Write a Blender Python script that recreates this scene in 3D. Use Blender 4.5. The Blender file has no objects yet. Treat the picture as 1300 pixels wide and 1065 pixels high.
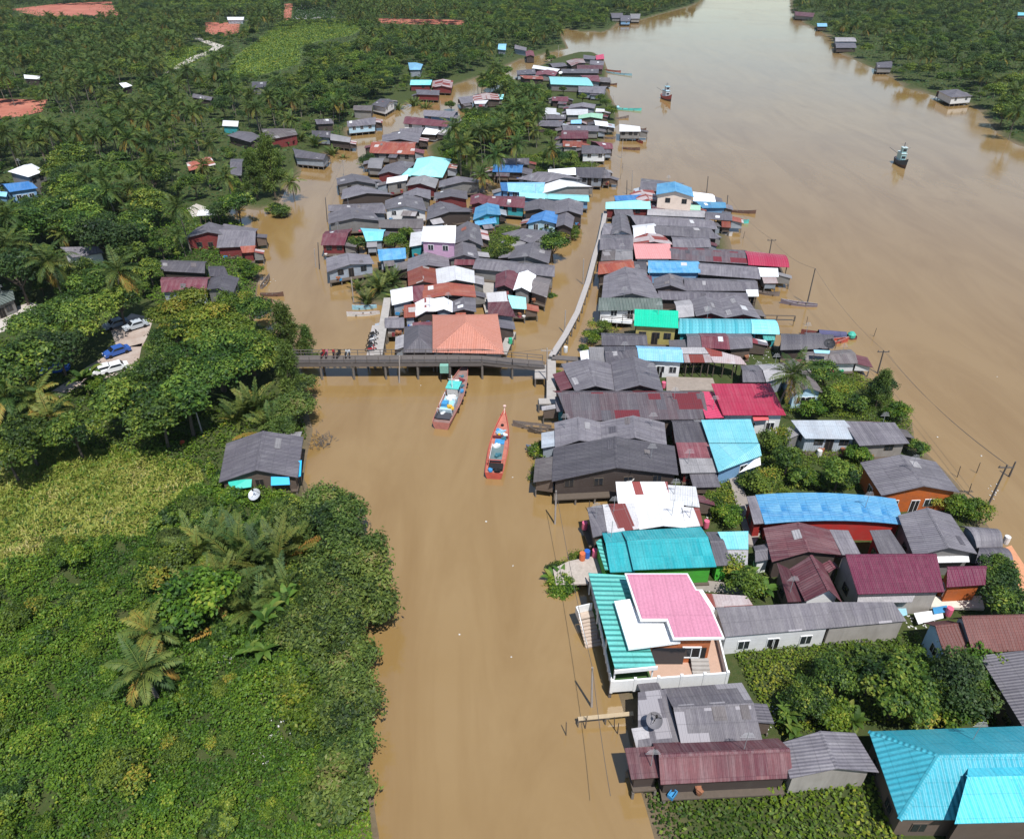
import bpy, math, random
import numpy as np
from mathutils import Vector, Matrix
random.seed(7); RNG = np.random.default_rng(11)
S = bpy.context.scene
COL = S.collection
R = math.radians
# ------------------------------------------------------------------ camera
CAM_H, PITCH, F, CX, CY = 55.0, R(32.0), 920.0, 650.0, 487.5
SP, CP = math.sin(PITCH), math.cos(PITCH)

def U(px, py, z=0.0):
    """photo pixel -> world point on the horizontal plane at height z"""
    a = (px - CX) / F; b = -(py - CY) / F
    dx, dy, dz = a, b * SP + CP, b * CP - SP
    t = (z - CAM_H) / dz
    return Vector((dx * t, dy * t, z))

def W2P(x, y, z):
    """world -> photo pixel (scalars or arrays), depth"""
    zz = z - CAM_H
    d = y * CP - zz * SP
    v = y * SP + zz * CP
    return CX + F * x / d, CY - F * v / d, d

cam_d = bpy.data.cameras.new('camera'); cam = bpy.data.objects.new('camera', cam_d); COL.objects.link(cam)
cam.location = (0, 0, CAM_H); cam.rotation_euler = (math.pi / 2 - PITCH, 0, 0)
cam_d.sensor_fit = 'HORIZONTAL'; cam_d.sensor_width = 36; cam_d.lens = F / 1300 * 36
cam_d.shift_y = -45.0 / 1300; cam_d.clip_end = 20000; cam_d.clip_start = 0.5
S.camera = cam
S.render.resolution_x, S.render.resolution_y = 1024, 838
S.view_settings.view_transform = 'Standard'; S.view_settings.look = 'None'
S.view_settings.exposure = 0.28; S.view_settings.gamma = 1.0
# ------------------------------------------------------------------ light
SUN_EL, SUN_AZ = R(63), R(159)          # azimuth from +Y (north) clockwise
w = bpy.data.worlds.new('World'); S.world = w; w.use_nodes = True
nt = w.node_tree
sky = nt.nodes.new('ShaderNodeTexSky'); sky.sky_type = 'NISHITA'; sky.sun_disc = False
sky.sun_elevation = SUN_EL; sky.sun_rotation = SUN_AZ; sky.air_density = 1.2; sky.dust_density = 0.4; sky.ozone_density = 1.8
bg = nt.nodes['Background']; bg.inputs['Strength'].default_value = 0.11
nt.links.new(sky.outputs[0], bg.inputs['Color'])
ld = bpy.data.lights.new('sun', 'SUN'); ld.energy = 5.0; ld.angle = R(0.55); ld.color = (1.0, 0.985, 0.96)
lo = bpy.data.objects.new('sun', ld); COL.objects.link(lo)
sd = Vector((math.cos(SUN_EL) * math.sin(SUN_AZ), math.cos(SUN_EL) * math.cos(SUN_AZ), math.sin(SUN_EL)))
lo.rotation_euler = sd.to_track_quat('Z', 'Y').to_euler(); lo.location = (0, 0, 200)
S.cycles.max_bounces = 6; S.cycles.diffuse_bounces = 3; S.cycles.glossy_bounces = 3
S.cycles.transmission_bounces = 4; S.cycles.transparent_max_bounces = 8
S.cycles.use_denoising = True
S.cycles.caustics_reflective = False; S.cycles.caustics_refractive = False
# ------------------------------------------------------------------ tagging
def tag(o, label=None, cat=None, group=None, kind=None):
    if label: o['label'] = label
    if cat: o['category'] = cat
    if group: o['group'] = group
    if kind: o['kind'] = kind
    return o
def link(name, me, parent=None, loc=None, rz=0.0):
    o = bpy.data.objects.new(name, me); COL.objects.link(o)
    if parent is not None: o.parent = parent
    if loc is not None: o.location = loc
    if rz: o.rotation_euler = (0, 0, rz)
    return o
def empty(name, loc=(0, 0, 0), rz=0.0):
    o = bpy.data.objects.new(name, None); COL.objects.link(o)
    o.empty_display_size = 0.3; o.location = loc; o.rotation_euler = (0, 0, rz)
    return o
# ------------------------------------------------------------------ mesh builder
class MB:
    def __init__(s): s.v = []; s.f = []; s.uv = []; s.m = []
    def face(s, pts, uv=None, m=0):
        i = len(s.v); s.v += [tuple(p) for p in pts]; s.f.append(list(range(i, i + len(pts))))
        s.uv.append(uv or [(p[0], p[1]) for p in pts]); s.m.append(m)
    def box(s, c, d, rz=0.0, m=0, taper=1.0):
        cx, cy, cz = c; hx, hy, hz = d[0] / 2, d[1] / 2, d[2] / 2
        ca, sa = math.cos(rz), math.sin(rz)
        P = []
        for (x, y, z) in [(-1,-1,-1),(1,-1,-1),(1,1,-1),(-1,1,-1),(-1,-1,1),(1,-1,1),(1,1,1),(-1,1,1)]:
            k = taper if z > 0 else 1.0
            a, b = x * hx * k, y * hy * k
            P.append((cx + a * ca - b * sa, cy + a * sa + b * ca, cz + z * hz))
        for q in [(0,3,2,1),(4,5,6,7),(0,1,5,4),(1,2,6,5),(2,3,7,6),(3,0,4,7)]:
            a, b, c2 = P[q[0]], P[q[1]], P[q[2]]
            w_ = math.dist(a, b); h_ = math.dist(b, c2)
            s.face([P[k] for k in q], [(0, 0), (w_, 0), (w_, h_), (0, h_)], m)
    def tube(s, pts, rad, n=6, m=0, cap=True):
        if not hasattr(rad, '__len__'): rad = [rad] * len(pts)
        rings = []
        for i, p in enumerate(pts):
            p = Vector(p)
            t = (Vector(pts[min(i + 1, len(pts) - 1)]) - Vector(pts[max(i - 1, 0)])).normalized()
            a = t.cross(Vector((0, 0, 1)) if abs(t.z) < 0.9 else Vector((1, 0, 0))).normalized(); b = t.cross(a)
            rings.append([p + (a * math.cos(2 * math.pi * k / n) + b * math.sin(2 * math.pi * k / n)) * rad[i] for k in range(n)])
        for i in range(len(rings) - 1):
            for k in range(n):
                q = [rings[i][k], rings[i][(k + 1) % n], rings[i + 1][(k + 1) % n], rings[i + 1][k]]
                s.face(q[::-1], [(k, i), (k + 1, i), (k + 1, i + 1), (k, i + 1)], m)
        if cap:
            s.face(rings[0], None, m); s.face(rings[-1][::-1], None, m)
    def lathe(s, prof, c=(0, 0, 0), n=12, m=0):
        for i in range(len(prof) - 1):
            (r0, z0), (r1, z1) = prof[i], prof[i + 1]
            for k in range(n):
                a0, a1 = 2 * math.pi * k / n, 2 * math.pi * (k + 1) / n
                P = [(c[0] + r * math.cos(a), c[1] + r * math.sin(a), c[2] + z) for r, a, z in ((r0, a0, z0), (r0, a1, z0), (r1, a1, z1), (r1, a0, z1))]
                s.face(P, None, m)
    def mesh(s, name, mats, smooth=False):
        me = bpy.data.meshes.new(name); me.from_pydata(s.v, [], s.f)
        if not isinstance(mats, (list, tuple)): mats = [mats]
        for mt in mats: me.materials.append(mt)
        me.polygons.foreach_set('material_index', s.m)
        uvl = me.uv_layers.new(name='UVMap')
        uvl.data.foreach_set('uv', [c for f in s.uv for p in f for c in p])
        if smooth: me.polygons.foreach_set('use_smooth', [True] * len(s.f))
        me.update(); return me
    def build(s, name, mats, parent=None, loc=None, rz=0.0, smooth=False):
        return link(name, s.mesh(name, mats, smooth), parent, loc, rz)
# ------------------------------------------------------------------ materials
MATS = {}
def new_mat(name):
    m = bpy.data.materials.new(name); m.use_nodes = True
    n = m.node_tree; n.nodes.clear()
    out = n.nodes.new('ShaderNodeOutputMaterial')
    return m, n, out
class NB:
    """tiny node helper"""
    def __init__(s, n): s.n = n
    def __call__(s, t, **kw):
        nd = s.n.nodes.new('ShaderNode' + t)
        for k, v in kw.items():
            if k.startswith('i_'):
                key = k[2:]; key = int(key) if key.isdigit() else key.replace('_', ' ')
                s.set(nd.inputs[key], v)
            else: setattr(nd, k, v)
        return nd
    def set(s, sock, v):
        if isinstance(v, bpy.types.NodeSocket): s.n.links.new(v, sock)
        else: sock.default_value = v
    def math(s, op, a, b=0.0, c=None):
        nd = s.n.nodes.new('ShaderNodeMath'); nd.operation = op
        s.set(nd.inputs[0], a); s.set(nd.inputs[1], b)
        if c is not None: s.set(nd.inputs[2], c)
        return nd.outputs[0]
    def mix(s, f, a, b, mode='MIX'):
        nd = s.n.nodes.new('ShaderNodeMix'); nd.data_type = 'RGBA'; nd.blend_type = mode
        s.set(nd.inputs[0], f); s.set(nd.inputs[6], a); s.set(nd.inputs[7], b)
        return nd.outputs[2]
    def ramp(s, f, stops):
        nd = s.n.nodes.new('ShaderNodeValToRGB'); s.set(nd.inputs[0], f)
        el = nd.color_ramp.elements
        while len(el) < len(stops): el.new(0.5)
        for e, (p, c) in zip(el, stops): e.position = p; e.color = (c[0], c[1], c[2], 1)
        return nd.outputs[0]
    def rng(s, v, a, b, c, d):
        nd = s.n.nodes.new('ShaderNodeMapRange'); s.set(nd.inputs[0], v)
        for i, x in enumerate((a, b, c, d)): s.set(nd.inputs[i + 1], x)
        return nd.outputs[0]
def c4(c): return (c[0], c[1], c[2], 1.0)
def lerp3(a, b, t): return tuple(x + (y - x) * t for x, y in zip(a, b))

def roof_mat(name, base, alt=None, var=0.25, patch=0.0, patch_col=None, corr=0.26, sheet=(0.95, 2.6), rough=0.55, spec=0.3,
             stain=0.5, bump=0.5, stain_col=None, streak=0.25):
    if name in MATS: return MATS[name]
    m, n, out = new_mat(name); B = NB(n)
    uv = B('UVMap'); oi = B('ObjectInfo')
    off = B('CombineXYZ', i_0=B.math('MULTIPLY', oi.outputs['Random'], 37.0), i_1=B.math('MULTIPLY', oi.outputs['Random'], 91.0), i_2=0.0)
    ad = B('VectorMath', operation='ADD'); B.set(ad.inputs[0], uv.outputs[0]); B.set(ad.inputs[1], off.outputs[0])
    V = ad.outputs[0]
    br = B('TexBrick', offset=0.0); B.set(br.inputs['Vector'], V)
    for k, v in (('Color1', (0, 0, 0, 1)), ('Color2', (1, 1, 1, 1)), ('Mortar', (0.5, 0.5, 0.5, 1)), ('Scale', 1.0), ('Mortar Size', 0.0), ('Bias', 0.0), ('Brick Width', sheet[0]), ('Row Height', sheet[1])):
        br.inputs[k].default_value = v
    rnd = br.outputs['Color']
    alt = alt or lerp3(base, (0.3, 0.28, 0.28), 0.25)
    col = B.mix(B.math('MULTIPLY', rnd, var), c4(base), c4(alt))
    # large weather stains
    nz = B('TexNoise', i_Scale=0.42, i_Detail=7.0, i_Roughness=0.72); B.set(nz.inputs['Vector'], V)
    st = B.rng(nz.outputs[0], 0.38, 0.68, 0.0, stain)
    sc = stain_col or lerp3(base, (0.03, 0.03, 0.03), 0.6)
    col = B.mix(st, col, c4(sc))
    # rain streaks running down the slope
    mp = B('Mapping'); mp.inputs['Scale'].default_value = (2.2, 0.16, 1); B.set(mp.inputs[0], V)
    nz2 = B('TexNoise', i_Scale=1.0, i_Detail=5.0, i_Roughness=0.7); B.set(nz2.inputs['Vector'], mp.outputs[0])
    sk = B.rng(nz2.outputs[0], 0.45, 0.7, 0.0, streak)
    col = B.mix(sk, col, c4(lerp3(base, (0.55, 0.52, 0.5), 0.5)))
    fine = B('TexNoise', i_Scale=5.0, i_Detail=4.0, i_Roughness=0.7); B.set(fine.inputs['Vector'], V)
    col = B.mix(0.35, col, B.mix(1.0, col, B.ramp(fine.outputs[0], [(0.3, (0.55, 0.55, 0.55)), (0.7, (1.35, 1.35, 1.35))]), 'MULTIPLY'))
    if patch > 0:
        br2 = B('TexBrick', offset=0.3); B.set(br2.inputs['Vector'], V)
        for k, v in (('Color1', (0, 0, 0, 1)), ('Color2', (1, 1, 1, 1)), ('Mortar', (0, 0, 0, 1)), ('Scale', 1.0), ('Mortar Size', 0.0), ('Brick Width', sheet[0] * 1.3), ('Row Height', sheet[1] * 0.6)):
            br2.inputs[k].default_value = v
        col = B.mix(B.math('GREATER_THAN', br2.outputs['Color'], 1 - patch), col, c4(patch_col))
    # lap joints between sheets
    br3 = B('TexBrick', offset=0.0); B.set(br3.inputs['Vector'], V)
    for k, v in (('Color1', (1, 1, 1, 1)), ('Color2', (1, 1, 1, 1)), ('Mortar', (0, 0, 0, 1)), ('Scale', 1.0), ('Mortar Size', 0.035), ('Mortar Smooth', 0.3), ('Brick Width', sheet[0] * 2), ('Row Height', sheet[1] * 0.55)):
        br3.inputs[k].default_value = v
    col = B.mix(B.math('MULTIPLY', B.math('SUBTRACT', 1.0, br3.outputs['Color']), 0.35), col, c4(lerp3(base, (0, 0, 0), 0.55)))
    # tint per building
    hv = B('HueSaturation'); B.set(hv.inputs['Color'], col); B.set(hv.inputs['Value'], B.rng(oi.outputs['Random'], 0, 1, 0.74, 1.24))
    # corrugation
    wv = B('TexWave', wave_type='BANDS', bands_direction='X', wave_profile='SIN'); B.set(wv.inputs['Vector'], V)
    wv.inputs['Scale'].default_value = 0.314 / corr; wv.inputs['Distortion'].default_value = 0
    bp = B('Bump', i_Strength=bump, i_Distance=corr * 0.3); B.set(bp.inputs['Height'], wv.outputs['Fac'])
    p = B('BsdfPrincipled', i_Roughness=rough); B.set(p.inputs['Base Color'], hv.outputs[0]); B.set(p.inputs['Normal'], bp.outputs[0])
    p.inputs['Specular IOR Level'].default_value = spec
    n.links.new(p.outputs[0], out.inputs[0]); MATS[name] = m; return m

def wall_mat(name, base, dirt=0.5, plank=0.22, rough=0.8):
    if name in MATS: return MATS[name]
    m, n, out = new_mat(name); B = NB(n)
    tc = B('TexCoord'); oi = B('ObjectInfo')
    mp = B('Mapping'); mp.inputs['Scale'].default_value = (0.5, 0.5, 1.0 / plank * 0.25); B.set(mp.inputs[0], tc.outputs['Object'])
    nz = B('TexNoise', i_Scale=2.0, i_Detail=6.0, i_Roughness=0.7); B.set(nz.inputs['Vector'], mp.outputs[0])
    nz2 = B('TexNoise', i_Scale=0.9, i_Detail=6.0); B.set(nz2.inputs['Vector'], tc.outputs['Object'])
    col = B.mix(B.rng(nz.outputs[0], 0.4, 0.7, 0.0, dirt), c4(base), c4(lerp3(base, (0.05, 0.04, 0.03), 0.6)))
    col = B.mix(B.rng(nz2.outputs[0], 0.5, 0.75, 0.0, dirt), col, c4(lerp3(base, (0.12, 0.1, 0.08), 0.5)))
    wv = B('TexWave', wave_type='BANDS', bands_direction='Z', wave_profile='SAW'); B.set(wv.inputs['Vector'], tc.outputs['Object'])
    wv.inputs['Scale'].default_value = 0.314 / plank
    bp = B('Bump', i_Strength=0.35, i_Distance=0.02); B.set(bp.inputs['Height'], wv.outputs['Fac'])
    hv = B('HueSaturation'); B.set(hv.inputs['Color'], col); B.set(hv.inputs['Value'], B.rng(oi.outputs['Random'], 0, 1, 0.8, 1.15))
    p = B('BsdfPrincipled', i_Roughness=rough); B.set(p.inputs['Base Color'], hv.outputs[0]); B.set(p.inputs['Normal'], bp.outputs[0])
    n.links.new(p.outputs[0], out.inputs[0]); MATS[name] = m; return m

def plain(name, base, rough=0.6, spec=0.4, noise=0.25, scale=3.0, metal=0.0):
    if name in MATS: return MATS[name]
    m, n, out = new_mat(name); B = NB(n)
    tc = B('TexCoord')
    nz = B('TexNoise', i_Scale=scale, i_Detail=6.0, i_Roughness=0.7); B.set(nz.inputs['Vector'], tc.outputs['Object'])
    col = B.mix(B.rng(nz.outputs[0], 0.35, 0.7, 0.0, noise * 2), c4(base), c4(lerp3(base, (0.06, 0.05, 0.04), 0.55)))
    p = B('BsdfPrincipled', i_Roughness=rough, i_Metallic=metal); B.set(p.inputs['Base Color'], col)
    p.inputs['Specular IOR Level'].default_value = spec
    n.links.new(p.outputs[0], out.inputs[0]); MATS[name] = m; return m

def leaf_mat(name, stops, trans=0.22, rough=0.55, spec=0.25, vary=0.2):
    if name in MATS: return MATS[name]
    m, n, out = new_mat(name); B = NB(n)
    at = B('Attribute', attribute_name='tint'); oi = B('ObjectInfo')
    col = B.ramp(at.outputs['Fac'], stops)
    hv = B('HueSaturation'); B.set(hv.inputs['Color'], col)
    B.set(hv.inputs['Value'], B.rng(oi.outputs['Random'], 0, 1, 1 - vary, 1 + vary))
    B.set(hv.inputs['Hue'], B.rng(B.math('FRACT', B.math('MULTIPLY', oi.outputs['Random'], 7.31)), 0, 1, 0.485, 0.515))
    p = B('BsdfPrincipled', i_Roughness=rough); B.set(p.inputs['Base Color'], hv.outputs[0]); p.inputs['Specular IOR Level'].default_value = spec
    tr = B('BsdfTranslucent'); B.set(tr.inputs[0], B.mix(0.5, hv.outputs[0], (0.2, 0.3, 0.03, 1)))
    mx = B('MixShader'); mx.inputs[0].default_value = trans
    n.links.new(p.outputs[0], mx.inputs[1]); n.links.new(tr.outputs[0], mx.inputs[2])
    n.links.new(mx.outputs[0], out.inputs[0]); MATS[name] = m; return m
# roofs
g = (0.118, 0.106, 0.120)
roof_mat('g', g, (0.20, 0.185, 0.20), 0.45, streak=0.3)
roof_mat('dg', (0.088, 0.079, 0.092), (0.15, 0.137, 0.148), 0.30)
roof_mat('pg', (0.25, 0.235, 0.24), (0.38, 0.36, 0.36), 0.45)
roof_mat('gb', (0.125, 0.104, 0.105), (0.19, 0.17, 0.155), 0.45, patch=0.06, patch_col=(0.26, 0.24, 0.24))
roof_mat('gp', g, (0.17, 0.155, 0.155), 0.45, patch=0.13, patch_col=(0.27, 0.25, 0.26))
roof_mat('gm', g, (0.15, 0.06, 0.06), 0.5, patch=0.2, patch_col=(0.16, 0.028, 0.035), sheet=(1.2, 3.0))
roof_mat('mr', (0.125, 0.025, 0.038), (0.19, 0.08, 0.085), 0.6, stain=0.5, streak=0.22)
roof_mat('dm', (0.085, 0.022, 0.030), (0.17, 0.075, 0.075), 0.6, stain=0.45, streak=0.25)
roof_mat('mt', (0.118, 0.017, 0.043), (0.17, 0.032, 0.065), 0.6, corr=0.33, sheet=(0.33, 0.42), stain=0.25, streak=0.1, rough=0.5, spec=0.25, bump=0.7)
roof_mat('bt', (0.125, 0.045, 0.038), (0.165, 0.062, 0.052), 0.4, corr=0.3, sheet=(0.3, 0.4), stain=0.25, streak=0.1, bump=0.7)
roof_mat('rd', (0.28, 0.020, 0.048), (0.33, 0.04, 0.072), 0.5, stain=0.25, streak=0.1, rough=0.4, spec=0.4, corr=0.4)
roof_mat('pr', (0.46, 0.048, 0.105), (0.5, 0.06, 0.12), 0.3, stain=0.12, streak=0.05, rough=0.4, corr=0.4)
roof_mat('rs', (0.24, 0.05, 0.032), (0.30, 0.11, 0.06), 0.6, patch=0.08, patch_col=(0.4, 0.36, 0.34), stain=0.4, stain_col=(0.13, 0.025, 0.02))
roof_mat('sw', (0.60, 0.58, 0.58), (0.7, 0.69, 0.7), 0.4, patch=0.24, patch_col=(0.20, 0.05, 0.045), sheet=(0.7, 6.0), stain=0.25, stain_col=(0.3, 0.22, 0.2))
roof_mat('wh', (0.64, 0.64, 0.65), (0.75, 0.76, 0.78), 0.5, stain=0.45, stain_col=(0.40, 0.36, 0.34), streak=0.0, rough=0.45)
roof_mat('ww', (0.80, 0.80, 0.80), (0.78, 0.78, 0.78), 0.3, stain=0.08, stain_col=(0.6, 0.6, 0.6), streak=0.0, rough=0.45, bump=0.15)
roof_mat('sv', (0.30, 0.34, 0.38), (0.45, 0.49, 0.53), 0.7, patch=0.10, patch_col=(0.24, 0.05, 0.04), sheet=(0.8, 6.0), stain=0.4, stain_col=(0.2, 0.15, 0.14))
roof_mat('rp', (0.36, 0.30, 0.30), (0.45, 0.42, 0.42), 0.6, patch=0.4, patch_col=(0.2, 0.045, 0.035), sheet=(0.8, 5.0), stain=0.5, stain_col=(0.22, 0.09, 0.07))
roof_mat('bl', (0.030, 0.18, 0.38), (0.09, 0.28, 0.47), 0.8, stain=0.75, stain_col=(0.17, 0.38, 0.50), streak=0.22, rough=0.45)
roof_mat('lb', (0.15, 0.38, 0.57), (0.27, 0.5, 0.64), 0.6, stain=0.4, stain_col=(0.26, 0.48, 0.66), streak=0.25, rough=0.45)
roof_mat('bd', (0.03, 0.13, 0.33), (0.07, 0.2, 0.4), 0.6, stain=0.3, streak=0.2, rough=0.5)
roof_mat('cy', (0.17, 0.52, 0.60), (0.28, 0.62, 0.68), 0.6, stain=0.4, stain_col=(0.10, 0.36, 0.43), streak=0.2, rough=0.45)
roof_mat('cl', (0.27, 0.66, 0.66), (0.36, 0.7, 0.7), 0.4, stain=0.3, stain_col=(0.2, 0.5, 0.52), streak=0.15, rough=0.45)
roof_mat('cb', (0.04, 0.36, 0.46), (0.09, 0.44, 0.52), 0.55, stain=0.3, streak=0.12, corr=0.4, rough=0.4)
roof_mat('tl', (0.015, 0.25, 0.28), (0.05, 0.35, 0.37), 0.55, stain=0.35, streak=0.14, rough=0.4, corr=0.3)
roof_mat('tg', (0.07, 0.37, 0.33), (0.13, 0.45, 0.4), 0.5, stain=0.3, streak=0.15, rough=0.4, corr=0.55, bump=1.0, sheet=(1.1, 5))
roof_mat('ts', (0.05, 0.28, 0.33), (0.13, 0.42, 0.47), 0.8, stain=0.3, streak=0.15, rough=0.35, corr=0.5, bump=0.8, sheet=(0.5, 5))
roof_mat('gn', (0.008, 0.40, 0.235), (0.02, 0.45, 0.28), 0.3, stain=0.12, streak=0.05, rough=0.4)
roof_mat('gl', (0.25, 0.45, 0.31), (0.33, 0.53, 0.4), 0.4, stain=0.2, streak=0.1)
roof_mat('gg', (0.10, 0.125, 0.11), (0.15, 0.17, 0.15), 0.4, corr=0.5, bump=1.0)
roof_mat('pk', (0.58, 0.235, 0.225), (0.6, 0.26, 0.25), 0.3, stain=0.1, streak=0.05, corr=0.4)
roof_mat('pp', (0.45, 0.18, 0.25), (0.48, 0.20, 0.275), 0.4, stain=0.14, streak=0.04, corr=0.35, bump=0.4, sheet=(0.7, 8))
roof_mat('ot', (0.38, 0.155, 0.11), (0.44, 0.20, 0.15), 0.45, corr=0.33, sheet=(0.33, 0.42), stain=0.3, stain_col=(0.36, 0.12, 0.06), streak=0.1, bump=0.7)
for nm, c in dict(wd=(0.055, 0.038, 0.032), wb=(0.12, 0.085, 0.065), wg=(0.20, 0.19, 0.18), ww_=(0.74, 0.73, 0.72), wp=(0.66, 0.53, 0.44),
                  wr=(0.17, 0.022, 0.022), wR=(0.40, 0.02, 0.015), wo=(0.42, 0.095, 0.012), wO=(0.42, 0.11, 0.03), wu=(0.16, 0.30, 0.47), wk=(0.6, 0.36, 0.52),
                  wt=(0.03, 0.30, 0.33), wy=(0.40, 0.33, 0.10), wG=(0.06, 0.40, 0.03), wc=(0.33, 0.30, 0.27), wS=(0.28, 0.31, 0.35), wL=(0.40, 0.56, 0.66)).items():
    wall_mat(nm, c, 0.22 if nm in ('ww_', 'wL', 'wu', 'wk', 'wp') else 0.5, plank=0.3 if nm != 'wc' else 2.5)
WOOD = plain('weathered_wood', (0.11, 0.085, 0.065), 0.85, 0.2, 0.4)
STILT = plain('stilt_concrete', (0.17, 0.15, 0.13), 0.85, 0.2, 0.4)
CONC = plain('concrete', (0.36, 0.33, 0.30), 0.85, 0.25, 0.25, 1.2)
CONCD = plain('dark_concrete', (0.125, 0.108, 0.10), 0.85, 0.25, 0.35, 1.2)
GLASS = plain('window_glass', (0.02, 0.024, 0.03), 0.12, 0.5, 0.1)
DARK = plain('dark_opening', (0.018, 0.016, 0.016), 0.7, 0.2, 0.1)
WHITE = plain('white_paint', (0.74, 0.74, 0.73), 0.45, 0.4, 0.1)
# ================================================================== land and water
def PX(s): 
    q = [float(t) for t in s.replace(',', ' ').split()]
    return [(q[i], q[i + 1]) for i in range(0, len(q), 2)]
def PW(s, z=0.0): return np.array([U(a, b, z)[:2] for a, b in PX(s)])
LEFT = PW('''-900,1300 492,1300 482,1065 470,975 474,900 462,850 452,800 478,760 480,715 462,670 436,645 398,632 386,606 392,570 398,545 384,500
 379,455 372,432 334,415 312,400 326,378 330,340 322,300 300,278 288,268 300,264 330,268 352,262 366,236 382,222 384,208 414,196 436,186 444,176 440,165 468,148
 498,137 544,128 560,116 580,108 618,96 660,77 690,70 722,62 716,50 709,33 717,37 737,41 765,42 777,38 784,30 812,27 835,20 880,8 892,0 915,-20 935,-50
 -1500,-60 -2500,50''')
RIGHT = PW('''990,-55 1002,0 1003,15 1024,33 1053,48 1060,66 1092,80 1132,99 1148,112 1191,124 1231,135 1244,142 1266,170 1290,184 1330,195 1700,240 2600,100 2200,-60''')
ISLE = [PW('''735,66 752,66 766,74 772,90 770,112 785,140 786,158 770,170 764,190 768,207 740,224 690,228 655,226 632,222 606,226 572,228 560,215 545,200 540,188 575,165 596,142
 606,128 640,108 672,90 705,74'''), PW('476,340 512,336 522,352 520,384 505,392 470,386 452,372 456,352'),
        PW('490,300 520,292 560,300 600,296 640,282 690,296 706,310 690,340 640,330 600,340 550,345 510,325')]
VILL = PW('''792,292 830,282 900,286 925,296 930,318 945,345 958,372 972,400 985,440 1040,448 1088,468 1128,500 1158,535 1162,560 1188,586 1215,612 1245,655 1272,690 1300,742 1420,800
 1800,1000 1700,1300 900,1300 830,1065 806,980 790,900 778,860 785,790 800,740 812,700 806,650 812,618 800,606 760,596 735,560 735,500 748,450 762,415 790,420 796,360''')
LAND = [LEFT, RIGHT] + ISLE + [VILL]
def inside(P, X, Y):
    r = np.zeros(X.shape, bool); n = len(P)
    for i in range(n):
        x0, y0 = P[i]; x1, y1 = P[(i + 1) % n]
        if y0 == y1: continue
        c = (y0 > Y) != (y1 > Y)
        r ^= c & (X < (x1 - x0) * (Y - y0) / (y1 - y0) + x0)
    return r
def edge_dist(P, X, Y):
    d = np.full(X.shape, 1e9); n = len(P)
    for i in range(n):
        a = P[i]; b = P[(i + 1) % n]; v = b - a; L = max(v @ v, 1e-9)
        t = np.clip(((X - a[0]) * v[0] + (Y - a[1]) * v[1]) / L, 0, 1)
        d = np.minimum(d, (X - a[0] - t * v[0]) ** 2 + (Y - a[1] - t * v[1]) ** 2)
    return np.sqrt(d)
def sdist(X, Y):
    s = np.full(X.shape, -1e9)
    for P in LAND:
        d = edge_dist(P, X, Y); s = np.maximum(s, np.where(inside(P, X, Y), d, -d))
    return s
def wob(X, Y, f, seed):
    r = np.random.default_rng(seed); v = 0
    for k in range(7):
        a = r.uniform(0, 6.283); q = f * r.uniform(0.6, 1.7)
        v = v + np.sin(X * math.cos(a) * q + Y * math.sin(a) * q + r.uniform(0, 6.28))
    return v / 3.5
FLAT = dict(
 red_earth=[PW('15,13 75,6 142,3 146,14 162,24 118,25 66,25 20,16'), PW('-60,127 61,129 54,144 30,150 -60,160'), PW('258,30 306,30 303,43 284,48 262,44'), PW('361,6 372,6 370,24 360,30'),
            PW('480,25 592,27 592,33 540,33 480,31')],
 dirt_yard=[PW('142,424 168,402 196,408 190,428 182,444 150,446'), PW('66,502 92,486 112,470 150,448 182,440 176,470 120,492 96,498 76,512')],
 dirt_road=[PW('-40,440 -40,412 40,388 60,392 46,404 10,424'), PW('245,50 254,50 285,60 268,70 216,94 209,95 238,76 265,66 271,61'), PW('238,268 250,262 262,266 262,274 246,280')],
 nursery_plot=[PW('300,8 360,8 356,26 300,28'), PW('376,8 408,7 430,24 372,26')],
)
FLATP = [p for v in FLAT.values() for p in v]
NEARG = PW('-200,545 250,560 275,620 235,700 200,760 240,1065 -300,1300 -600,700')
def ground_h(X, Y, s=None):
    X = np.asarray(X, float); Y = np.asarray(Y, float)
    if s is None: s = sdist(X, Y)
    base = np.where(s > 0, np.minimum(0.22 * s, 0.55), np.maximum(0.3 * s, -1.3))
    k = np.clip((s - 1.0) / 4, 0, 1)
    bump = 0.18 * wob(X, Y, 0.25, 3)
    near = np.clip((88 - Y) / 12, 0, 1) * np.clip((-8 - X) / 3, 0, 1)
    bump = bump + near * (0.5 + 0.5 * wob(X, Y, 0.45, 5) + 0.42 * wob(X, Y, 1.25, 6) + 0.2 * wob(X, Y, 2.6, 8))
    for P in FLATP:
        ins = inside(P, X, Y); d = edge_dist(P, X, Y)
        bump = bump * np.where(ins, 0.0, np.clip(d / 3, 0, 1))
    return base + np.maximum(bump * k, -0.3 * k)
def axis(segs):
    o = [segs[0][0]]
    for a, b, st0, st1 in segs:
        x = a
        while x < b - 1e-6:
            t = (x - a) / (b - a); x += st0 + (st1 - st0) * t; o.append(min(x, b))
    return np.array(sorted(set(np.round(o, 4))))
gx = axis([(-4500, -700, 500, 60), (-700, -150, 40, 3), (-150, -48, 3, 1.0), (-48, 70, 0.8, 0.8), (70, 160, 1.2, 3), (160, 700, 4, 40), (700, 4500, 60, 500)])
gy = axis([(-20, 22, 4, 1), (22, 95, 0.8, 0.8), (95, 240, 1.0, 2.2), (240, 700, 2.5, 10), (700, 1500, 14, 60), (1500, 9000, 100, 1000)])
GX, GY = np.meshgrid(gx, gy)
SDF = sdist(GX.ravel(), GY.ravel())
GZ = ground_h(GX.ravel(), GY.ravel(), SDF)
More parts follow.
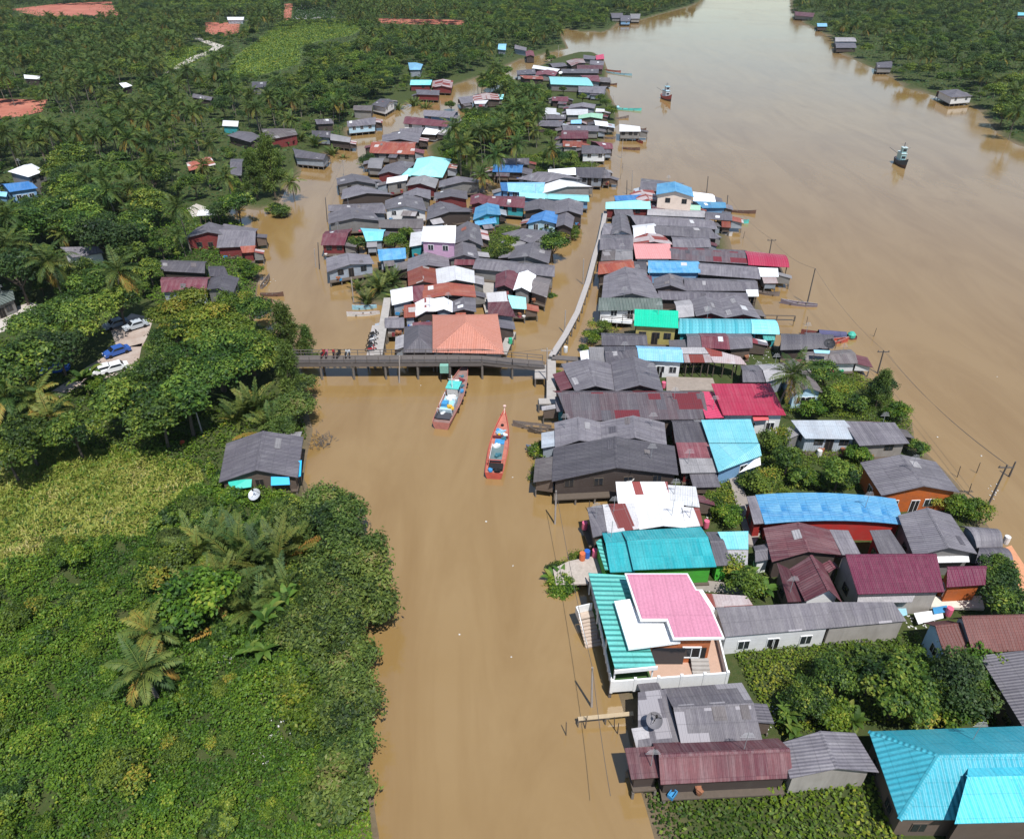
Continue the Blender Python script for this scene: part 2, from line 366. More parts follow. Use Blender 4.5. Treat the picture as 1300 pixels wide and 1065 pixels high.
def grid_mesh(name, X, Y, Z, nx, ny):
    me = bpy.data.meshes.new(name); n = nx * ny
    me.vertices.add(n); me.vertices.foreach_set('co', np.stack([X, Y, Z], 1).astype(np.float32).ravel())
    i = np.arange(n).reshape(ny, nx)
    q = np.stack([i[:-1, :-1], i[:-1, 1:], i[1:, 1:], i[1:, :-1]], -1).reshape(-1, 4)
    me.loops.add(q.size); me.loops.foreach_set('vertex_index', q.ravel().astype(np.int32))
    me.polygons.add(len(q)); me.polygons.foreach_set('loop_start', np.arange(0, q.size, 4, dtype=np.int32))
    me.polygons.foreach_set('use_smooth', np.ones(len(q), bool))
    me.update(calc_edges=True); return me
MEADOW = [PW('300,74 330,52 358,28 410,27 462,25 455,40 442,48 400,54 381,63 379,84 350,92 320,101 290,98'), PW('214,66 240,58 262,62 268,70 240,86 212,92'), PW('186,-2 330,-2 330,8 300,10 270,14 200,10')]
gm = grid_mesh('ground', GX.ravel(), GY.ravel(), GZ, len(gx), len(gy))
a_ = gm.attributes.new('mud', 'FLOAT', 'POINT')
vm = inside(VILL, GX.ravel(), GY.ravel())
mud = np.clip(1 - (SDF - 0.3) / np.where(vm, 3.0, 1.6), 0, 1)
a_.data.foreach_set('value', mud.astype(np.float32))
dry = np.zeros(len(GZ))
dn = wob(GX.ravel(), GY.ravel(), 0.12, 9)
DRYP = PW('-200,575 40,570 150,578 255,600 262,618 205,660 190,690 120,700 60,720 -40,760 -300,800')
dry = np.clip(edge_dist(DRYP, GX.ravel(), GY.ravel()) / 5, 0, 1) * inside(DRYP, GX.ravel(), GY.ravel())
b_ = gm.attributes.new('dry', 'FLOAT', 'POINT'); b_.data.foreach_set('value', dry.astype(np.float32))
md = np.zeros(len(GZ))
for P in MEADOW: md = np.maximum(md, inside(P, GX.ravel(), GY.ravel()) * 1.0)
c_ = gm.attributes.new('meadow', 'FLOAT', 'POINT'); c_.data.foreach_set('value', md.astype(np.float32))
m, n, out = new_mat('ground'); B = NB(n)
tc = B('TexCoord')
n1 = B('TexNoise', i_Scale=0.09, i_Detail=8.0, i_Roughness=0.65); B.set(n1.inputs['Vector'], tc.outputs['Object'])
n2 = B('TexNoise', i_Scale=1.3, i_Detail=8.0, i_Roughness=0.75); B.set(n2.inputs['Vector'], tc.outputs['Object'])
green = B.mix(n1.outputs[0], (0.020, 0.040, 0.010, 1), (0.055, 0.075, 0.018, 1))
green = B.mix(B.rng(n2.outputs[0], 0.4, 0.7, 0, 0.6), green, (0.085, 0.075, 0.03, 1))
mdw = B.mix(n2.outputs[0], (0.10, 0.165, 0.028, 1), (0.19, 0.25, 0.05, 1))
green = B.mix(B('Attribute', attribute_name='meadow').outputs['Fac'], green, mdw)
dryc = B.mix(n2.outputs[0], (0.15, 0.17, 0.035, 1), (0.28, 0.26, 0.08, 1))
green = B.mix(B('Attribute', attribute_name='dry').outputs['Fac'], green, dryc)
mudc = B.mix(n2.outputs[0], (0.085, 0.06, 0.035, 1), (0.20, 0.15, 0.095, 1))
colr = B.mix(B('Attribute', attribute_name='mud').outputs['Fac'], green, mudc)
p = B('BsdfPrincipled', i_Roughness=0.9); B.set(p.inputs['Base Color'], colr); p.inputs['Specular IOR Level'].default_value = 0.2
bp = B('Bump', i_Strength=0.6, i_Distance=0.25); B.set(bp.inputs['Height'], n2.outputs[0]); B.set(p.inputs['Normal'], bp.outputs[0])
n.links.new(p.outputs[0], out.inputs[0])
gm.materials.append(m)
tag(link('ground', gm), kind='structure')
# flat soil sheets
def flat_sheet(name, polys, mat, z):
    mb = MB()
    for P in polys: mb.face([(a, b, z) for a, b in P])
    me = mb.mesh(name, mat)
    import bmesh
    bm = bmesh.new(); bm.from_mesh(me); bmesh.ops.triangulate(bm, faces=bm.faces)
    for f in bm.faces:
        if f.normal.z < 0: f.normal_flip()
    bm.to_mesh(me); bm.free()
    return tag(link(name, me), kind='structure')
def soil(name, a, b, sc=0.6):
    m, n, out = new_mat(name); B = NB(n); tc = B('TexCoord')
    n1 = B('TexNoise', i_Scale=sc, i_Detail=8.0, i_Roughness=0.7); B.set(n1.inputs['Vector'], tc.outputs['Object'])
    p = B('BsdfPrincipled', i_Roughness=0.95); B.set(p.inputs['Base Color'], B.ramp(n1.outputs[0], [(0.3, a), (0.7, b)]))
    n.links.new(p.outputs[0], out.inputs[0]); return m
flat_sheet('red_earth', FLAT['red_earth'], soil('red_earth', (0.25, 0.06, 0.035), (0.42, 0.155, 0.10), 0.07), 0.60)
flat_sheet('dirt_yard', FLAT['dirt_yard'], soil('dirt_yard', (0.26, 0.18, 0.14), (0.42, 0.36, 0.31), 0.35), 0.60)
flat_sheet('dirt_road', FLAT['dirt_road'], soil('dirt_road', (0.36, 0.31, 0.26), (0.5, 0.46, 0.41), 0.35), 0.60)
flat_sheet('nursery_plot', FLAT['nursery_plot'], soil('nursery_plot', (0.22, 0.20, 0.18), (0.42, 0.40, 0.39), 0.3), 0.60)
# water
m, n, out = new_mat('river_water'); B = NB(n); tc = B('TexCoord')
w1 = B('TexNoise', i_Scale=0.012, i_Detail=6.0, i_Roughness=0.6, i_Distortion=0.8); B.set(w1.inputs['Vector'], tc.outputs['Object'])
w2 = B('TexNoise', i_Scale=0.5, i_Detail=5.0, i_Roughness=0.6); B.set(w2.inputs['Vector'], tc.outputs['Object'])
mpw = B('Mapping'); mpw.inputs['Scale'].default_value = (1.0, .22, 1); mpw.inputs['Rotation'].default_value = (0, 0, .12); B.set(mpw.inputs[0], tc.outputs['Object'])
w3 = B('TexNoise', i_Scale=0.11, i_Detail=7.0, i_Roughness=0.66, i_Distortion=1.2); B.set(w3.inputs['Vector'], mpw.outputs[0])
colr = B.mix(B.rng(w1.outputs[0], 0.35, 0.65, 0, 1), (0.238, 0.148, 0.055, 1), (0.264, 0.172, 0.073, 1))
colr = B.mix(B.rng(w3.outputs[0], 0.42, 0.66, 0, 0.8), colr, (0.204, 0.122, 0.042, 1))
p = B('BsdfPrincipled'); B.set(p.inputs['Base Color'], colr); p.inputs['IOR'].default_value = 1.85
B.set(p.inputs['Roughness'], B.rng(w1.outputs[0], 0.35, 0.65, 0.05, 0.16))
w4 = B('TexNoise', i_Scale=2.6, i_Detail=3.0); B.set(w4.inputs['Vector'], tc.outputs['Object'])
bp = B('Bump', i_Strength=0.10, i_Distance=0.10); B.set(bp.inputs['Height'], B.math('ADD', w2.outputs[0], B.math('MULTIPLY', w4.outputs[0], .35))); B.set(p.inputs['Normal'], bp.outputs[0])
n.links.new(p.outputs[0], out.inputs[0])
mb = MB(); mb.face([(-4500, -20, 0), (4500, -20, 0), (4500, 9000, 0), (-4500, 9000, 0)])
tag(mb.build('river_water', m), kind='structure')
def gz(x, y): return float(ground_h(np.array([x]), np.array([y]))[0])
# ================================================================== plants
def cards_mesh(name, C, N, T, L, Wd, tint, mat, bend=0.25):
    """leaf cards: centre C, normal N, long axis T (both unit), length L, width Wd -> folded diamond quads (2 quads per leaf would be wasteful)"""
    Bv = np.cross(N, T); Bv /= np.linalg.norm(Bv, axis=1, keepdims=True) + 1e-9
    L = L[:, None]; Wd = Wd[:, None]
    a = C - T * L * 0.5; b = C + Bv * Wd * 0.5 - N * L * bend * 0.3; c = C + T * L * 0.5 - N * L * bend; d = C - Bv * Wd * 0.5 - N * L * bend * 0.3
    V = np.stack([a, b, c, d], 1).reshape(-1, 3)
    return raw_mesh(name, V, np.arange(len(V)).reshape(-1, 4), tint, mat)
def raw_mesh(name, V, Q, tint, mat, smooth=False):
    me = bpy.data.meshes.new(name); me.vertices.add(len(V)); me.vertices.foreach_set('co', V.astype(np.float32).ravel())
    k = Q.shape[1]
    me.loops.add(Q.size); me.loops.foreach_set('vertex_index', Q.ravel().astype(np.int32))
    me.polygons.add(len(Q)); me.polygons.foreach_set('loop_start', np.arange(0, Q.size, k, dtype=np.int32))
    if tint is not None:
        at = me.attributes.new('tint', 'FLOAT', 'FACE'); at.data.foreach_set('value', np.clip(tint, 0, 1).astype(np.float32))
    me.update(calc_edges=True); me.materials.append(mat); return me
def unit(v): return v / (np.linalg.norm(v, axis=1, keepdims=True) + 1e-9)
LF = leaf_mat('tree_leaves', [(0.0, (0.012, 0.030, 0.007)), (0.42, (0.046, 0.090, 0.014)), (0.78, (0.135, 0.195, 0.024)), (1.0, (0.25, 0.265, 0.04))])
LFD = leaf_mat('dark_leaves', [(0.0, (0.010, 0.026, 0.010)), (0.5, (0.032, 0.068, 0.018)), (1.0, (0.10, 0.15, 0.028))])
LFY = leaf_mat('yellow_leaves', [(0.0, (0.03, 0.055, 0.010)), (0.4, (0.085, 0.135, 0.016)), (0.8, (0.17, 0.21, 0.022)), (1.0, (0.27, 0.22, 0.03))])
LFM = leaf_mat('mangrove_leaves', [(0.0, (0.016, 0.034, 0.010)), (0.45, (0.075, 0.118, 0.022)), (0.8, (0.15, 0.195, 0.036)), (1.0, (0.18, 0.15, 0.055))])
PALM = leaf_mat('palm_leaves', [(0.0, (0.012, 0.030, 0.010)), (0.40, (0.036, 0.070, 0.017)), (0.72, (0.115, 0.14, 0.028)), (0.88, (0.20, 0.17, 0.035)), (1.0, (0.26, 0.14, 0.03))], rough=0.6, spec=0.2, trans=0.1)
BANA = leaf_mat('banana_leaves', [(0.0, (0.03, 0.07, 0.012)), (0.6, (0.085, 0.15, 0.022)), (1.0, (0.19, 0.2, 0.04))], rough=0.6, spec=0.2)
UND = leaf_mat('undergrowth_leaves', [(0.0, (0.013, 0.034, 0.007)), (0.38, (0.048, 0.098, 0.009)), (0.75, (0.115, 0.178, 0.014)), (1.0, (0.25, 0.255, 0.03))])
GRS = leaf_mat('meadow_grass', [(0.0, (0.08, 0.145, 0.02)), (0.4, (0.19, 0.245, 0.036)), (0.75, (0.32, 0.33, 0.075)), (1.0, (0.44, 0.37, 0.16))])
BARK = plain('bark', (0.11, 0.085, 0.065), 0.9, 0.15, 0.35, 4.0)
PBARK = plain('palm_bark', (0.20, 0.17, 0.14), 0.9, 0.15, 0.3, 4.0)

def leaf_cloud(seed, rad, hgt, z0, nlobe, nleaf, size, mat, flat=1.0, name='crown', hollow=0.75, tint0=0.45, spread=1.0, layers=False, asp=0.55):
    r = np.random.default_rng(seed)
    C = []; Nn = []; Ti = []
    lob = []
    for i in range(nlobe):
        a = r.uniform(0, 6.283); q = math.sqrt(r.uniform(0.0, 1.0)) * rad * 0.68 * spread
        if layers: zz = z0 + hgt * (0.25 + 0.7 * (1 - (q / rad) ** 2) * r.uniform(0.35, 1.0)); lr = rad * r.uniform(0.26, 0.40); lf = 0.42
        else: zz = z0 + hgt * (0.34 + 0.42 * (1 - (q / rad) ** 2) * r.uniform(0.5, 1.15)); lr = rad * r.uniform(0.26, 0.48); lf = flat * r.uniform(0.65, 0.95)
        lob.append((q * math.cos(a), q * math.sin(a), zz, lr, lf, r.normal(0, 0.17)))
    wts = np.array([l[3] ** 2 for l in lob]); wts /= wts.sum()
    for (x, y, zz, lr, lf, lt), wk in zip(lob, wts):
        k = max(20, int(nleaf * wk))
        d = unit(r.normal(size=(k, 3))); d[:, 2] = np.where(d[:, 2] < -0.35, -d[:, 2], d[:, 2])
        bumpy = 1 + 0.22 * np.sin(d[:, 0] * 5 + x) * np.sin(d[:, 1] * 5 + y) + 0.15 * np.sin(d[:, 2] * 9 + x * 3)
        rr = lr * bumpy * (hollow + (1 - hollow) * r.uniform(0, 1, k)) * r.uniform(0.86, 1.10, k)
        stray = r.uniform(0, 1, k) < 0.07; rr = np.where(stray, rr * r.uniform(1.05, 1.3, k), rr)
        C.append(np.stack([x + d[:, 0] * rr, y + d[:, 1] * rr, zz + d[:, 2] * rr * lf], 1)); Nn.append(d)
        sub = 0.12 * np.sin(d[:, 0] * 6 + lt * 40) * np.sin(d[:, 1] * 6) 
        Ti.append(tint0 + lt + sub + r.normal(0, 0.16, k))
    C = np.concatenate(C); d = np.concatenate(Nn); Ti = np.concatenate(Ti); k = len(C)
    N = unit(d * 0.7 + np.array([0, 0, 0.55]) + r.normal(size=(k, 3)) * 0.45)
    T = unit(np.cross(N, unit(r.normal(size=(k, 3)))))
    L = size * r.uniform(0.6, 1.35, k)
    return cards_mesh(name, C, N, T, L, L * asp * r.uniform(0.8, 1.3, k), Ti, mat), lob
def trunk_mesh(seed, h, r0, lob, mat=None, lean=0.3):
    r = random.Random(seed); mb = MB()
    top = Vector((r.uniform(-lean, lean), r.uniform(-lean, lean), h))
    mb.tube([(0, 0, -0.6), (top.x * 0.3, top.y * 0.3, h * 0.45), top], [r0, r0 * 0.75, r0 * 0.55], 7)
    for (x, y, z, lr, lf, _) in lob[:9]:
        mid = Vector((x * 0.45, y * 0.45, h + (z - h) * 0.45))
        mb.tube([top * 0.9, mid, (x, y, z)], [r0 * 0.42, r0 * 0.28, r0 * 0.1], 5, cap=False)
    return mb.mesh('trunk', mat or BARK, True)
def fronds(seed, n, length, zc, elev, droop, mat, nl=22, lw=0.15, ll=0.85, name='crown', dead=0.12, tint0=0.42, base_r=0.0, upright=False, vshape=0.5):
    r = np.random.default_rng(seed); V = []; Q = []; Ti = []
    for i in range(n):
        az = i * 2.39996 + r.uniform(-0.3, 0.3)
        e = (elev[0] + (elev[1] - elev[0]) * (i + 0.5) / n) + r.uniform(-0.12, 0.12)
        Lf = length * r.uniform(0.82, 1.1); dr = droop * r.uniform(0.75, 1.3)
        tn = tint0 + r.normal(0, 0.12) + (0.05 if e > 0.5 else 0)
        if i > n * (1 - dead): tn = r.uniform(0.82, 1.0)
        bx, by = (r.normal(0, base_r), r.normal(0, base_r)) if base_r else (0, 0)
        t = np.linspace(0, 1, nl + 1)
        ang = e - dr * t ** 1.4
        seg = Lf / nl
        hx = np.concatenate([[0], np.cumsum(np.cos(ang[:-1]) * seg)]); hz = np.concatenate([[0], np.cumsum(np.sin(ang[:-1]) * seg)])
        ca, sa = math.cos(az), math.sin(az); tw = r.uniform(-0.5, 0.5) if upright else r.uniform(-0.15, 0.15)
        P = np.stack([bx + hx * ca, by + hx * sa, zc + hz], 1)
        D = np.stack([np.cos(ang) * ca, np.cos(ang) * sa, np.sin(ang)], 1)
        side = np.array([-sa, ca, 0.0]); Up = np.cross(np.broadcast_to(-side, D.shape), D)
        side = side * math.cos(tw) + Up * math.sin(tw)
        # rachis
        for k in range(0, nl, 3):
            k2 = min(k + 3, nl); wv = 0.045 * (1 - 0.7 * k / nl)
            b = len(V); V += [P[k] - side[k] * wv, P[k] + side[k] * wv, P[k2] + side[k2] * wv, P[k2] - side[k2] * wv]; Q.append([b, b + 1, b + 2, b + 3]); Ti.append(min(1, tn + 0.15))
        for k in range(2, nl + 1):
            tt = k / nl; prof = ll * (0.35 + 0.65 * math.sin(math.pi * min(1, (tt * 0.92 + 0.08)) ** 0.8)) * (1.0 if tt < 0.9 else 0.75)
            for sg in (-1, 1):
                dirv = D[k] * 0.62 + side[k] * sg * 0.85 + Up[k] * (vshape * 0.35) - np.array([0, 0, 0.30]) * (0 if upright else 1) + r.normal(0, 0.08, 3)
                dirv /= np.linalg.norm(dirv); tip = P[k] + dirv * prof - np.array([0, 0, 0.18 * prof])
                mid = P[k] + dirv * prof * 0.45; wv = D[k] * lw * 0.5
                b = len(V); V += [P[k], mid - wv, tip, mid + wv]; Q.append([b, b + 1, b + 2, b + 3]); Ti.append(tn + r.normal(0, 0.06))
    return raw_mesh(name, np.array(V), np.array(Q), np.array(Ti), mat)
def feather_cloud(seed):
    r = np.random.default_rng(seed); C = []; D = []; Ti = []; lob = []
    for i in range(46):
        z = 2.2 + 9.0 * (i / 46) ** .9; q = 2.6 * (1 - ((z - 2.2) / 10.5) ** 1.6) * math.sqrt(r.uniform(.05, 1)); a = r.uniform(0, 6.283)
        x, y = q * math.cos(a), q * math.sin(a); lr = r.uniform(.55, .95); lt = r.normal(0, .1); k = 150
        if i % 5 == 0: lob.append((x, y, z, lr, 1, 0))
        d = unit(r.normal(size=(k, 3))); rr = lr * r.uniform(.2, 1.5, k)
        C.append(np.stack([x + d[:, 0] * rr, y + d[:, 1] * rr, z + d[:, 2] * rr * 1.1 + .3], 1)); D.append(d); Ti.append(.42 + lt + r.normal(0, .14, k))
    C = np.concatenate(C); d = np.concatenate(D); Ti = np.concatenate(Ti); k = len(C)
    T = unit(d * .8 + np.array([0, 0, -.35]) + r.normal(size=(k, 3)) * .4); N = unit(np.cross(T, unit(r.normal(size=(k, 3)))))
    L = .62 * r.uniform(.6, 1.3, k)
    return cards_mesh('crown', C, N, T, L, L * .2, Ti, LFM), lob
SPEC = {}
def species(key, parts, r, h): SPEC.setdefault(key, []).append(dict(parts=parts, r=r, h=h))
for i in range(5):
    sz = 0.46; rad = 3.6 + 0.4 * i; hg = 5.4 + 0.5 * i
    cr, lob = leaf_cloud(100 + i, rad, hg, 2.0, 13 + i, 4600, sz, [LF, LF, LF, LF, LFD][i])
    species('tree', [('crown', cr), ('trunk', trunk_mesh(i, 3.2, 0.24, lob))], rad, hg + 2.0)
for i in range(2):
    cr, lob = leaf_cloud(150 + i, 6.6, 6.2, 2.6, 34, 15000, 0.38, LF, layers=True, spread=1.25, tint0=0.5)
    species('rain', [('crown', cr), ('trunk', trunk_mesh(40 + i, 3.4, 0.42, lob))], 6.6, 8.5)
cr, lob = leaf_cloud(160, 5.4, 5.0, 2.6, 26, 10500, 0.40, LFY, layers=True, spread=1.25, tint0=0.55)
species('almond', [('crown', cr), ('trunk', trunk_mesh(50, 3.2, 0.32, lob))], 5.4, 7.2)
for i in range(2):
    cr, lob = feather_cloud(170 + i)
    species('feather', [('crown', cr), ('trunk', trunk_mesh(60 + i, 7.5, 0.2, lob, lean=0.5))], 2.6, 11.5)
for i in range(4):
    cr, lob = leaf_cloud(200 + i, 1.7 + 0.25 * i, 2.6 + 0.3 * i, 0.0, 13, 3000, 0.25, [LF, UND, UND, LFY][i], hollow=0.6)
    species('bush', [('foliage', cr)], 1.7 + 0.25 * i, 2.6)
for i in range(3):
    cr, lob = leaf_cloud(220 + i, 2.5, 3.6, 0.1, 17, 5200, 0.25, LFM, hollow=0.45, asp=0.45)
    species('mangrove', [('crown', cr), ('trunk', trunk_mesh(70 + i, 1.2, 0.09, lob))], 2.5, 3.6)
def palm_trunk(seed, h, r0=0.17):
    r = random.Random(seed); mb = MB(); lx, ly = r.uniform(-1.2, 1.2), r.uniform(-1.2, 1.2)
    n_ = 7; pts = [(lx * ((k / n_) ** 1.6 - 1), ly * ((k / n_) ** 1.6 - 1), -0.5 + (h + 0.5) * k / n_) for k in range(n_ + 1)]
    mb.tube(pts, [r0 * (1.25 if k == 0 else 1 - 0.35 * k / n_) for k in range(n_ + 1)], 7)
    return mb.mesh('trunk', PBARK, True)
for i in range(5):
    h = 7.0 + 1.2 * i
    cr = fronds(300 + i, 23, 4.7, h, (1.35, -0.85), 1.2, PALM, dead=0.12 if i != 2 else 0.3, lw=0.21, ll=1.05, tint0=0.46)
    mb = MB(); rr = random.Random(i)
    for k in range(7):
        a = rr.uniform(0, 6.28); mb.lathe([(0.0, -0.16), (0.12, -0.08), (0.14, 0.02), (0.08, 0.13), (0, 0.16)], (0.32 * math.cos(a), 0.32 * math.sin(a), h - 0.35 - rr.uniform(0, 0.3)), 6)
    co = mb.mesh('coconut_bunch', plain('coconut', (0.16, 0.14, 0.04), 0.6, 0.3, 0.2), True)
    species('palm', [('crown', cr), ('trunk', palm_trunk(i, h)), ('coconut_bunch', co)], 4.0, h + 1)
for i in range(2):
    cr = fronds(330 + i, 17, 3.6, 2.4 + i, (1.3, -0.35), 1.15, PALM, dead=0.22, tint0=0.55, lw=0.2)
    species('youngpalm', [('crown', cr), ('trunk', palm_trunk(20 + i, 2.4 + i, 0.2))], 3.6, 4)
for i in range(3):
    cr = fronds(340 + i, 22, 5.0, 0.1, (1.5, 0.7), 0.95, PALM, nl=26, lw=0.2, ll=0.8, dead=0.08, tint0=0.50, base_r=0.5, upright=True, name='fronds')
    species('nipa', [('fronds', cr)], 3.0, 5)
def banana_mesh(seed):
    r = np.random.default_rng(seed); V = []; Q = []; Ti = []
    for s_ in range(3):
        bx, by = r.normal(0, 0.55, 2); hh = r.uniform(1.2, 2.4)
        for i in range(7):
            az = i * 2.4 + r.uniform(-.3, .3); e = r.uniform(0.5, 1.3); L = r.uniform(1.5, 2.2); n_ = 6; px_, pz = 0, hh; t0 = r.normal(0.5, 0.2)
            prev = None
            for k in range(n_ + 1):
                t = k / n_; an = e - 1.6 * t ** 1.3; w_ = 0.32 * math.sin(math.pi * min(1, t * 0.9 + 0.1)) + 0.02
                ca, sa = math.cos(az), math.sin(az)
                a = np.array([bx + px_ * ca + sa * w_, by + px_ * sa - ca * w_, pz]); b = np.array([bx + px_ * ca - sa * w_, by + px_ * sa + ca * w_, pz])
                cpt = np.array([bx + px_ * ca, by + px_ * sa, pz - 0.08])
                if prev is not None:
                    o = len(V); V += [prev[0], a, cpt, prev[2], prev[1], b]; Q += [[o, o + 1, o + 2, o + 3], [o + 3, o + 2, o + 5, o + 4]]; Ti += [t0 + r.normal(0, .05), t0 + r.normal(0, .05)]
                prev = (a, b, cpt); px_ += math.cos(an) * L / n_; pz += math.sin(an) * L / n_
    return raw_mesh('leaves', np.array(V), np.array(Q), np.array(Ti), BANA)
for i in range(2):
    mb = MB()
    for k in range(3): mb.tube([(0.3 * k - 0.3, 0.2 * (k % 2), -0.3), (0.3 * k - 0.3, 0.2 * (k % 2), 1.6)], [0.13, 0.08], 6)
    species('banana', [('leaves', banana_mesh(360 + i)), ('stem', mb.mesh('stem', plain('banana_stem', (0.16, 0.17, 0.06), 0.7, 0.2)))], 1.9, 3)
NAMES = dict(tree='broadleaf_tree', rain='rain_tree', almond='almond_tree', feather='feathery_tree', bush='bush', mangrove='mangrove_bush', palm='coconut_palm',
             youngpalm='young_palm', nipa='nipa_palm', banana='banana_plant')
CATS = dict(tree='tree', rain='tree', almond='tree', feather='tree', bush='bush', mangrove='bush', palm='palm tree', youngpalm='palm tree', nipa='nipa palm', banana='banana plant')
PLACED = []
_cnt = {}
def plant(kind, px, py, label, group=None, scale=1.0, at=0.55, var=None, rz=None, simple=False, z0=None):
    """crown is aimed at photo pixel: the plant stands on the ground where its crown (at height share `at`) meets that pixel"""
    L = SPEC[kind]; _cnt[kind] = _cnt.get(kind, -1) + 1
    sp = L[(_cnt[kind] if var is None else var) % len(L)]
    P = U(px, py, 0.5 + sp['h'] * scale * at); z = gz(P.x, P.y) if z0 is None else z0
    return stand(kind, sp, P.x, P.y, z, label, group, scale, rz, simple)
def stand(kind, sp, x, y, z, label, group=None, scale=1.0, rz=None, simple=False):
    rz = random.uniform(0, 6.283) if rz is None else rz
    PLACED.append((x, y, sp['r'] * scale))
    if simple or len(sp['parts']) == 1:
        o = link(NAMES[kind], sp['parts'][0][1], None, (x, y, z), rz); o.scale = (scale,) * 3
    else:
        o = empty(NAMES[kind], (x, y, z), rz); o.scale = (scale,) * 3
        for pn, me in sp['parts']: link(pn, me, o)
    return tag(o, label, CATS[kind], group)
# ================================================================== houses
PORCH = []; SECT = []
HBOX = []          # pixel boxes of houses, used to keep trees from standing in front of them
def roofgeo(typ, P, rise, tr):
    BL, BR, FR, FL = P
    def bil(s, v): return BL.lerp(BR, s).lerp(FL.lerp(FR, s), v)
    wd = ((BR - BL).length + (FR - FL).length) / 2; dp = ((FL - BL).length + (FR - BR).length) / 2
    if typ == 'h':
        if wd >= dp: a, b = max(0.12, min(0.5, 0.5 * dp / wd)), 0.5
        else: a, b = 0.5, max(0.12, min(0.5, 0.5 * wd / dp))
    def H(s, v):
        if typ == 'y': return rise * (1 - abs(2 * s - 1)) if tr == .5 else rise * (s / tr if s < tr else (1 - s) / (1 - tr))
        if typ == 'x': return rise * (v / tr if v < tr else (1 - v) / (1 - tr))
        if typ == 's': return rise * (1 - v)
        if typ == 'S': return rise * v
        if typ == 'l': return rise * (1 - s)
        if typ == 'r': return rise * s
        if typ == 'h': return rise * max(0, min(1, s / a, (1 - s) / a, v / b, (1 - v) / b))
        if typ == 'a': return rise * math.sin(math.pi * v) ** 0.8 if 0 < v < 1 else 0     # low arched sheet
        if typ == 'A': return rise * math.sin(math.pi * s) ** 0.8 if 0 < s < 1 else 0
        return 0
    if typ == 'y': F_ = [[(0, 0), (0, 1), (tr, 1), (tr, 0)], [(1, 1), (1, 0), (tr, 0), (tr, 1)]]; rd = [((tr, 0), (tr, 1))]
    elif typ == 'x': F_ = [[(0, 1), (1, 1), (1, tr), (0, tr)], [(1, 0), (0, 0), (0, tr), (1, tr)]]; rd = [((0, tr), (1, tr))]
    elif typ == 'h':
        if b == 0.5: F_ = [[(0, 1), (1, 1), (1 - a, .5), (a, .5)], [(1, 0), (0, 0), (a, .5), (1 - a, .5)], [(0, 0), (0, 1), (a, .5)], [(1, 1), (1, 0), (1 - a, .5)]]; e = [(a, .5), (1 - a, .5)]
        else: F_ = [[(0, 1), (1, 1), (.5, 1 - b)], [(1, 0), (0, 0), (.5, b)], [(0, 0), (0, 1), (.5, 1 - b), (.5, b)], [(1, 1), (1, 0), (.5, b), (.5, 1 - b)]]; e = [(.5, b), (.5, 1 - b)]
        i0, i1 = e
        rd = [(i0, i1)] + ([((0, 0), i0), ((0, 1), i0), ((1, 0), i1), ((1, 1), i1)] if b == .5 else [((0, 0), i0), ((1, 0), i0), ((0, 1), i1), ((1, 1), i1)])
        if (i0[0] - i1[0]) ** 2 + (i0[1] - i1[1]) ** 2 < 1e-6: rd = rd[1:]
    elif typ in 'aA':
        k_ = 7; F_ = []
        for i in range(k_):
            u0, u1 = i / k_, (i + 1) / k_
            F_.append([(1, u0), (0, u0), (0, u1), (1, u1)] if typ == 'a' else [(u0, 0), (u0, 1), (u1, 1), (u1, 0)])
        rd = []
    else: F_ = [[(0, 1), (1, 1), (1, 0), (0, 0)]] if typ in 'sSf' else [[(0, 0), (0, 1), (1, 1), (1, 0)]]; rd = []
    def pt(s, v): q = bil(s, v); return Vector((q.x, q.y, q.z + H(s, v)))
    return F_, rd, H, pt, bil, wd, dp
def roof_mesh(F_, rd, pt, mats, th=0.07, ridge=True):
    mb = MB(); cnt = {}
    for f in F_:
        P = [pt(*c) for c in f]
        u = (P[1] - P[0]).normalized(); nn = (P[1] - P[0]).cross(P[-1] - P[0]).normalized(); v = nn.cross(u)
        o = P[0]
        uv = [((p - o).dot(u), (p - o).dot(v)) for p in P]
        mb.face(P, uv, 0)
        mb.face([p - Vector((0, 0, th)) for p in P][::-1], uv[::-1], 0)
        for i in range(len(f)):
            k = frozenset((f[i], f[(i + 1) % len(f)])); cnt.setdefault(k, []).append((f[i], f[(i + 1) % len(f)]))
    for k, e in cnt.items():
        if len(e) == 1:
            a, b = pt(*e[0][0]), pt(*e[0][1]); dz = Vector((0, 0, th)); L = (b - a).length
            mb.face([a - dz, b - dz, b, a], [(0, 0), (L, 0), (L, th), (0, th)], 0)
    if ridge:
        for a, b in rd:
            a, b = pt(*a), pt(*b); L = (b - a).length
            if L < 0.4: continue
            up = Vector((0, 0, 0.035)); d = (b - a).normalized(); sd_ = d.cross(Vector((0, 0, 1))).normalized() * 0.16
            dn = Vector((0, 0, -0.03))
            mb.face([a + sd_ + dn, b + sd_ + dn, b + up, a + up], [(0, 40), (L, 40), (L, 40.2), (0, 40.2)], 0)
            mb.face([a + up, b + up, b - sd_ + dn, a - sd_ + dn], [(0, 41), (L, 41), (L, 41.2), (0, 41.2)], 0)
    return mb.mesh('roof', mats)
NH = 0
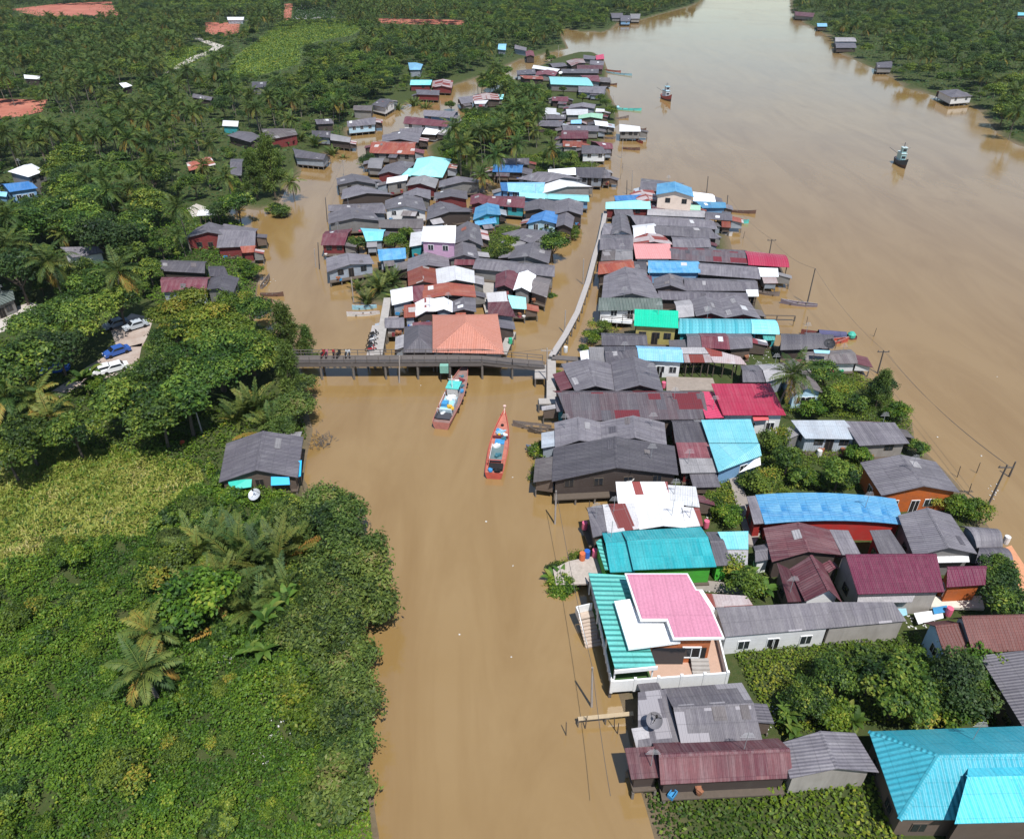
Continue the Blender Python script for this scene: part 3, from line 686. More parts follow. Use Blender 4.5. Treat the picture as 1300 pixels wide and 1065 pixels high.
def section(root, typ, px, z, rise, mat, wall, opts, seed):
    r = random.Random(seed); typ0 = typ[0]
    tr = 0.5
    if len(typ) > 1: tr = float(typ[1:])
    z = z + r.uniform(-0.08, 0.08)
    if 2.9 < z < 4.2 and 'L' not in opts: z -= 0.5
    elif 2.9 < z < 4.2: z -= 0.25
    mx_, my_ = sum(q[0] for q in px) / 4, sum(q[1] for q in px) / 4
    if 'L' not in opts and 'nofloor' not in opts: px = [(mx_ + (q[0] - mx_) * 1.045, my_ + (q[1] - my_) * 1.05) for q in px]
    P = [U(*q, z) for q in px]
    wd = ((P[1] - P[0]).length + (P[2] - P[3]).length) / 2; dp = ((P[3] - P[0]).length + (P[2] - P[1]).length) / 2
    if rise is None:
        rise = {'y': 0.15 * wd, 'x': 0.15 * dp, 's': min(0.13 * dp, 1.3), 'S': min(0.12 * dp, 1.0), 'l': 0.12 * wd, 'r': 0.12 * wd, 'h': 0.21 * min(wd, dp), 'f': 0, 'a': 0.10 * dp, 'A': .1 * wd}[typ0]
        if typ0 in 'yx': rise = max(0.35, min(rise, 2.3))
    if typ0 in 'sSlr':
        hs = {'s': (1, 1, 0, 0), 'S': (0, 0, 1, 1), 'l': (1, 0, 0, 1), 'r': (0, 1, 1, 0)}[typ0]
        P = [Vector((*U(q[0], q[1], z + rise * h_)[:2], z)) for q, h_ in zip(px, hs)]
    C = sum(P, Vector()) / 4
    if root is None: return None, C
    off = Vector((root.location.x, root.location.y, 0))
    P = [p - off for p in P]
    F_, rd, H, pt, bil, wd, dp = roofgeo(typ0, P, rise, tr)
    ro = link('roof', roof_mesh(F_, rd, pt, ROOFM(mat)), root)
    if mat in ('g', 'dg', 'gb', 'gp', 'mr', 'gm', 'bl', 'rs', 'dm') and typ0 in 'yx' and wd > 4 and dp > 3 and r.random() < .75:
        for _ in range(r.choice((1, 1, 2, 3))):
            sw, vw = min(.3, r.uniform(.55, 1.1) / wd), min(.3, r.uniform(.8, 2.2) / dp)
            if typ0 == 'x': sw, vw = sw, min(.2, vw)
            s0 = r.uniform(.05, .93 - sw); v0 = r.uniform(.05, .93 - vw)
            if typ0 == 'y' and s0 < tr < s0 + sw: s0 = max(.02, tr - sw - .02)
            if typ0 == 'x' and v0 < tr < v0 + vw: v0 = tr + .02
            if v0 + vw > 1 or s0 + sw > 1: continue
            q = [pt(a, b) + Vector((0, 0, .035)) for a, b in ((s0, v0 + vw), (s0 + sw, v0 + vw), (s0 + sw, v0), (s0, v0))]
            k = MB(); L1, L2 = (q[1] - q[0]).length, (q[3] - q[0]).length; k.face(q, [(0, 0), (L1, 0), (L1, L2), (0, L2)]); k.build('roof_sheet', MATS[r.choice(('pg', 'pg', 'wh', 'gb', 'rs' if r.random() < .3 else 'dg'))], root)
    # walls
    far = C.y > 190
    zf = opts.get('zf', 0.95 if 'L' not in opts else 0.25)
    o = opts.get('o', 0.4); a = min(o / max(wd, .1), 0.2); b = min(o / max(dp, .1), 0.2)
    if wall == 'wd': wall = r.choice(('wd', 'wd', 'wb', 'wg', 'wS'))
    wallmat = MATS[wall]
    if not far and 'L' not in opts and 'nofloor' not in opts and 'open' not in opts: opts = dict(opts); opts.setdefault('porch', r.choice((.25, .5, .8)))
    mb = MB(); cor = [(a, b), (1 - a, b), (1 - a, 1 - b), (a, 1 - b)]
    sides = {}
    if 'nofloor' in opts: pass
    elif 'open' not in opts:
        for i in range(4):
            c0, c1 = cor[i], cor[(i + 1) % 4]; pts = [c0]
            n_ = 1
            if typ0 in 'yx' or typ0 in 'aA': n_ = 8
            if typ0 == 'h': n_ = 1
            for k in range(1, n_): pts.append((c0[0] + (c1[0] - c0[0]) * k / n_, c0[1] + (c1[1] - c0[1]) * k / n_))
            pts.append(c1)
            top = [Vector((*bil(*q)[:2], P[0].z + H(*q) - 0.09)) for q in pts]
            lo = [Vector((*bil(*c1)[:2], zf)), Vector((*bil(*c0)[:2], zf))]
            poly = top + lo
            mb.face(poly[::-1] if False else poly, None, 0)
            sides[i] = (lo[1], lo[0])
        me = mb.mesh('wall', wallmat)
        link('wall', me, root)
    else:
        q = [Vector((*bil(*c)[:2], 0)) for c in cor]; pole = []
        for (s_, v_) in [(a, b), (.5, b), (1 - a, b), (a, 1 - b), (.36, 1 - b), (.66, 1 - b), (1 - a, 1 - b)]:
            pp = bil(s_, v_); mb2 = MB(); mb2.box((0, 0, (P[0].z + H(s_, v_) - 0.1 + zf) / 2), (0.13, 0.13, P[0].z + H(s_, v_) - 0.1 - zf))
            link('post', mb2.mesh('post', WOOD), root, (pp.x, pp.y, 0))
    # floor + stilts
    if 'L' not in opts and 'nofloor' not in opts:
        mb = MB(); ex = opts.get('deck', 0.12)
        q = [Vector((*bil(*c)[:2], 0)) for c in [(a, b), (1 - a, b), (1 - a, 1 - b), (a, 1 - b)]]
        cc = sum(q, Vector()) / 4; q = [p + (p - cc).normalized() * ex for p in q]
        if 'porch' in opts:
            d_ = (q[3] - q[0]).normalized() * opts['porch']; q[2] += d_; q[3] += d_
        for z0, z1 in ((zf - 0.16, zf),):
            B_ = [Vector((p.x, p.y, z0)) for p in q]; T_ = [Vector((p.x, p.y, z1)) for p in q]
            mb.face(T_[::-1]); mb.face(B_)
            for i in range(4): mb.face([B_[i], T_[i], T_[(i + 1) % 4], B_[(i + 1) % 4]])
        link('floor', mb.mesh('floor', WOOD), root)
        if not far and opts.get('porch', 0) >= .5: PORCH.append((q[3] + off, q[2] + off, zf, seed))
        if not far or 'st' in opts:
            ks = [(0, 0), (1, 0), (1, 1), (0, 1)]
            if 'st' in opts and wd > 4: ks += [(k / max(2, round(wd / 2.4)), 1) for k in range(1, max(2, round(wd / 2.4)))]
            mbx = MB(); mbx.box((0, 0, (zf - 0.16 - 1.3) / 2), (0.18, 0.18, zf - 0.16 + 1.3)); sm = mbx.mesh('stilt', STILT)
            for s_, v_ in ks:
                pp = q[0].lerp(q[1], s_).lerp(q[3].lerp(q[2], s_), v_); pp = pp.lerp(cc, 0.04)
                link('stilt', sm, root, (pp.x, pp.y, 0))
    # windows and doors on the wall that faces the water (front), and on the flank one sees
    if sides and not ('nowin' in opts):
        def put(a_, b_, t, w_, h_, zc, name, fm, pm):
            d = (b_ - a_); L = d.length
            if L < w_ + 0.3: return
            d.normalize(); nrm = Vector((-d.y, d.x, 0)) 
            mid = (a_ + b_) / 2
            if nrm.dot(mid - (C - off)) < 0: nrm = -nrm
            p = a_ + d * (L * t); ang = math.atan2(d.y, d.x)
            k = MB(); k.box((0, 0, 0), (w_ + 0.14, 0.08, h_ + 0.14))
            fo = k.build(name, fm, root, (p.x + nrm.x * 0.02, p.y + nrm.y * 0.02, zc), ang)
            k = MB(); sgn = 1 if nrm.dot(Vector((-d.y, d.x, 0))) > 0 else -1
            k.box((0, sgn * 0.035, 0), (w_, 0.07, h_))
            if w_ > 0.7: k.box((0, sgn * 0.05, 0), (0.05, 0.07, h_), 0, 1)
            k.build('pane' if name == 'window' else 'door_leaf', [pm, fm], fo)
        fw = opts.get('w', (max(1, int(wd / 3.2)) if not far else max(1, int(wd / 5))))
        hw = P[0].z - zf
        fm = WHITE if opts.get('wf') or wall in ('ww_', 'wu', 'wk', 'wo', 'wL') else WOOD
        if hw > 1.6 and fw:
            L0, L1 = sides[2][0], sides[2][1]
            for k in range(fw):
                put(L0, L1, (k + 0.5 + r.uniform(-0.12, 0.12)) / fw if fw > 1 else r.uniform(.3, .4), 0.95, 0.9, (P[0].z - 1.2 if hw > 3.6 else zf + min(1.55, hw - 0.65)), 'window', fm, GLASS)
            if 'd' in opts or (not far and wd > 3 and r.random() < 0.7): put(L0, L1, 0.5 if fw != 1 else 0.72, 0.85, min(1.85, hw - 0.3), zf + 0.06 + min(1.85, hw - 0.3) / 2, 'door', fm, DARK)
        if hw > 1.6 and not far:
            si = 3 if C.x > 0 else 1
            for k in range(1 if dp < 6 else 2): put(sides[si][0], sides[si][1], (k + 0.5) / (1 if dp < 6 else 2), 0.85, 0.85, zf + min(1.55, hw - 0.65), 'window', fm, GLASS)
    if not far and 'nofloor' not in opts and 'open' not in opts and r.random() < .3:
        k = MB(); s_, v_ = r.uniform(.2, .8), r.uniform(.2, .8); q = pt(s_, v_); k.tube([q - Vector((0, 0, .3)), q + Vector((0, 0, 2.2))], .03, 4)
        for i in range(4): k.tube([q + Vector((-.55 + .08 * i, 0, 1.6 + .16 * i)), q + Vector((.55 - .08 * i, 0, 1.6 + .16 * i))], .018, 4)
        k.build('antenna', plain('antenna_metal', (0.3, .3, .31), .5, .4, .1), root)
    if 'nofloor' not in opts: SECT.append((root, [p + off for p in P], zf, P[0].z, 'L' in opts, wall, 'st' in opts or wall in ('wy', 'wp', 'wk', 'wo', 'wu') or mat in ('sv', 'gn', 'dm')))
    xs = [q[0] for q in px]; ys = [q[1] for q in px]
    HBOX.append((min(xs), min(ys), max(xs), max(ys) + 6))
    return root, C
def ROOFM(k): return MATS[k]
CUR = None; CURLAB = None
def houses(text):
    global CUR, NH
    for ln in text.strip().split('\n'):
        ln = ln.strip()
        if not ln or ln[0] == '#': continue
        f = [x.strip() for x in ln.split('|')]
        h = f[0].split(); typ, z = h[0], float(h[1]); rise = None if h[2] == '-' else float(h[2]); mat, wall = h[3], h[4]
        opts = {}
        for t in h[5:]:
            if '=' in t: k, v = t.split('='); opts[k] = float(v) if k not in ('w',) else int(v)
            else: opts[t] = 1
        q = [float(x) for x in f[1].split()]; px = [(q[i], q[i + 1]) for i in range(0, 8, 2)]
        NH += 1
        if len(f) > 2 and f[2]:
            _, C = section(None, typ, px, z, rise, mat, wall, opts, NH)
            nm = opts.get('name') or ('boathouse' if 'open' in opts and 0 else 'house')
            if 'shed' in opts: nm = 'shed'
            CUR = empty(nm, (C.x, C.y, 0)); tag(CUR, f[2], 'shed' if nm == 'shed' else 'house', f[3] if len(f) > 3 else ('stilt houses of the river village' if 'L' not in opts else 'houses among the trees'))
        section(CUR, typ, px, z, rise, mat, wall, opts, NH)
    bpy.context.view_layer.update()

def pin(P, x, y):
    s_ = None
    for i in range(4):
        a, b = P[i], P[(i + 1) % 4]; c = (b.x - a.x) * (y - a.y) - (b.y - a.y) * (x - a.x)
        if s_ is None: s_ = c > 0
        elif (c > 0) != s_: return False
    return True
def lean_tos():
    """the low sheds built on to the houses"""
    r = random.Random(77); made = []; n_ = 0
    foot = [s_[1] for s_ in SECT]
    for root, P, zf, ze, land, wall, keep in SECT:
        C = sum(P, Vector()) / 4
        if land or C.y > 300: continue
        for side in r.sample(range(4), 4)[:3]:
            a, b = P[side], P[(side + 1) % 4]; L = (b - a).length
            if L < 2.2 or (keep and side == 2): continue
            d = (b - a).normalized(); nrm = Vector((-d.y, d.x, 0))
            if nrm.dot((a + b) / 2 - C) < 0: nrm = -nrm
            w_ = min(L * r.uniform(.3, .8), r.uniform(2.0, 5.5)); t0 = r.uniform(0, L - w_); dp = r.uniform(1.3, 2.6)
            q0 = a + d * t0 - nrm * .25; q1 = q0 + d * w_; q2 = q1 + nrm * (dp + .25); q3 = q0 + nrm * (dp + .25)
            bad = False
            for F_ in foot + made:
                if F_ is P: continue
                if (F_[0] - C).length > 40: continue
                for u in (.05, .5, .95):
                    for v in (.25, .6, 1.0):
                        p = q0.lerp(q1, u).lerp(q3.lerp(q2, u), v)
                        if pin(F_, p.x, p.y): bad = True; break
                    if bad: break
                if bad: break
            if bad: continue
            pxx, pyy, _ = W2P(*((q2 + q3) / 2))
            if 690 < pxx < 790 and 250 < pyy < 470 or 375 < pxx < 700 and 444 < pyy < 490: continue     # keep the walkway and the bridge free
            if 825 < pxx < 960 and 470 < pyy < 500: continue
            if 700 < pxx < 800 and pyy > 590 or 380 < pxx < 412: continue
            zt = ze - r.uniform(.05, .25); zl = zt - r.uniform(.3, .6)
            off = Vector((root.location.x, root.location.y, 0))
            m_ = MATS[r.choice(('g', 'g', 'gb', 'dg', 'rs', 'pg', 'mr', 'g', 'rp', 'sv', 'gb', 'gm'))]
            mb = MB(); T_ = [Vector((p.x, p.y, z)) - off for p, z in ((q0, zt), (q1, zt), (q2, zl), (q3, zl))]
            if (T_[1] - T_[0]).cross(T_[3] - T_[0]).z < 0: T_ = [T_[1], T_[0], T_[3], T_[2]]
            uv = [(0, dp), (w_, dp), (w_, 0), (0, 0)]; dn = Vector((0, 0, -.05))
            mb.face(T_, uv); mb.face([p + dn for p in T_][::-1], uv)
            for i in range(4): mb.face([T_[i] + dn, T_[(i + 1) % 4] + dn, T_[(i + 1) % 4], T_[i]])
            mb.build('lean_to_roof', m_, root)
            I_ = [T_[0].lerp(T_[2], .06), T_[1].lerp(T_[3], .06), T_[2].lerp(T_[0], .12), T_[3].lerp(T_[1], .12)]
            mb = MB()
            for i in (1, 2, 3):
                p, q = I_[i], I_[(i + 1) % 4]; z0 = zf
                mb.face([Vector((p.x, p.y, z0)), Vector((q.x, q.y, z0)), q - Vector((0, 0, .1)), p - Vector((0, 0, .1))])
            mb.face([Vector((p.x, p.y, zf)) for p in I_])
            mb.build('lean_to_wall', MATS[r.choice(('wd', 'wb', 'wg', 'wS', 'wb', wall))], root)
            k = MB(); k.box((0, 0, (zf - 1.2) / 2), (.14, .14, zf + 1.2)); sm = k.mesh('stilt', STILT)
            for p in (I_[2], I_[3]): link('stilt', sm, root, (p.x, p.y, 0))
            made.append([q0, q1, q2, q3]); n_ += 1
            if r.random() < .45: break
    print('lean-tos', n_)
# type eave rise roofmat wallmat opts | BL BR FR FL roof corners in the photo | label
houses('''
# ---- foreground, right village
x0.55 3.4 1.3 dm wd nowin | 832 944 985 938 1003 986 842 994 | long dark maroon corrugated roof at the bottom, beside the grey patched roof
s 3.2 .5 dm wd nowin | 794 950 831 948 841 985 802 988 |
x 3.5 .9 gp wb w=0 | 845 875 940 868 965 937 866 941 | grey patched corrugated house with a wire dish, below the pink-roofed house's white terrace
s 3.2 .6 gp wb w=0 | 811 880 845 876 865 941 811 946 |
s 2.6 .3 pg wb w=0 shed | 802 925 822 922 826 946 808 948 |
y 3.4 .9 g wc w=0 L | 990 943 1086 930 1116 980 1003 988 | ribbed grey gable house between the maroon roof and the big bright cyan roof
h 3.8 2.1 cb wb L | 1103 928 1335 920 1390 1040 1142 1040 | big bright cyan hipped roof in the lower right corner
x 4.6 .9 cb wb L nowin | 1232 950 1400 946 1420 1040 1212 1045 |
r 3.8 1.6 g wb L w=0 | 1243 832 1345 820 1430 918 1299 923 | steep ribbed purple grey roof at the right edge above the cyan hipped roof
x0.3 3.8 1.5 bt ww_ L w=0 | 1205 785 1345 783 1350 822 1235 829 | brown tiled house with blue white walls at the right edge
x0.35 3.3 1.2 bt wL L w=0 | 1172 790 1204 787 1233 834 1201 838 |
s 3.5 .9 gp ww_ L w=3 o=0.15 | 909 771 1052 764 1052 797 921 808 | long low grey roofed building with whitewashed wall facing the overgrown plot
s 3.5 .9 gp wc L w=0 o=0.15 | 1052 764 1134 764 1151 788 1052 797 |
s 2.4 .3 rp wc L w=0 shed | 878 752 948 756 956 768 884 772 | low shed of rusty striped sheets behind the pink-roofed house
x0.4 3.9 .7 tl wG w=0 | 792 675 888 670 907 718 806 722 | big dark teal metal roof with green wall below it
x0.4 3.6 .6 tl wG w=0 | 765 677 791 675 805 724 775 725 |
l 2.6 .3 tg wG nowin | 757 688 764 684 777 722 768 722 |
x0.4 3.4 .5 g wG w=0 L | 896 675 911 675 930 717 908 718 | narrow grey roof joined to the teal roof's right end
s 3.4 .5 cy wG L w=0 | 911 675 950 674 950 697 922 697 | pale cyan translucent lean-to roof right of the teal roof
s 3.0 .4 pg wG L w=0 | 922 698 950 698 949 717 930 718 |
s 3.6 .3 sw wb w=0 | 783 612 846 612 849 637 786 640 | upper white sheet roof with rusty edge below the wide dark gables
s 3.4 .3 wh wb w=0 | 791 613 882 618 887 643 850 638 |
s 3.5 .5 g wd w=0 | 746 645 766 641 772 676 753 681 | striped white and rust sheet roof with a grey end, above the teal roof
s 3.6 .5 sw wd w=0 | 766 641 804 639 812 670 772 676 |
y 3.7 .4 wh wb w=0 | 804 639 866 638 870 669 813 671 |
s 3.3 .4 sw wb w=0 L | 866 643 888 645 893 667 870 669 |
y 3.7 1.5 dg wd st w=4 zf=1.0 porch=.9 | 706 569 853 567 858 602 704 610 | wide charcoal gable with a porch over the canal, lowest of the stacked dark roofs
y 3.7 .8 g wd w=0 | 705 537 762 536 764 562 706 568 | pair of charcoal gables directly above the widest one, right of the moored wooden boats
y 3.7 1.0 g wd w=0 | 764 536 842 537 845 566 766 561 |
x0.3 3.6 .6 dg wr w=0 | 852 533 891 533 898 561 858 562 | grey, maroon and pale banded roof stepping down beside the pale cyan roofs
s 3.4 .4 mr wr w=0 | 859 562 899 562 904 581 863 582 |
s 3.2 .4 pg wr w=2 | 863 582 904 582 911 599 866 600 |
s 3.8 .7 cy wu w=0 L | 890 533 953 532 963 562 900 562 | pale cyan sheet roofs in two tiers below the crimson roof
s 3.3 .7 cy wu w=1 L | 900 563 964 563 967 578 912 599 |
x0.3 3.9 1.0 gm wd w=0 | 706 497 885 497 896 531 725 533 | very long low roof of grey sheets stained maroon at its canal end
s 3.2 .4 g wt w=0 | 705 504 722 504 724 521 707 522 |
l 3.6 .4 pr ww_ w=0 L | 885 497 905 497 919 530 896 531 | crimson metal roof over a white walled house, brightest red in the village
s 3.9 .9 rd ww_ w=3 L wf=1 | 903 487 978 487 998 527 918 527 |
y 3.6 .8 g wd w=0 | 714 463 776 462 780 495 731 496 | dark gable with small skylights beside the pier, above the long maroon stained roof
y 3.7 1.0 dg wd w=0 | 777 460 830 462 841 496 782 496 | dark gable right of the skylight gable, facing the concrete courtyard
s 3.5 .4 pg wd w=0 | 748 441 766 441 769 460 750 460 | small pale grey roof with a white and blue panel by the footbridge's end
x 3.6 .6 dg wd w=0 | 767 440 806 440 811 457 770 463 | flat dark grey roof left of the weathered light blue strip
x 3.6 .6 dg wd w=0 | 764 423 818 424 821 438 765 438 | dark ridge roof just left below the emerald green roof
s 4.6 .7 gn wy w=3 zf=1.4 st | 807 393 860 395 860 416 806 413 | emerald green roof over a yellow wall with grilled windows
a 3.6 .8 ts wt w=0 | 864 405 951 406 955 423 863 423 | long teal corrugated roof ending in a pale cyan sheet by the river
a 3.6 .8 cy wt w=2 zf=.8 | 952 406 981 407 989 424 955 423 |
s 2.6 .2 tg wt nowin nofloor | 968 425 984 426 984 432 970 432 |
x 3.5 .6 g wd w=0 | 871 424 887 423 892 440 873 441 | maroon and grey ridge roof tucked under the long teal roof
x 3.6 .7 mr wd w=0 | 887 423 920 423 926 443 892 441 |
x 3.5 .6 g wd w=0 | 921 424 952 423 955 441 927 443 |
x0.4 3.6 .5 lb ww_ w=3 L | 807 439 864 441 868 460 811 457 | weathered light blue strip roof running into pale and rusty sheets over a carport
s 3.6 .4 pg ww_ w=0 L open | 864 441 894 441 900 449 867 449 |
s 3.3 .4 rp ww_ w=0 L open | 867 450 901 450 905 460 869 460 |
s 3.4 .4 rp wb w=0 L open | 895 441 940 453 948 463 906 460 |
x0.5 3.3 .5 dg wd w=0 L | 940 464 962 463 973 485 943 485 | grey and pale roof left of the tall courtyard palm, behind the crimson roof
x0.5 3.3 .5 pg wd w=0 L | 962 463 990 461 999 477 973 485 |
y 3.4 .9 gb wL w=2 L | 990 462 1021 463 1046 499 1005 500 | brown weathered roof under the tall coconut palm near the river
a 3.2 1.0 dg wd w=1 | 991 425 1054 427 1056 442 992 444 | arched charcoal roof by the river beside the boat with green cover
x 3.0 .5 gb ww_ w=2 | 1019 447 1079 444 1088 461 1025 462 | brownish grey riverside roof with a blue panel, below the arched charcoal roof
s 3.5 .8 sv sv w=2 zf=.8 | 1006 534 1071 534 1092 557 1023 556 | silver tin house with rust stripes standing in the greenery
s 3.6 .5 g wc w=1 | 1072 535 1135 537 1153 562 1092 565 | grey shed roof joined to the silver tin house's right side
y 3.6 1.1 g wo w=2 L | 1092 587 1188 586 1219 625 1119 629 | big grey gable over bright orange walls near the leaning river poles
A 3.35 .55 bl wR w=0 L | 959 628 1137 633 1148 666 971 665 | long bright blue metal roof over red walls
s 3.2 .3 g wR w=0 L | 948 630 959 629 971 664 957 665 |
y 3.5 .9 dm wd w=0 L | 969 670 1053 672 1068 704 980 713 | patched maroon gable with white sheets, just below the long blue roof
s 3.2 .3 g wd w=0 L | 1053 672 1077 673 1093 704 1069 704 |
x 3.0 .4 g ww_ w=0 L | 956 693 975 690 981 709 959 713 |
s 3.4 .5 g wR w=0 L | 1104 673 1130 672 1151 703 1117 704 | small grey slab roof between the patched maroon gable and a big grey gable
y 3.8 1.0 g wd w=0 L | 1140 654 1207 653 1241 703 1160 706 | big grey gable with a dark ridge line and white awning at its front
s 2.8 .2 ww wb nowin nofloor L | 1183 705 1229 701 1231 713 1186 714 |
a 3.4 .9 g wd w=0 L | 1215 668 1260 672 1273 694 1240 695 | rounded dark grey roof by the orange riverside terrace
a 3.2 .6 dg wd w=0 L | 1242 695 1273 695 1287 716 1238 714 |
x0.28 4.0 1.5 mt wc w=0 L | 1061 706 1177 706 1199 751 1089 754 | large crimson maroon tiled roof with a long front slope
s 2.7 .2 pg wc nowin nofloor L | 1090 754 1163 753 1158 764 1088 765 |
x0.4 3.7 1.0 mt wo w=0 L | 1196 720 1246 720 1251 742 1202 745 | small maroon tiled roof above the terrace with white slab
y0.55 3.6 1.5 mr ww_ w=0 L | 1002 722 1045 716 1069 764 1022 763 | narrow bright maroon gable with white gable end, its ridge towards the viewer
s 2.8 .5 dm wd w=0 L | 986 714 1002 722 1021 763 1000 764 |
y 3.0 .4 mr wd w=0 L | 1043 716 1060 714 1066 722 1052 727 |
# ---- right village, upper rows
x 3.6 .5 cl wr w=2 | 770 257 823 253 825 265 770 265 | bright pale cyan roof with white walls at the upper tip of the right village
x 3.6 .5 bd wb w=0 | 779 249 812 247 815 253 782 255 |
y 3.7 .5 rp wb w=0 | 800 246 829 242 836 256 815 258 | rusty white striped gable between the cyan roof and the blue roofed house
x 3.4 .8 g wd w=0 | 815 227 868 233 862 242 813 243 | dark grey roof at the village tip behind the blue roofed house
y 6.0 1.0 bl wp w=2 | 835 234 877 239 880 250 834 247 | two storey peach house with bright blue gable roof at the village tip
x 3.4 .5 ww wu w=0 | 880 244 904 247 908 256 881 255 | white roof on the river side of the peach house
x 3.2 .5 bl wu w=0 | 877 255 919 257 921 264 892 264 | blue roof at the river's edge below the white roof
x 3.3 .4 dm wd w=0 | 826 258 854 259 854 265 825 265 | little maroon roof below the peach house
x 3.3 .4 g wd w=0 | 855 259 869 260 869 266 855 266 | grey and light green roof strip below the peach house
s 3.3 .3 gl wd w=0 | 869 260 889 261 889 267 869 266 |
x 3.4 .3 pg ww_ w=0 | 824 265 893 268 896 276 823 273 | long pale grey strip roof with white edge near the village tip
x 3.4 .5 dg ww_ w=0 open | 896 269 928 272 929 280 896 278 | dark roof on white posts over the river landing
x 3.7 .7 g wd w=0 | 796 273 898 279 909 291 809 285 | very long grey ridge roof just below the pale strip roof
y 3.6 .9 g wd w=0 | 778 276 796 275 802 298 776 298 | upper grey gable beside the canal walkway
x 3.2 .5 g wd w=0 | 767 284 778 284 776 297 764 298 |
x 3.6 .7 wh wd w=0 | 803 287 829 283 834 297 805 302 | whitish grey gable second row from the walkway, near the tip
x 3.5 .8 g wd w=0 | 831 286 890 288 911 303 833 298 | second long grey roof reaching towards the river landing
y 3.5 .7 rp wd w=0 | 802 303 840 298 855 311 804 311 | rusty and white striped gable above the salmon pink roof
x 3.4 .6 g wd w=0 | 853 301 898 302 902 314 855 314 | grey roof left of the riverside debris, below two long grey roofs
x 3.5 .8 g wd w=0 | 763 299 802 298 803 317 762 317 | middle grey roof beside the walkway, second from the tip
x 3.4 .6 pg wd w=0 | 782 316 802 317 803 330 781 330 | pale ridge roof beside the walkway above the rusty red one
x 3.4 .6 gb wd w=0 | 766 316 781 316 780 330 763 331 |
f 3.9 0 pk wp w=0 | 805 310 850 310 851 328 808 328 | flat salmon pink roof in the middle of the right village
x0.4 3.5 .6 gm wd w=0 | 852 314 945 318 951 335 852 329 | long maroon stained grey roof that turns bright red over the river
a 3.4 .7 rd wd w=0 open | 945 319 994 324 1001 339 951 336 |
x 3.4 .7 rs wd w=0 | 761 333 801 330 805 343 760 348 | rusty red roof beside the canal walkway
x0.35 3.6 .5 bl wu w=0 | 824 331 885 332 888 346 824 346 | long saturated blue roof below the salmon pink roof
x0.4 3.5 .6 g wd w=0 | 888 334 959 339 964 354 888 348 | long grey roof continuing the saturated blue roof towards the river
s 2.8 .3 ww wd w=0 open | 962 340 987 341 988 351 966 351 |
x 3.4 .4 dg wd w=0 | 804 332 820 333 821 346 806 347 | small dark roof between the rusty red roof and the blue roof
y 3.8 1.2 g wd w=0 zf=.6 | 768 351 818 344 838 381 765 379 | broad grey gable where the walkway bends, biggest beside the walkway
s 3.5 .3 mr wd w=0 | 819 349 827 351 829 367 821 366 |
y 3.6 .9 g wd w=0 | 831 354 868 353 871 369 830 367 | grey gable below the saturated blue roof
x 3.5 .7 g wd w=0 | 869 353 956 356 961 369 871 369 | long grey roof with white awning at its river end
s 2.9 .3 ww wd w=0 open | 947 367 962 367 963 376 949 376 |
x 3.4 .6 dg wd w=0 | 837 369 944 372 948 383 838 380 | long dark roof above the double grey gable
x 3.4 .6 pg wc w=0 | 856 383 876 381 881 401 860 403 | pale grey slab roof left of the double gable
y 3.5 .7 g wr w=0 | 877 381 912 381 920 403 884 401 | double grey gable with reddish wall above the long teal roof
y 3.5 .7 g wr w=0 | 913 381 948 379 965 404 921 403 |
x0.3 3.4 .8 gg ww_ w=2 | 762 380 837 381 840 393 761 394 | dark ribbed greenish roof behind a white landing, left of the emerald roof
# ---- middle island, front
h 3.9 2.4 ot wc w=2 zf=1.2 | 551 401 630 400 638 448 551 446 | large orange tiled hipped roof beside the footbridge
h 3.5 1.4 dg wd w=0 | 514 416 551 414 552 447 513 447 | dark hipped roof joined to the left of the orange roof
x 3.0 .6 g wc w=2 st zf=1.2 | 489 404 513 403 513 416 489 416 | small grey roofed hut on stilts by the island walkway
s 3.2 .3 rs wd w=0 | 513 388 527 386 528 402 513 403 | red, white and grey striped sheet roofs directly behind the orange roof
y 3.4 .5 sw wd w=0 | 527 385 553 379 553 395 528 402 |
y 3.4 .5 wh wd w=0 | 553 379 574 383 574 396 553 395 |
y 3.3 .5 g wd w=0 | 574 383 603 379 604 396 574 396 |
s 3.3 .4 wh wd w=0 | 496 369 523 364 524 381 498 387 | white and rust sheet roofs two rows behind the orange roof
s 3.3 .4 mr wd w=0 | 523 364 538 362 538 381 525 383 |
y 3.4 .6 rs wd w=0 | 538 363 601 363 603 377 538 379 |
y 3.5 .8 rs wd w=0 | 518 345 554 342 556 361 519 363 | rusty red gable with bright white half, three rows behind the orange roof
y 3.6 .8 wh wd w=0 | 554 342 601 344 602 359 556 361 |
y 3.6 .9 g wd w=0 | 519 329 568 324 570 340 518 344 | grey gable directly below the pink walled house
y 3.6 .9 g wg w=0 | 571 315 603 311 608 329 570 329 | grey gable with visible end wall right below the white roofed pink house
y 3.6 1.1 g wd w=0 | 580 289 608 287 613 312 578 309 | tall grey gable to the right of the pink walled house
f 6.2 .2 ww wk w=2 zf=.8 o=.3 | 538 288 578 287 577 308 536 306 | pink walled two storey house with flat bright white roof
s 3.8 .5 wh wt w=0 | 522 296 539 294 537 310 520 313 |
s 3.4 .4 bl wd w=0 | 480 317 514 315 515 328 482 331 | blue sheet roof standing by the nipa palms
y 3.4 .7 g wd st w=2 porch=1 | 415 328 468 324 474 335 416 345 | grey roofed house on stilts at the canal corner left of the nipa palms
x 3.4 .8 mr wr st w=2 porch=1 | 414 294 447 291 437 311 408 311 | maroon gabled house on stilts jutting into the left canal
x 3.4 .6 cy wd w=0 | 458 290 489 292 485 305 465 306 | pale cyan roof beside the small trees on the island's left side
y 3.5 .9 g wg w=0 | 418 271 470 267 482 280 418 284 | grey gable on the canal side above the maroon stilt house
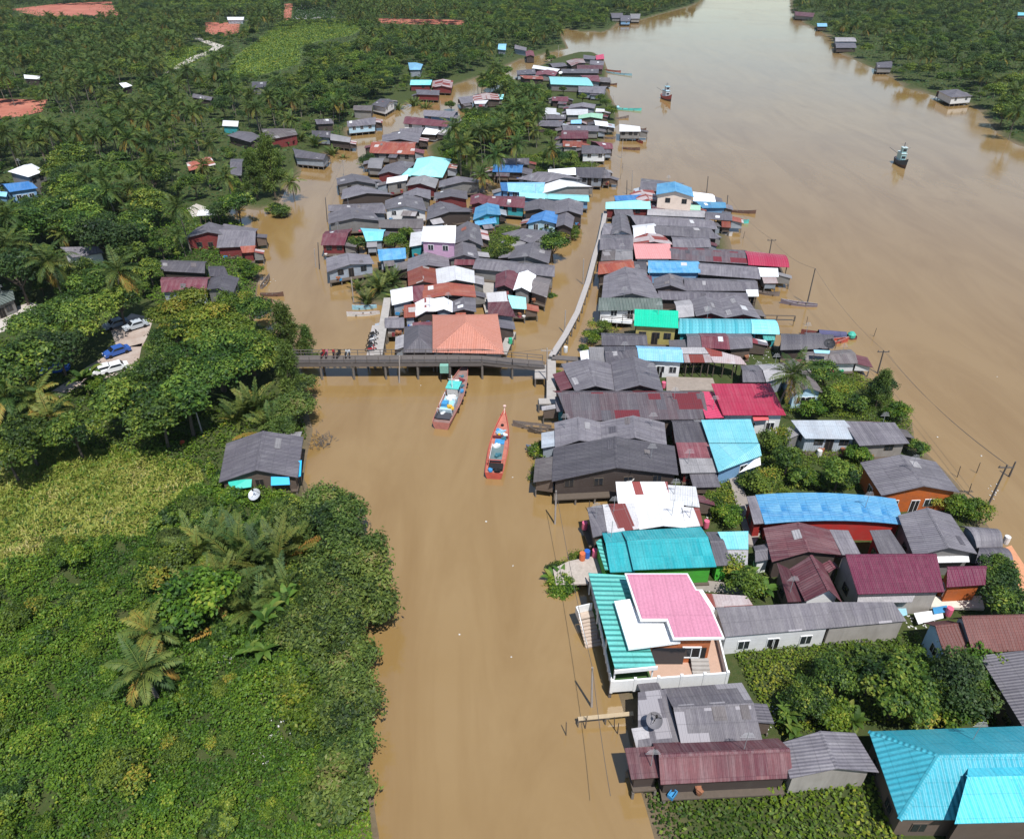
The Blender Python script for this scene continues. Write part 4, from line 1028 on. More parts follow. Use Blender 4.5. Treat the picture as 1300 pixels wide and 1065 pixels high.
x 3.5 .8 g wd w=0 | 419 262 484 258 489 271 418 268 | long grey roof on the canal side, behind a matching grey gable
y 3.7 1.0 g ww_ w=2 | 490 255 535 251 541 268 489 266 | grey gable with white end wall and two windows
x 3.3 .7 gb wb w=0 | 483 279 536 278 537 290 482 289 | brownish grey roof between the white walled gable and the pink house
y 3.6 .9 g wd w=0 | 544 263 574 259 599 269 542 279 | broad grey gable above the pink walled house, with a blue patch below
y 3.5 .8 bl wt w=1 | 604 264 633 261 635 273 601 279 | bright blue gable with teal wing on the island
s 3.0 .3 bl wt nowin | 602 276 628 273 630 283 604 286 |
x 3.5 .6 mr wt w=2 | 620 249 666 250 665 264 619 260 | crimson maroon ridge roof over a teal wall
y 3.4 .7 mr wr w=0 | 598 249 620 250 619 262 597 260 | small maroon gable left of the crimson ridge roof
y 3.6 .7 g wr w=0 | 552 245 592 243 593 253 552 253 | grey roof with reddish wall left of the small maroon gable
x0.4 3.6 .6 lb wu w=3 | 644 232 691 232 689 246 646 243 | long light blue roof with darker blue end
s 3.6 .5 bd wu w=0 | 635 232 644 232 646 243 637 242 |
y 3.7 .8 wh wd w=0 | 693 234 728 231 750 237 690 245 | big white gable with grey patch beside the right canal
x 3.3 .3 cl wu w=0 | 660 243 692 244 691 253 660 250 | bright cyan strip roofs below the big white gable
x 3.3 .3 cl wu w=0 | 692 246 746 248 747 256 691 252 |
y 3.6 .9 g wd w=0 | 667 258 704 256 704 272 666 268 | twin grey gables above the blue patched roof
y 3.6 .9 g wd w=0 | 704 256 740 258 739 273 704 272 |
y 3.4 .8 bd wL w=1 | 676 274 709 270 706 284 669 284 | worn blue roof with pale blue wall by the canal
y 3.4 .7 g wd w=0 | 709 270 729 276 726 290 706 288 |
y 3.5 .8 g wd w=0 | 638 297 690 293 704 297 676 309 | grey roof beside the bushy tree, below the worn blue roof
y 3.6 .9 g wd w=0 | 655 313 700 313 696 334 646 328 | dark grey gable with its end towards the canal, beside the round tree
x 3.5 .7 g wd w=0 | 610 328 702 337 702 351 602 341 | long grey roof behind the maroon and white gables
y 3.4 .7 mr wd w=0 | 630 349 659 346 652 368 629 365 | maroon, white and grey gables in a row at the canal bend
y 3.5 .7 ww wd w=0 | 659 347 680 350 673 370 652 368 |
x 3.3 .6 gb wd w=0 st | 680 351 700 355 694 377 673 370 |
s 3.1 .4 sw wd w=0 | 618 372 645 370 646 383 620 384 | white over maroon sloping roof right of the orange roof's back corner
s 2.9 .4 dm wd w=0 | 620 384 646 383 654 402 620 398 |
s 3.1 .4 cl wd w=0 st | 645 375 667 378 668 392 649 391 | small bright mint roof at the canal bend behind the orange roof
# ---- middle island, upper
x 3.8 1.2 rs wg w=4 | 476 180 528 181 525 196 470 194 | long red tiled house with small dormer near the left canal
x 3.2 .5 pg wg w=0 | 470 201 488 201 484 214 467 213 | small pale shed roof left of the cyan hipped roof
y 3.4 .8 g wr w=0 | 490 210 528 207 508 222 480 222 | grey roof with reddish wall left of the cyan hipped roof
h 3.8 1.8 cl wb w=2 | 530 202 572 203 561 225 522 222 | cyan hipped roof with lower wing, in the upper island
s 3.2 .3 cl wb w=0 | 508 214 527 214 524 224 507 222 |
s 4.2 .4 wh wg w=1 | 492 226 518 222 516 229 491 233 | white slanted roof on a tall narrow house below the cyan hip
y 3.5 .9 pg wr w=0 | 522 226 556 228 552 239 516 236 | pale brown gable with maroon end wall below the cyan hip
y 3.4 .9 g wg w=1 | 428 227 466 224 478 234 429 235 | grey gable at the canal side, topmost on the island's left edge
y 3.5 .9 g wd w=0 | 436 241 472 239 498 247 434 253 | grey gable at the canal side, second from the top on that edge
y 3.4 .9 g wg w=0 | 513 245 546 242 546 253 511 252 | grey gable between the white walled gable and the pale brown one
y 3.5 .9 g wd w=0 | 559 230 602 227 618 233 558 238 | broad grey gable right of the cyan hipped roof
y 3.5 .9 g wd w=0 | 486 172 534 170 530 181 486 180 | grey house behind the red tiled house, turquoise under its eaves
x 3.5 .9 g wd w=0 | 508 164 540 162 534 171 508 171 | dark ridge roof with white wing below the long maroon roof
s 3.0 .3 ww wd w=0 | 538 162 558 166 553 171 534 170 |
x 3.6 .9 mr ww_ w=3 | 518 148 574 155 566 161 513 157 | long maroon ridge roof over white walls near the left canal
x 3.5 .8 g wu w=2 | 540 140 582 142 574 150 538 147 | grey roof over a blue wall, above the long maroon ridge roof
s 3.4 .4 g wd w=0 | 582 124 600 122 600 130 586 132 | grey, maroon and white striped shacks among the upper palms
y 3.4 .6 rp wd w=0 | 600 122 632 119 634 127 602 129 |
s 2.9 .3 wh wd w=0 | 602 129 620 127 616 132 603 132 |
s 3.2 .3 cl wd w=0 | 628 121 640 120 638 126 629 126 |
x 3.5 .6 ww wd w=0 | 696 216 731 213 733 222 697 221 | white roof joined to a dark stilt house, upper island right side
x 3.6 .9 dg wd st w=2 | 731 213 768 213 764 226 733 225 |
x 3.2 .5 g wd w=0 | 768 214 776 222 774 226 765 226 |
y 3.5 .9 g wd w=0 | 657 227 708 219 738 228 692 232 | broad grey gable above the long light blue roof
x 3.4 .8 dg wd w=0 | 634 202 671 201 671 209 636 209 | dark ridge roof beside the palms in the upper island
x 3.2 .6 bd wd w=1 | 628 209 664 209 662 219 626 218 | dull blue roof beside the palms, below a dark ridge roof
h 3.6 1.0 g ww_ w=2 st | 739 185 765 187 769 195 739 195 | small grey hipped house with white walls at the river side
x 3.4 .5 rs wc w=0 | 715 179 739 179 738 187 715 186 | brick red roofs side by side behind the small white walled hip
x 3.4 .6 mr wd w=0 | 748 179 776 182 778 189 766 189 |
x 3.5 .7 mr wr w=2 | 714 166 746 166 746 176 713 176 | maroon ridge roof with red wall in the upper island
x 3.5 .6 g wd w=0 | 713 159 759 160 759 167 716 166 | grey ridge roof directly behind the maroon one with red wall
x 3.3 .4 ww wd w=0 | 754 153 771 155 772 161 756 159 | bright white little roof near the river, upper rows
x 3.3 .4 lb wd w=0 | 725 153 738 152 738 157 725 157 | tiny sky blue roof in the upper rows
y 3.5 .6 gl wd w=0 | 735 147 765 145 764 151 735 151 | pale green gable roof in the upper rows
s 3.5 .3 wh wd w=0 | 719 139 746 139 746 146 720 146 | whitish blue slab roof above the pale green gable
y 3.5 .7 g wd w=0 | 725 133 756 133 754 138 722 138 | grey gable behind the whitish blue slab roof
s 3.2 .3 ww wd w=0 | 757 138 768 139 767 142 756 142 | small white awning roof by the riverside tree
x 3.3 .6 g wd w=0 | 693 146 718 146 718 151 693 151 | dark grey roofs left of the pale green gable, behind the lone palm
x 3.3 .6 dg wd w=0 | 687 153 717 153 712 161 684 160 |
s 3.3 .3 wh wg w=0 | 693 137 706 138 706 145 692 145 | small whitish hut roof above the lone palm
s 3.6 .3 wh wg w=3 st | 787 158 812 161 813 167 787 167 | white roofed house standing on stilts out in the river
x 3.4 .5 mr wd w=0 | 702 123 721 123 721 129 701 128 | single small dark red roof in the greenery of the upper island
a 3.9 .9 cl wd w=0 | 697 98 742 99 752 109 700 107 | long turquoise roof near the island's far end
x 3.4 .6 g wd w=0 | 735 110 770 110 766 119 735 117 | grey roof just below the long turquoise roof
x 3.5 .7 mr wd w=0 | 735 96 759 96 761 104 742 102 | maroon roof right behind the long turquoise roof
s 3.2 .3 gb wd w=0 | 761 98 774 99 776 105 762 104 |
x 3.5 .6 g wd w=0 | 714 88 759 88 759 93 713 93 | long grey roof two rows behind the turquoise one
x 3.5 .6 dm wd w=0 | 733 83 765 83 765 88 733 88 | dark maroon roof at the far river end
x 3.5 .6 g wd w=0 | 750 77 767 78 766 83 749 82 | grey roof at the river corner near the island's far end
y 3.6 .6 rp wd w=0 | 719 78 740 75 743 80 726 84 | pinkish white gable at the island's far end
x 3.4 .5 dg wd w=0 | 741 70 757 72 755 76 741 75 | farthest dark roof at the island tip
s 3.2 .3 pr wd w=0 | 756 71 766 69 767 75 757 76 | farthest red awning at the island tip
x 3.5 .6 g wd w=0 | 696 81 713 80 720 84 702 86 | far grey roof beside the canal mouth
s 3.6 .4 ww wd w=0 | 678 83 710 88 707 91 676 87 | long white roof slanting down near the far canal
x 3.4 .5 dg wd w=0 | 656 90 678 88 680 94 657 95 | dark roof left of the far maroon gable
y 3.4 .7 mr wd w=0 | 682 91 708 91 704 97 680 96 | far maroon gable left of the turquoise roof
s 2.9 .2 rs wd w=0 | 660 96 688 97 690 101 666 100 | orange red awning below the far maroon gable
''')
houses('''
# ---- left bank
y 3.4 1.4 dg wb st w=2 | 289 564 383 556 376 605 280 611 | grey gabled house with teal and blue awnings on the near left bank
y 3.6 1.1 g wr L w=2 | 249 290 285 287 296 300 234 303 | dark red wooden house with grey gables on the left bank
x 3.4 1.2 g wr st w=0 zf=.8 | 285 285 327 291 323 312 276 314 |
s 2.8 .3 rs wr nowin | 305 313 324 312 322 320 308 321 |
x 3.3 .8 dg wd L w=0 | 205 330 263 332 260 347 204 344 | long dark roof behind the yellow green tree on the left bank
x 3.3 .8 mr wd L w=0 | 205 352 268 352 262 369 205 371 | faded red roof partly hidden by the yellow green tree
y 3.3 .8 dg wd L w=0 | 267 353 304 353 295 375 262 368 | dark roof by the beached canoes on the left bank
x 3.4 .8 dg wd st w=0 | 372 189 417 197 410 203 376 200 | dark roofed boathouse over the left canal below the nipa fronds
s 3.2 .4 wh wt L w=0 | 283 153 303 154 302 161 282 160 | white shack with teal front above the white edged dark gable
x 3.3 .8 rs wd L w=0 open | 236 207 264 199 274 209 240 217 | rusty open sided shed among the palms left of the shaded grey roof
s 2.9 .3 ww wd L w=0 open | 252 267 272 266 275 273 250 274 | small white canopy on poles above the dark red wooden house
x 3.0 .5 dg wd L w=0 | 264 338 284 338 290 350 266 351 | low dark shed between the dark red house and the faded red roof
y 3.4 .8 dg wd L w=0 | 288 172 320 168 338 177 318 181 | dark gable with white edge inland of the left canal
h 3.8 1.2 gb wr L w=0 | 332 164 374 164 378 171 338 178 | brown hipped roof inland of the left canal
x 3.3 1.2 g wd L w=0 | 293 202 310 202 307 223 293 223 | grey roof in the shade beside the feathery tree
x 3.4 .8 dg wd st w=0 | 396 166 420 167 419 175 397 173 | dark roof among the fronds on the left canal's far bend
x 3.2 .6 pg wd st w=0 | 420 170 446 175 444 181 420 178 | pale grey boat shelter on the left canal
x 3.6 .9 g wL st w=3 | 441 155 477 149 476 158 442 161 | pale blue house with grey roof standing over the left canal
y 3.6 1.0 dg ww_ st w=2 | 472 133 494 126 500 130 489 137 | white house with dark roof over the left canal, farther than the pale blue one
x 3.3 .6 gb wd L w=0 | 450 134 474 134 472 141 448 140 | low brownish roof beside the white canal house
x 3.4 .7 dg wd L w=0 | 398 152 418 151 424 157 402 158 | dark gable half hidden in palms above the pale blue house
s 3.5 .4 cy wr st w=1 | 522 102 548 102 546 108 521 108 | pale cyan roof over dark red walls on the upper left canal
y 3.4 .7 rp wr st w=0 | 550 103 575 103 573 112 549 111 | rusty roof by the upper left canal beside the pale cyan one
x 3.3 .5 dg wr st w=0 | 528 114 558 115 557 121 530 120 | dark roof hanging over the upper left canal
h 3.6 .9 lb wd L w=0 | 518 80 537 82 534 89 520 89 | light blue hipped roof behind the palms
h 5.6 1.1 wh wg L w=2 | 10 218 40 208 58 217 36 225 | white two storey house at the left edge
x 3.6 .9 bd wu L w=2 | 0 234 33 231 48 239 12 244 | blue roofed house beside the white two storey house
x0.4 3.0 .5 lb wu L w=0 | -8 243 12 245 8 250 -10 248 |
s 3.9 .8 g ww_ L w=0 | 76 314 124 313 132 321 92 327 | grey roof with long white wall among the trees at left
x 3.2 .6 gg wg L w=1 | -30 372 17 368 19 380 -10 392 | green roofed house at the left edge by the dirt road
x 3.4 .7 dg wd L w=0 | 320 104 339 104 338 111 320 112 | small purple grey house below the meadow
x 3.4 .5 g wd L w=0 | 246 119 272 124 268 128 244 124 | small dark roof among the palms below the winding road
s 3.2 .3 ww wd L w=0 | 151 106 160 105 168 109 157 112 | small bright white roof among the palms at upper left
s 3.2 .3 wh wd L w=0 | 30 95 51 97 50 101 31 100 | pale roof at far left above the red field
x 3.3 .5 lb wd L w=0 | 633 56 643 56 642 64 632 63 | small bright blue roof on the wooded far bank
x 3.3 .6 g wd L w=0 | 654 57 669 61 668 65 653 62 | grey roof beside the maroon hut on the far bank
y 3.3 .6 mr wd L w=0 | 667 66 677 65 679 72 668 72 | maroon hut on the far bank of the canal
s 3.2 .3 wh wd L w=0 | 288 22 310 22 309 26 289 26 | far white roof beside the nursery rows
# ---- far headland and right bank
x 3.5 .7 g wd st w=0 | 775 17 790 17 791 23 777 23 | far grey house on the headland shore, nearest the trees
x 3.5 .7 dg wu st w=1 | 788 20 801 20 800 27 788 27 | far blue walled house on the headland shore
x 3.5 .7 pg wd st w=0 | 800 18 813 18 812 24 801 24 | far pale grey house on the headland shore, nearest the river
x 3.6 .7 pg wd w=0 st | 1060 48 1083 48 1087 53 1061 53 | pale roofed stilt house on the wooded right bank, upper of two tiers
x 3.3 .7 g wd w=0 st | 1060 55 1084 55 1087 61 1062 61 | grey roofed stilt house with white patch on the right bank
x 3.5 .7 dm wd w=0 st | 1009 15 1034 17 1032 22 1010 20 | farthest dark red house at the tip of the right bank
x 3.5 .6 lb wd w=0 st | 1037 30 1049 30 1050 34 1038 34 | small cyan roof on the right bank
x 3.4 .7 dg wd w=0 st | 1112 80 1132 78 1132 86 1114 86 | dark jetty house under the palms on the right bank
h 3.8 1.2 g ww_ w=2 st | 1192 116 1216 114 1234 122 1208 124 | lone grey hipped house with white walls on the right bank
x 3.3 .5 cy wd w=0 L | 1292 16 1312 17 1312 20 1292 20 | tiny cyan roof at the right edge in the woods
''')
lean_tos()
# ================================================================== pink roofed house
def prism(mb, poly, z0, z1, mt=0, ms=1, mbm=None):
    """poly: world xy list, any winding"""
    A = sum(poly[i][0] * poly[(i + 1) % len(poly)][1] - poly[(i + 1) % len(poly)][0] * poly[i][1] for i in range(len(poly)))
    if A < 0: poly = poly[::-1]
    mb.face([(p[0], p[1], z1) for p in poly], None, mt); mb.face([(p[0], p[1], z0) for p in poly][::-1], None, ms)
    for i in range(len(poly)):
        a, b = poly[i], poly[(i + 1) % len(poly)]; L = math.dist(a[:2], b[:2])
        mb.face([(a[0], a[1], z0), (b[0], b[1], z0), (b[0], b[1], z1), (a[0], a[1], z1)], [(0, 0), (L, 0), (L, z1 - z0), (0, z1 - z0)], ms)
def inset(poly, d):
    c = sum((Vector(p[:2]) for p in poly), Vector((0, 0))) / len(poly)
    n_ = len(poly); A = sum(poly[i][0] * poly[(i + 1) % n_][1] - poly[(i + 1) % n_][0] * poly[i][1] for i in range(n_)); sg = 1 if A > 0 else -1
    out_ = []
    for i in range(n_):
        p0, p1, p2 = Vector(poly[i - 1][:2]), Vector(poly[i][:2]), Vector(poly[(i + 1) % n_][:2])
        a = (p1 - p0).normalized(); b = (p2 - p1).normalized()
        na = Vector((-a.y, a.x)) * sg; nb = Vector((-b.y, b.x)) * sg
        k = (na + nb); k = k / max(0.35, k.dot(k) / 2) if k.length > .01 else na
        out_.append(p1 + k * d)
    return out_
def rel(pts, z, o): return [Vector((*(U(a, b, z)[:2]), 0)) - o for a, b in PX(pts)]
C0 = U(845, 790, 1.5); C0.z = 0
ph = tag(empty('house', C0), 'new pink roofed house with white lower roof, teal canopy and white walled terrace', 'house', 'stilt houses of the river village')
PKM, TGM = MATS['pp'], MATS['tg']
dk = rel('748,735 905,792 922,862 776,873', 1.5, C0)
mb = MB(); prism(mb, dk, 1.25, 1.5, 0, 1); mb.build('terrace', [plain('terrace_tiles', (0.46, 0.30, 0.22), 0.6, 0.4, 0.12), CONC], ph)
pink = rel('793,727.5 873,727.5 884.5,748 888,748 904,773 920,810 854.5,811 846,787 813,787', 5.2, C0)
whp = rel('779.7,762.8 800,760 814,788.5 846,789 864,814.5 798,823', 4.5, C0)
mb = MB(); prism(mb, pink, 5.0, 5.2, 1, 1); pi = inset(pink, 0.16); prism(mb, pi, 5.2, 5.26, 0, 0); mb.build('roof', [PKM, WHITE], ph)
mb = MB(); prism(mb, whp, 4.25, 4.5, 0, 0); mb.build('lower_roof', MATS['ww'], ph)
wp_ = rel('884.5,747 892,747 908,772 899,773', 5.2, C0); mb = MB(); prism(mb, wp_, 4.7, 5.1, 0, 0); mb.build('roof_gutter_box', WHITE, ph)
yf = pink[5].y + .45; xr = pink[5].x - 0.9; xm = pink[6].x + 0.6; xl = whp[0].x + 1.1; yb = pink[0].y - 0.5
body = [(xl + 0.6, yf - 0.1), (xm, yf - 0.1), (xm, yf), (xr, yf), (xr - 2.2, yb), (pink[0].x + .7, yb), (pink[7].x + .3, pink[7].y + .6), (xl + .6, whp[1].y - .6)]
mb = MB(); prism(mb, body, 1.5, 4.3, 0, 0); mb.build('wall', MATS['wO'], ph)
mb = MB(); prism(mb, [(xm + .05, yf + .05), (xr, yf + .05), (xr - 2.2, yb), (xm + .05, yb)], 4.25, 5.02, 0, 0); mb.build('upper_wall', MATS['ww_'], ph)
def winpart(root, x, y, z, w_, h_, rz=0):
    k = MB()
    for dx, dz, a, b in ((0, h_ / 2, w_ + .12, .1), (0, -h_ / 2, w_ + .12, .1), (-w_ / 2, 0, .1, h_), (w_ / 2, 0, .1, h_), (0, 0, .06, h_)): k.box((dx, 0, dz), (a, .12, b))
    f_ = k.build('window', WHITE, root, (x, y, z), rz); k = MB(); k.box((0, .02, 0), (w_, .05, h_)); k.build('pane', GLASS, f_)
winpart(ph, xm + 1.3, yf - .05, 2.9, 1.5, 1.3)
k = MB(); k.box((0, 0, 0), (2.8, .1, 2.0)); k.build('sliding_door', GLASS, ph, ((xl + xm) / 2 + 1.2, yf - .16, 2.55))
k = MB(); k.box((0, 0, 0), (1.3, .1, 1.9)); k.build('entrance_door', DARK, ph, (xr - 0.9, yf - .03, 2.5))
k = MB()
for i in range(4): k.box((0, -0.3 * i, 0.52 - 0.15 * i), (1.5, 0.3, 0.16 + 0.0 * i))
k.build('steps', CONC, ph, (xr - .7, yf - .2, 1.55))
# canopy
tq = [U(747, 725, 4.3), U(795, 723, 4.3), U(834, 848, 3.6), U(780, 853, 3.6)]
tq = [Vector((p.x, p.y, 3.55)) - C0 for p in tq]
F_, rd, H, pt, bil, wd, dp = roofgeo('l', tq, 0.55, .5)
link('canopy', roof_mesh(F_, rd, pt, TGM), ph)
mb = MB(); a, b = pt(0, 1), pt(1, 1); d_ = (b - a).normalized(); mb.box((0, 0, 0), ((b - a).length, 0.12, 0.4)); mb.build('canopy_fascia', WHITE, ph, ((a + b) / 2 + Vector((0, -.06, -.1))), math.atan2(d_.y, d_.x))
for s_, v_ in ((.04, .03), (.04, .36), (.04, .68), (.04, .97), (.94, .97)):
    q = pt(s_, v_); k = MB(); k.box((0, 0, (q.z + 1.5) / 2), (.12, .12, q.z - 1.55)); k.build('canopy_post', WHITE, ph, (q.x, q.y, 0))
fl = [bil(.03, .2), bil(.97, .2), bil(.97, .99), bil(.03, .99)]
mb = MB(); mb.face([(p.x, p.y, 1.508) for p in fl][::-1]); mb.build('turf_mat', plain('turf_mat', (0.05, 0.11, 0.03), 0.9, 0.1, 0.3, 6), ph)
# parapet (solid front and right, rail on the canal side)
def wallseg(mb, a, b, z0, z1, th):
    d_ = (b - a); L = d_.length; mb.box(((a.x + b.x) / 2, (a.y + b.y) / 2, (z0 + z1) / 2), (L + th, th, z1 - z0), math.atan2(d_.y, d_.x))
mb = MB(); wallseg(mb, dk[3], dk[2], 1.0, 2.4, .14); wallseg(mb, dk[2], dk[1], 1.0, 2.4, .14)
for i in range(6):
    p = dk[3].lerp(dk[2], i / 5); mb.box((p.x, p.y, 1.75), (.24, .24, 1.6))
mb.build('parapet', WHITE, ph)
mb = MB(); a, b = dk[0], dk[3]
for z in (1.75, 2.05, 2.4): wallseg(mb, a, b, z - .05, z + .05, .07)
for i in range(15):
    p = a.lerp(b, i / 14); mb.box((p.x, p.y, 1.9), (.1, .1, 1.1))
mb.build('railing', WHITE, ph)
for i in range(5):
    for v_ in (0.02, 0.5, 0.98):
        p = dk[3].lerp(dk[2], i / 4).lerp(dk[0].lerp(dk[1], i / 4), v_); k = MB(); k.box((0, 0, 0), (.25, .25, 2.6)); k.build('stilt', CONCD, ph, (p.x, p.y, 0))
# water stairs on the canal side
wa, wb_ = U(741, 776, 1.5) - C0, U(755, 823, 0.1) - C0; wa.z = wb_.z = 0
dd = (wb_ - wa); L = dd.length; ang = math.atan2(dd.y, dd.x); k = MB()
nst = 9
for i in range(nst): k.box((L * (0.25 + 0.75 * (i + .5) / nst), 0, 1.4 - 1.5 * (i + 1) / nst), (L * .75 / nst + .02, 1.5, .14))
k.box((L * .12, 0, 1.42), (L * .24, 1.6, .14))
k.build('water_stairs', plain('stair_tiles', (0.45, 0.36, 0.29), 0.7, 0.3, 0.2), ph, wa, ang)
k = MB()
for sgn in (-.78,):
    k.box((L * .12, sgn, 1.95), (L * .26, .08, .9)); k.tube([(L * .25, sgn, 2.3), (L, sgn, .9)], .05, 6)
k.box((0, 0, 1.95), (.08, 1.6, .9)); k.build('stair_railing', WHITE, ph, wa, ang)
HBOX.append((735, 722, 925, 875))
# ================================================================== bridge and walkways
def strip(name, pts, zs, wd_, label, cat, rail=None, post=3.2, mat=None, th=.18, posts=True, kind=None, beam=0.0, pr=.11):
    P = [Vector((*U(a, b, z)[:2], z)) for (a, b), z in zip(PX(pts), zs)]
    O = P[0].copy(); O.z = 0
    root = empty(name, O)
    tag(root, label, cat, None, kind)
    P = [p - O for p in P]
    mb = MB(); L_ = []; R_ = []
    for i, p in enumerate(P):
        t = (P[min(i + 1, len(P) - 1)] - P[max(i - 1, 0)]); t.z = 0; t.normalize(); s_ = Vector((-t.y, t.x, 0)) * wd_ / 2
        L_.append(p + s_); R_.append(p - s_)
    dz = Vector((0, 0, th))
    for i in range(len(P) - 1):
        mb.face([R_[i], R_[i + 1], L_[i + 1], L_[i]]); mb.face([R_[i] - dz, L_[i] - dz, L_[i + 1] - dz, R_[i + 1] - dz])
        mb.face([R_[i] - dz, R_[i + 1] - dz, R_[i + 1], R_[i]]); mb.face([L_[i], L_[i + 1], L_[i + 1] - dz, L_[i] - dz])
    mb.face([R_[0] - dz, R_[0], L_[0], L_[0] - dz]); mb.face([R_[-1], R_[-1] - dz, L_[-1] - dz, L_[-1]])
    mb.build('deck', mat or CONC, root)
    if beam:
        mb = MB()
        for Q in (L_, R_):
            for i in range(len(Q) - 1):
                a, b = Q[i] - dz, Q[i + 1] - dz; d_ = (b - a); n_ = Vector((-d_.y, d_.x, 0)).normalized() * .1; bz = Vector((0, 0, beam))
                for q in ([a - n_, b - n_, b - n_ - bz, a - n_ - bz], [b + n_, a + n_, a + n_ - bz, b + n_ - bz], [a - n_ - bz, b - n_ - bz, b + n_ - bz, a + n_ - bz]): mb.face(q[::-1])
        mb.build('beam', CONCD, root)
    if rail:
        for Q in (L_, R_):
            mb = MB(); acc = 0
            for i in range(len(Q) - 1):
                a, b = Q[i], Q[i + 1]
                for h in rail: wallseg2(mb, a + Vector((0, 0, h)), b + Vector((0, 0, h)), .055)
                n_ = max(1, int((b - a).length / 1.6))
                for k in range(n_ + 1):
                    p = a.lerp(b, k / n_); mb.box((p.x, p.y, p.z + rail[-1] / 2 - .05), (.09, .09, rail[-1] + .1))
            mb.build('railing', CONCD, root)
    if posts:
        d = 0; sm = {}
        for i in range(len(P) - 1):
            a, b = P[i], P[i + 1]; n_ = max(1, round((b - a).length / post))
            for k in range(n_ + (i == len(P) - 2)):
                t = k / n_; c = a.lerp(b, t)
                for Q in (L_, R_):
                    p = Q[i].lerp(Q[i + 1], t).lerp(c, .12); zt = p.z - th; key = round(zt, 1)
                    if key not in sm:
                        m_ = MB(); m_.tube([(0, 0, -1.4), (0, 0, key)], pr, 7); sm[key] = m_.mesh('pile', STILT)
                    link('pile', sm[key], root, (p.x, p.y, 0))
    return root
def wallseg2(mb, a, b, r_): mb.tube([a, b], r_, 5)
strip('footbridge', '366,455.5 612,454.5', (3.0, 3.0), 1.9, 'long concrete footbridge on piles crossing the muddy canal', 'bridge', (.45, .9), 4.5, CONCD, .2, beam=.55, pr=.17)
strip('bridge_ramp', '612,454.5 650,458.5 690,462', (2.99, 2.5, 1.75), 1.9, 'sloping ramp bringing the footbridge down to the pier', 'ramp', (.45, .9), 4.0, CONCD, .2, beam=.4, pr=.15)
strip('walkway', '480,450 485,420 492,378', (2.6, 2.4, 2.2), 1.25, 'short concrete walkway leading up from the bridge along the island', 'walkway', None, 3.0)
strip('walkway', '700,452 718,424 733,396 747,356 755,325 762,302 769,268', (1.8,) * 7, .9, 'long narrow white walkway on piles curving along the right bank of the canal', 'walkway', None, 3.2, plain('pale_concrete', (0.36, 0.33, 0.31), 0.85, 0.2, 0.2))
strip('walkway', '701,453 740,456', (1.8, 1.8), 1.2, 'short walkway linking the pier to the pale roofed house', 'walkway', None, 3.0, CONCD)
strip('pier', '700,456 700,512', (1.5, 1.5), 1.3, 'straight concrete pier beside the dark skylight gable', 'pier', None, 3.0)
strip('pier', '684,509 706,509', (1.49, 1.49), 1.3, 'short end piece of pier turned towards the canal', 'pier', None, 2.5)
strip('pier', '686,463 686,480', (1.48, 1.48), 1.6, 'broad landing where the bridge ramp ends', 'pier', None, 2.5)
strip('walkway', '764,405 803,408', (1.2, 1.2), 1.4, 'white landing in front of the dark ribbed greenish roof', 'walkway', (.5, .8), 2.0, WHITE)
strip('walkway', '638,449 650,421', (1.4, 1.4), 1.3, 'pale slab walkway along the right side of the orange hipped roof', 'walkway', None, 3.0)
strip('jetty', '734,912 804,905', (0.9, 1.0), 0.35, 'thin bamboo plank jetty reaching into the canal near the wire dish', 'jetty', None, 2.0, plain('bamboo', (0.42, 0.32, 0.2), 0.7, 0.3, 0.2), .06, pr=.05)
strip('jetty', '964,400 1010,401', (1.0, 1.0), 0.3, 'thin plank jetty on sticks beside the double gable, out in the river', 'jetty', None, 2.5, WOOD, .06, pr=.05)
def slab(name, poly, z0, z1, mat, label, cat, kind=None, parts=None):
    o = U(*PX(poly)[0], z1); o.z = 0
    mb = MB(); prism(mb, [Vector((*U(a, b, z1)[:2], 0)) - o for a, b in PX(poly)], z0, z1, 0, 0)
    return tag(mb.build(name, mat, None, o), label, cat, None, kind)
slab('courtyard', '846,478 905,480 910,495 846,496', .2, .75, plain('courtyard_concrete', (0.30, 0.25, 0.21), .9, .2, .3, .8), None, None, 'structure')
slab('path', '925,604 937,604 966,676 957,692 948,690', .2, .8, plain('path_concrete', (0.30, 0.26, 0.23), .9, .2, .3, .8), None, None, 'structure')
slab('path', '880,735 950,742 960,756 884,748', .2, .8, plain('path_concrete', (0.3, 0.26, 0.23)), None, None, 'structure')
slab('terrace', '1270,697 1284,692 1322,750 1300,760', .7, .95, plain('orange_tiles', (0.55, 0.25, 0.13), .7, .3, .2), 'orange tiled riverside terrace at the right edge', 'terrace')
slab('terrace', '1186,757 1246,756 1250,772 1182,770', .7, 1.0, plain('cream_slab', (0.62, 0.56, 0.48), .7, .3, .15), 'cream slab terrace in front of the small maroon tiled roof', 'terrace')
slab('deck', '738,668 756,664 766,690 748,694', .6, .8, WOOD, 'cluttered wooden deck beside the striped sheet roof', 'deck')
slab('deck', '604,350 632,347 634,371 620,372 621,402 650,402 650,418 632,418 618,404', .55, .75, CONC, 'pale concrete floor between the house rows behind the orange roof', 'deck')
# planter deck
pd = slab('deck', '722,712 762,704 764,740 706,742 702,722', .7, .9, plain('deck_tiles', (0.42, 0.36, 0.31), .8, .2, .3), 'canal deck crowded with potted plants beside the teal roofed house', 'deck')
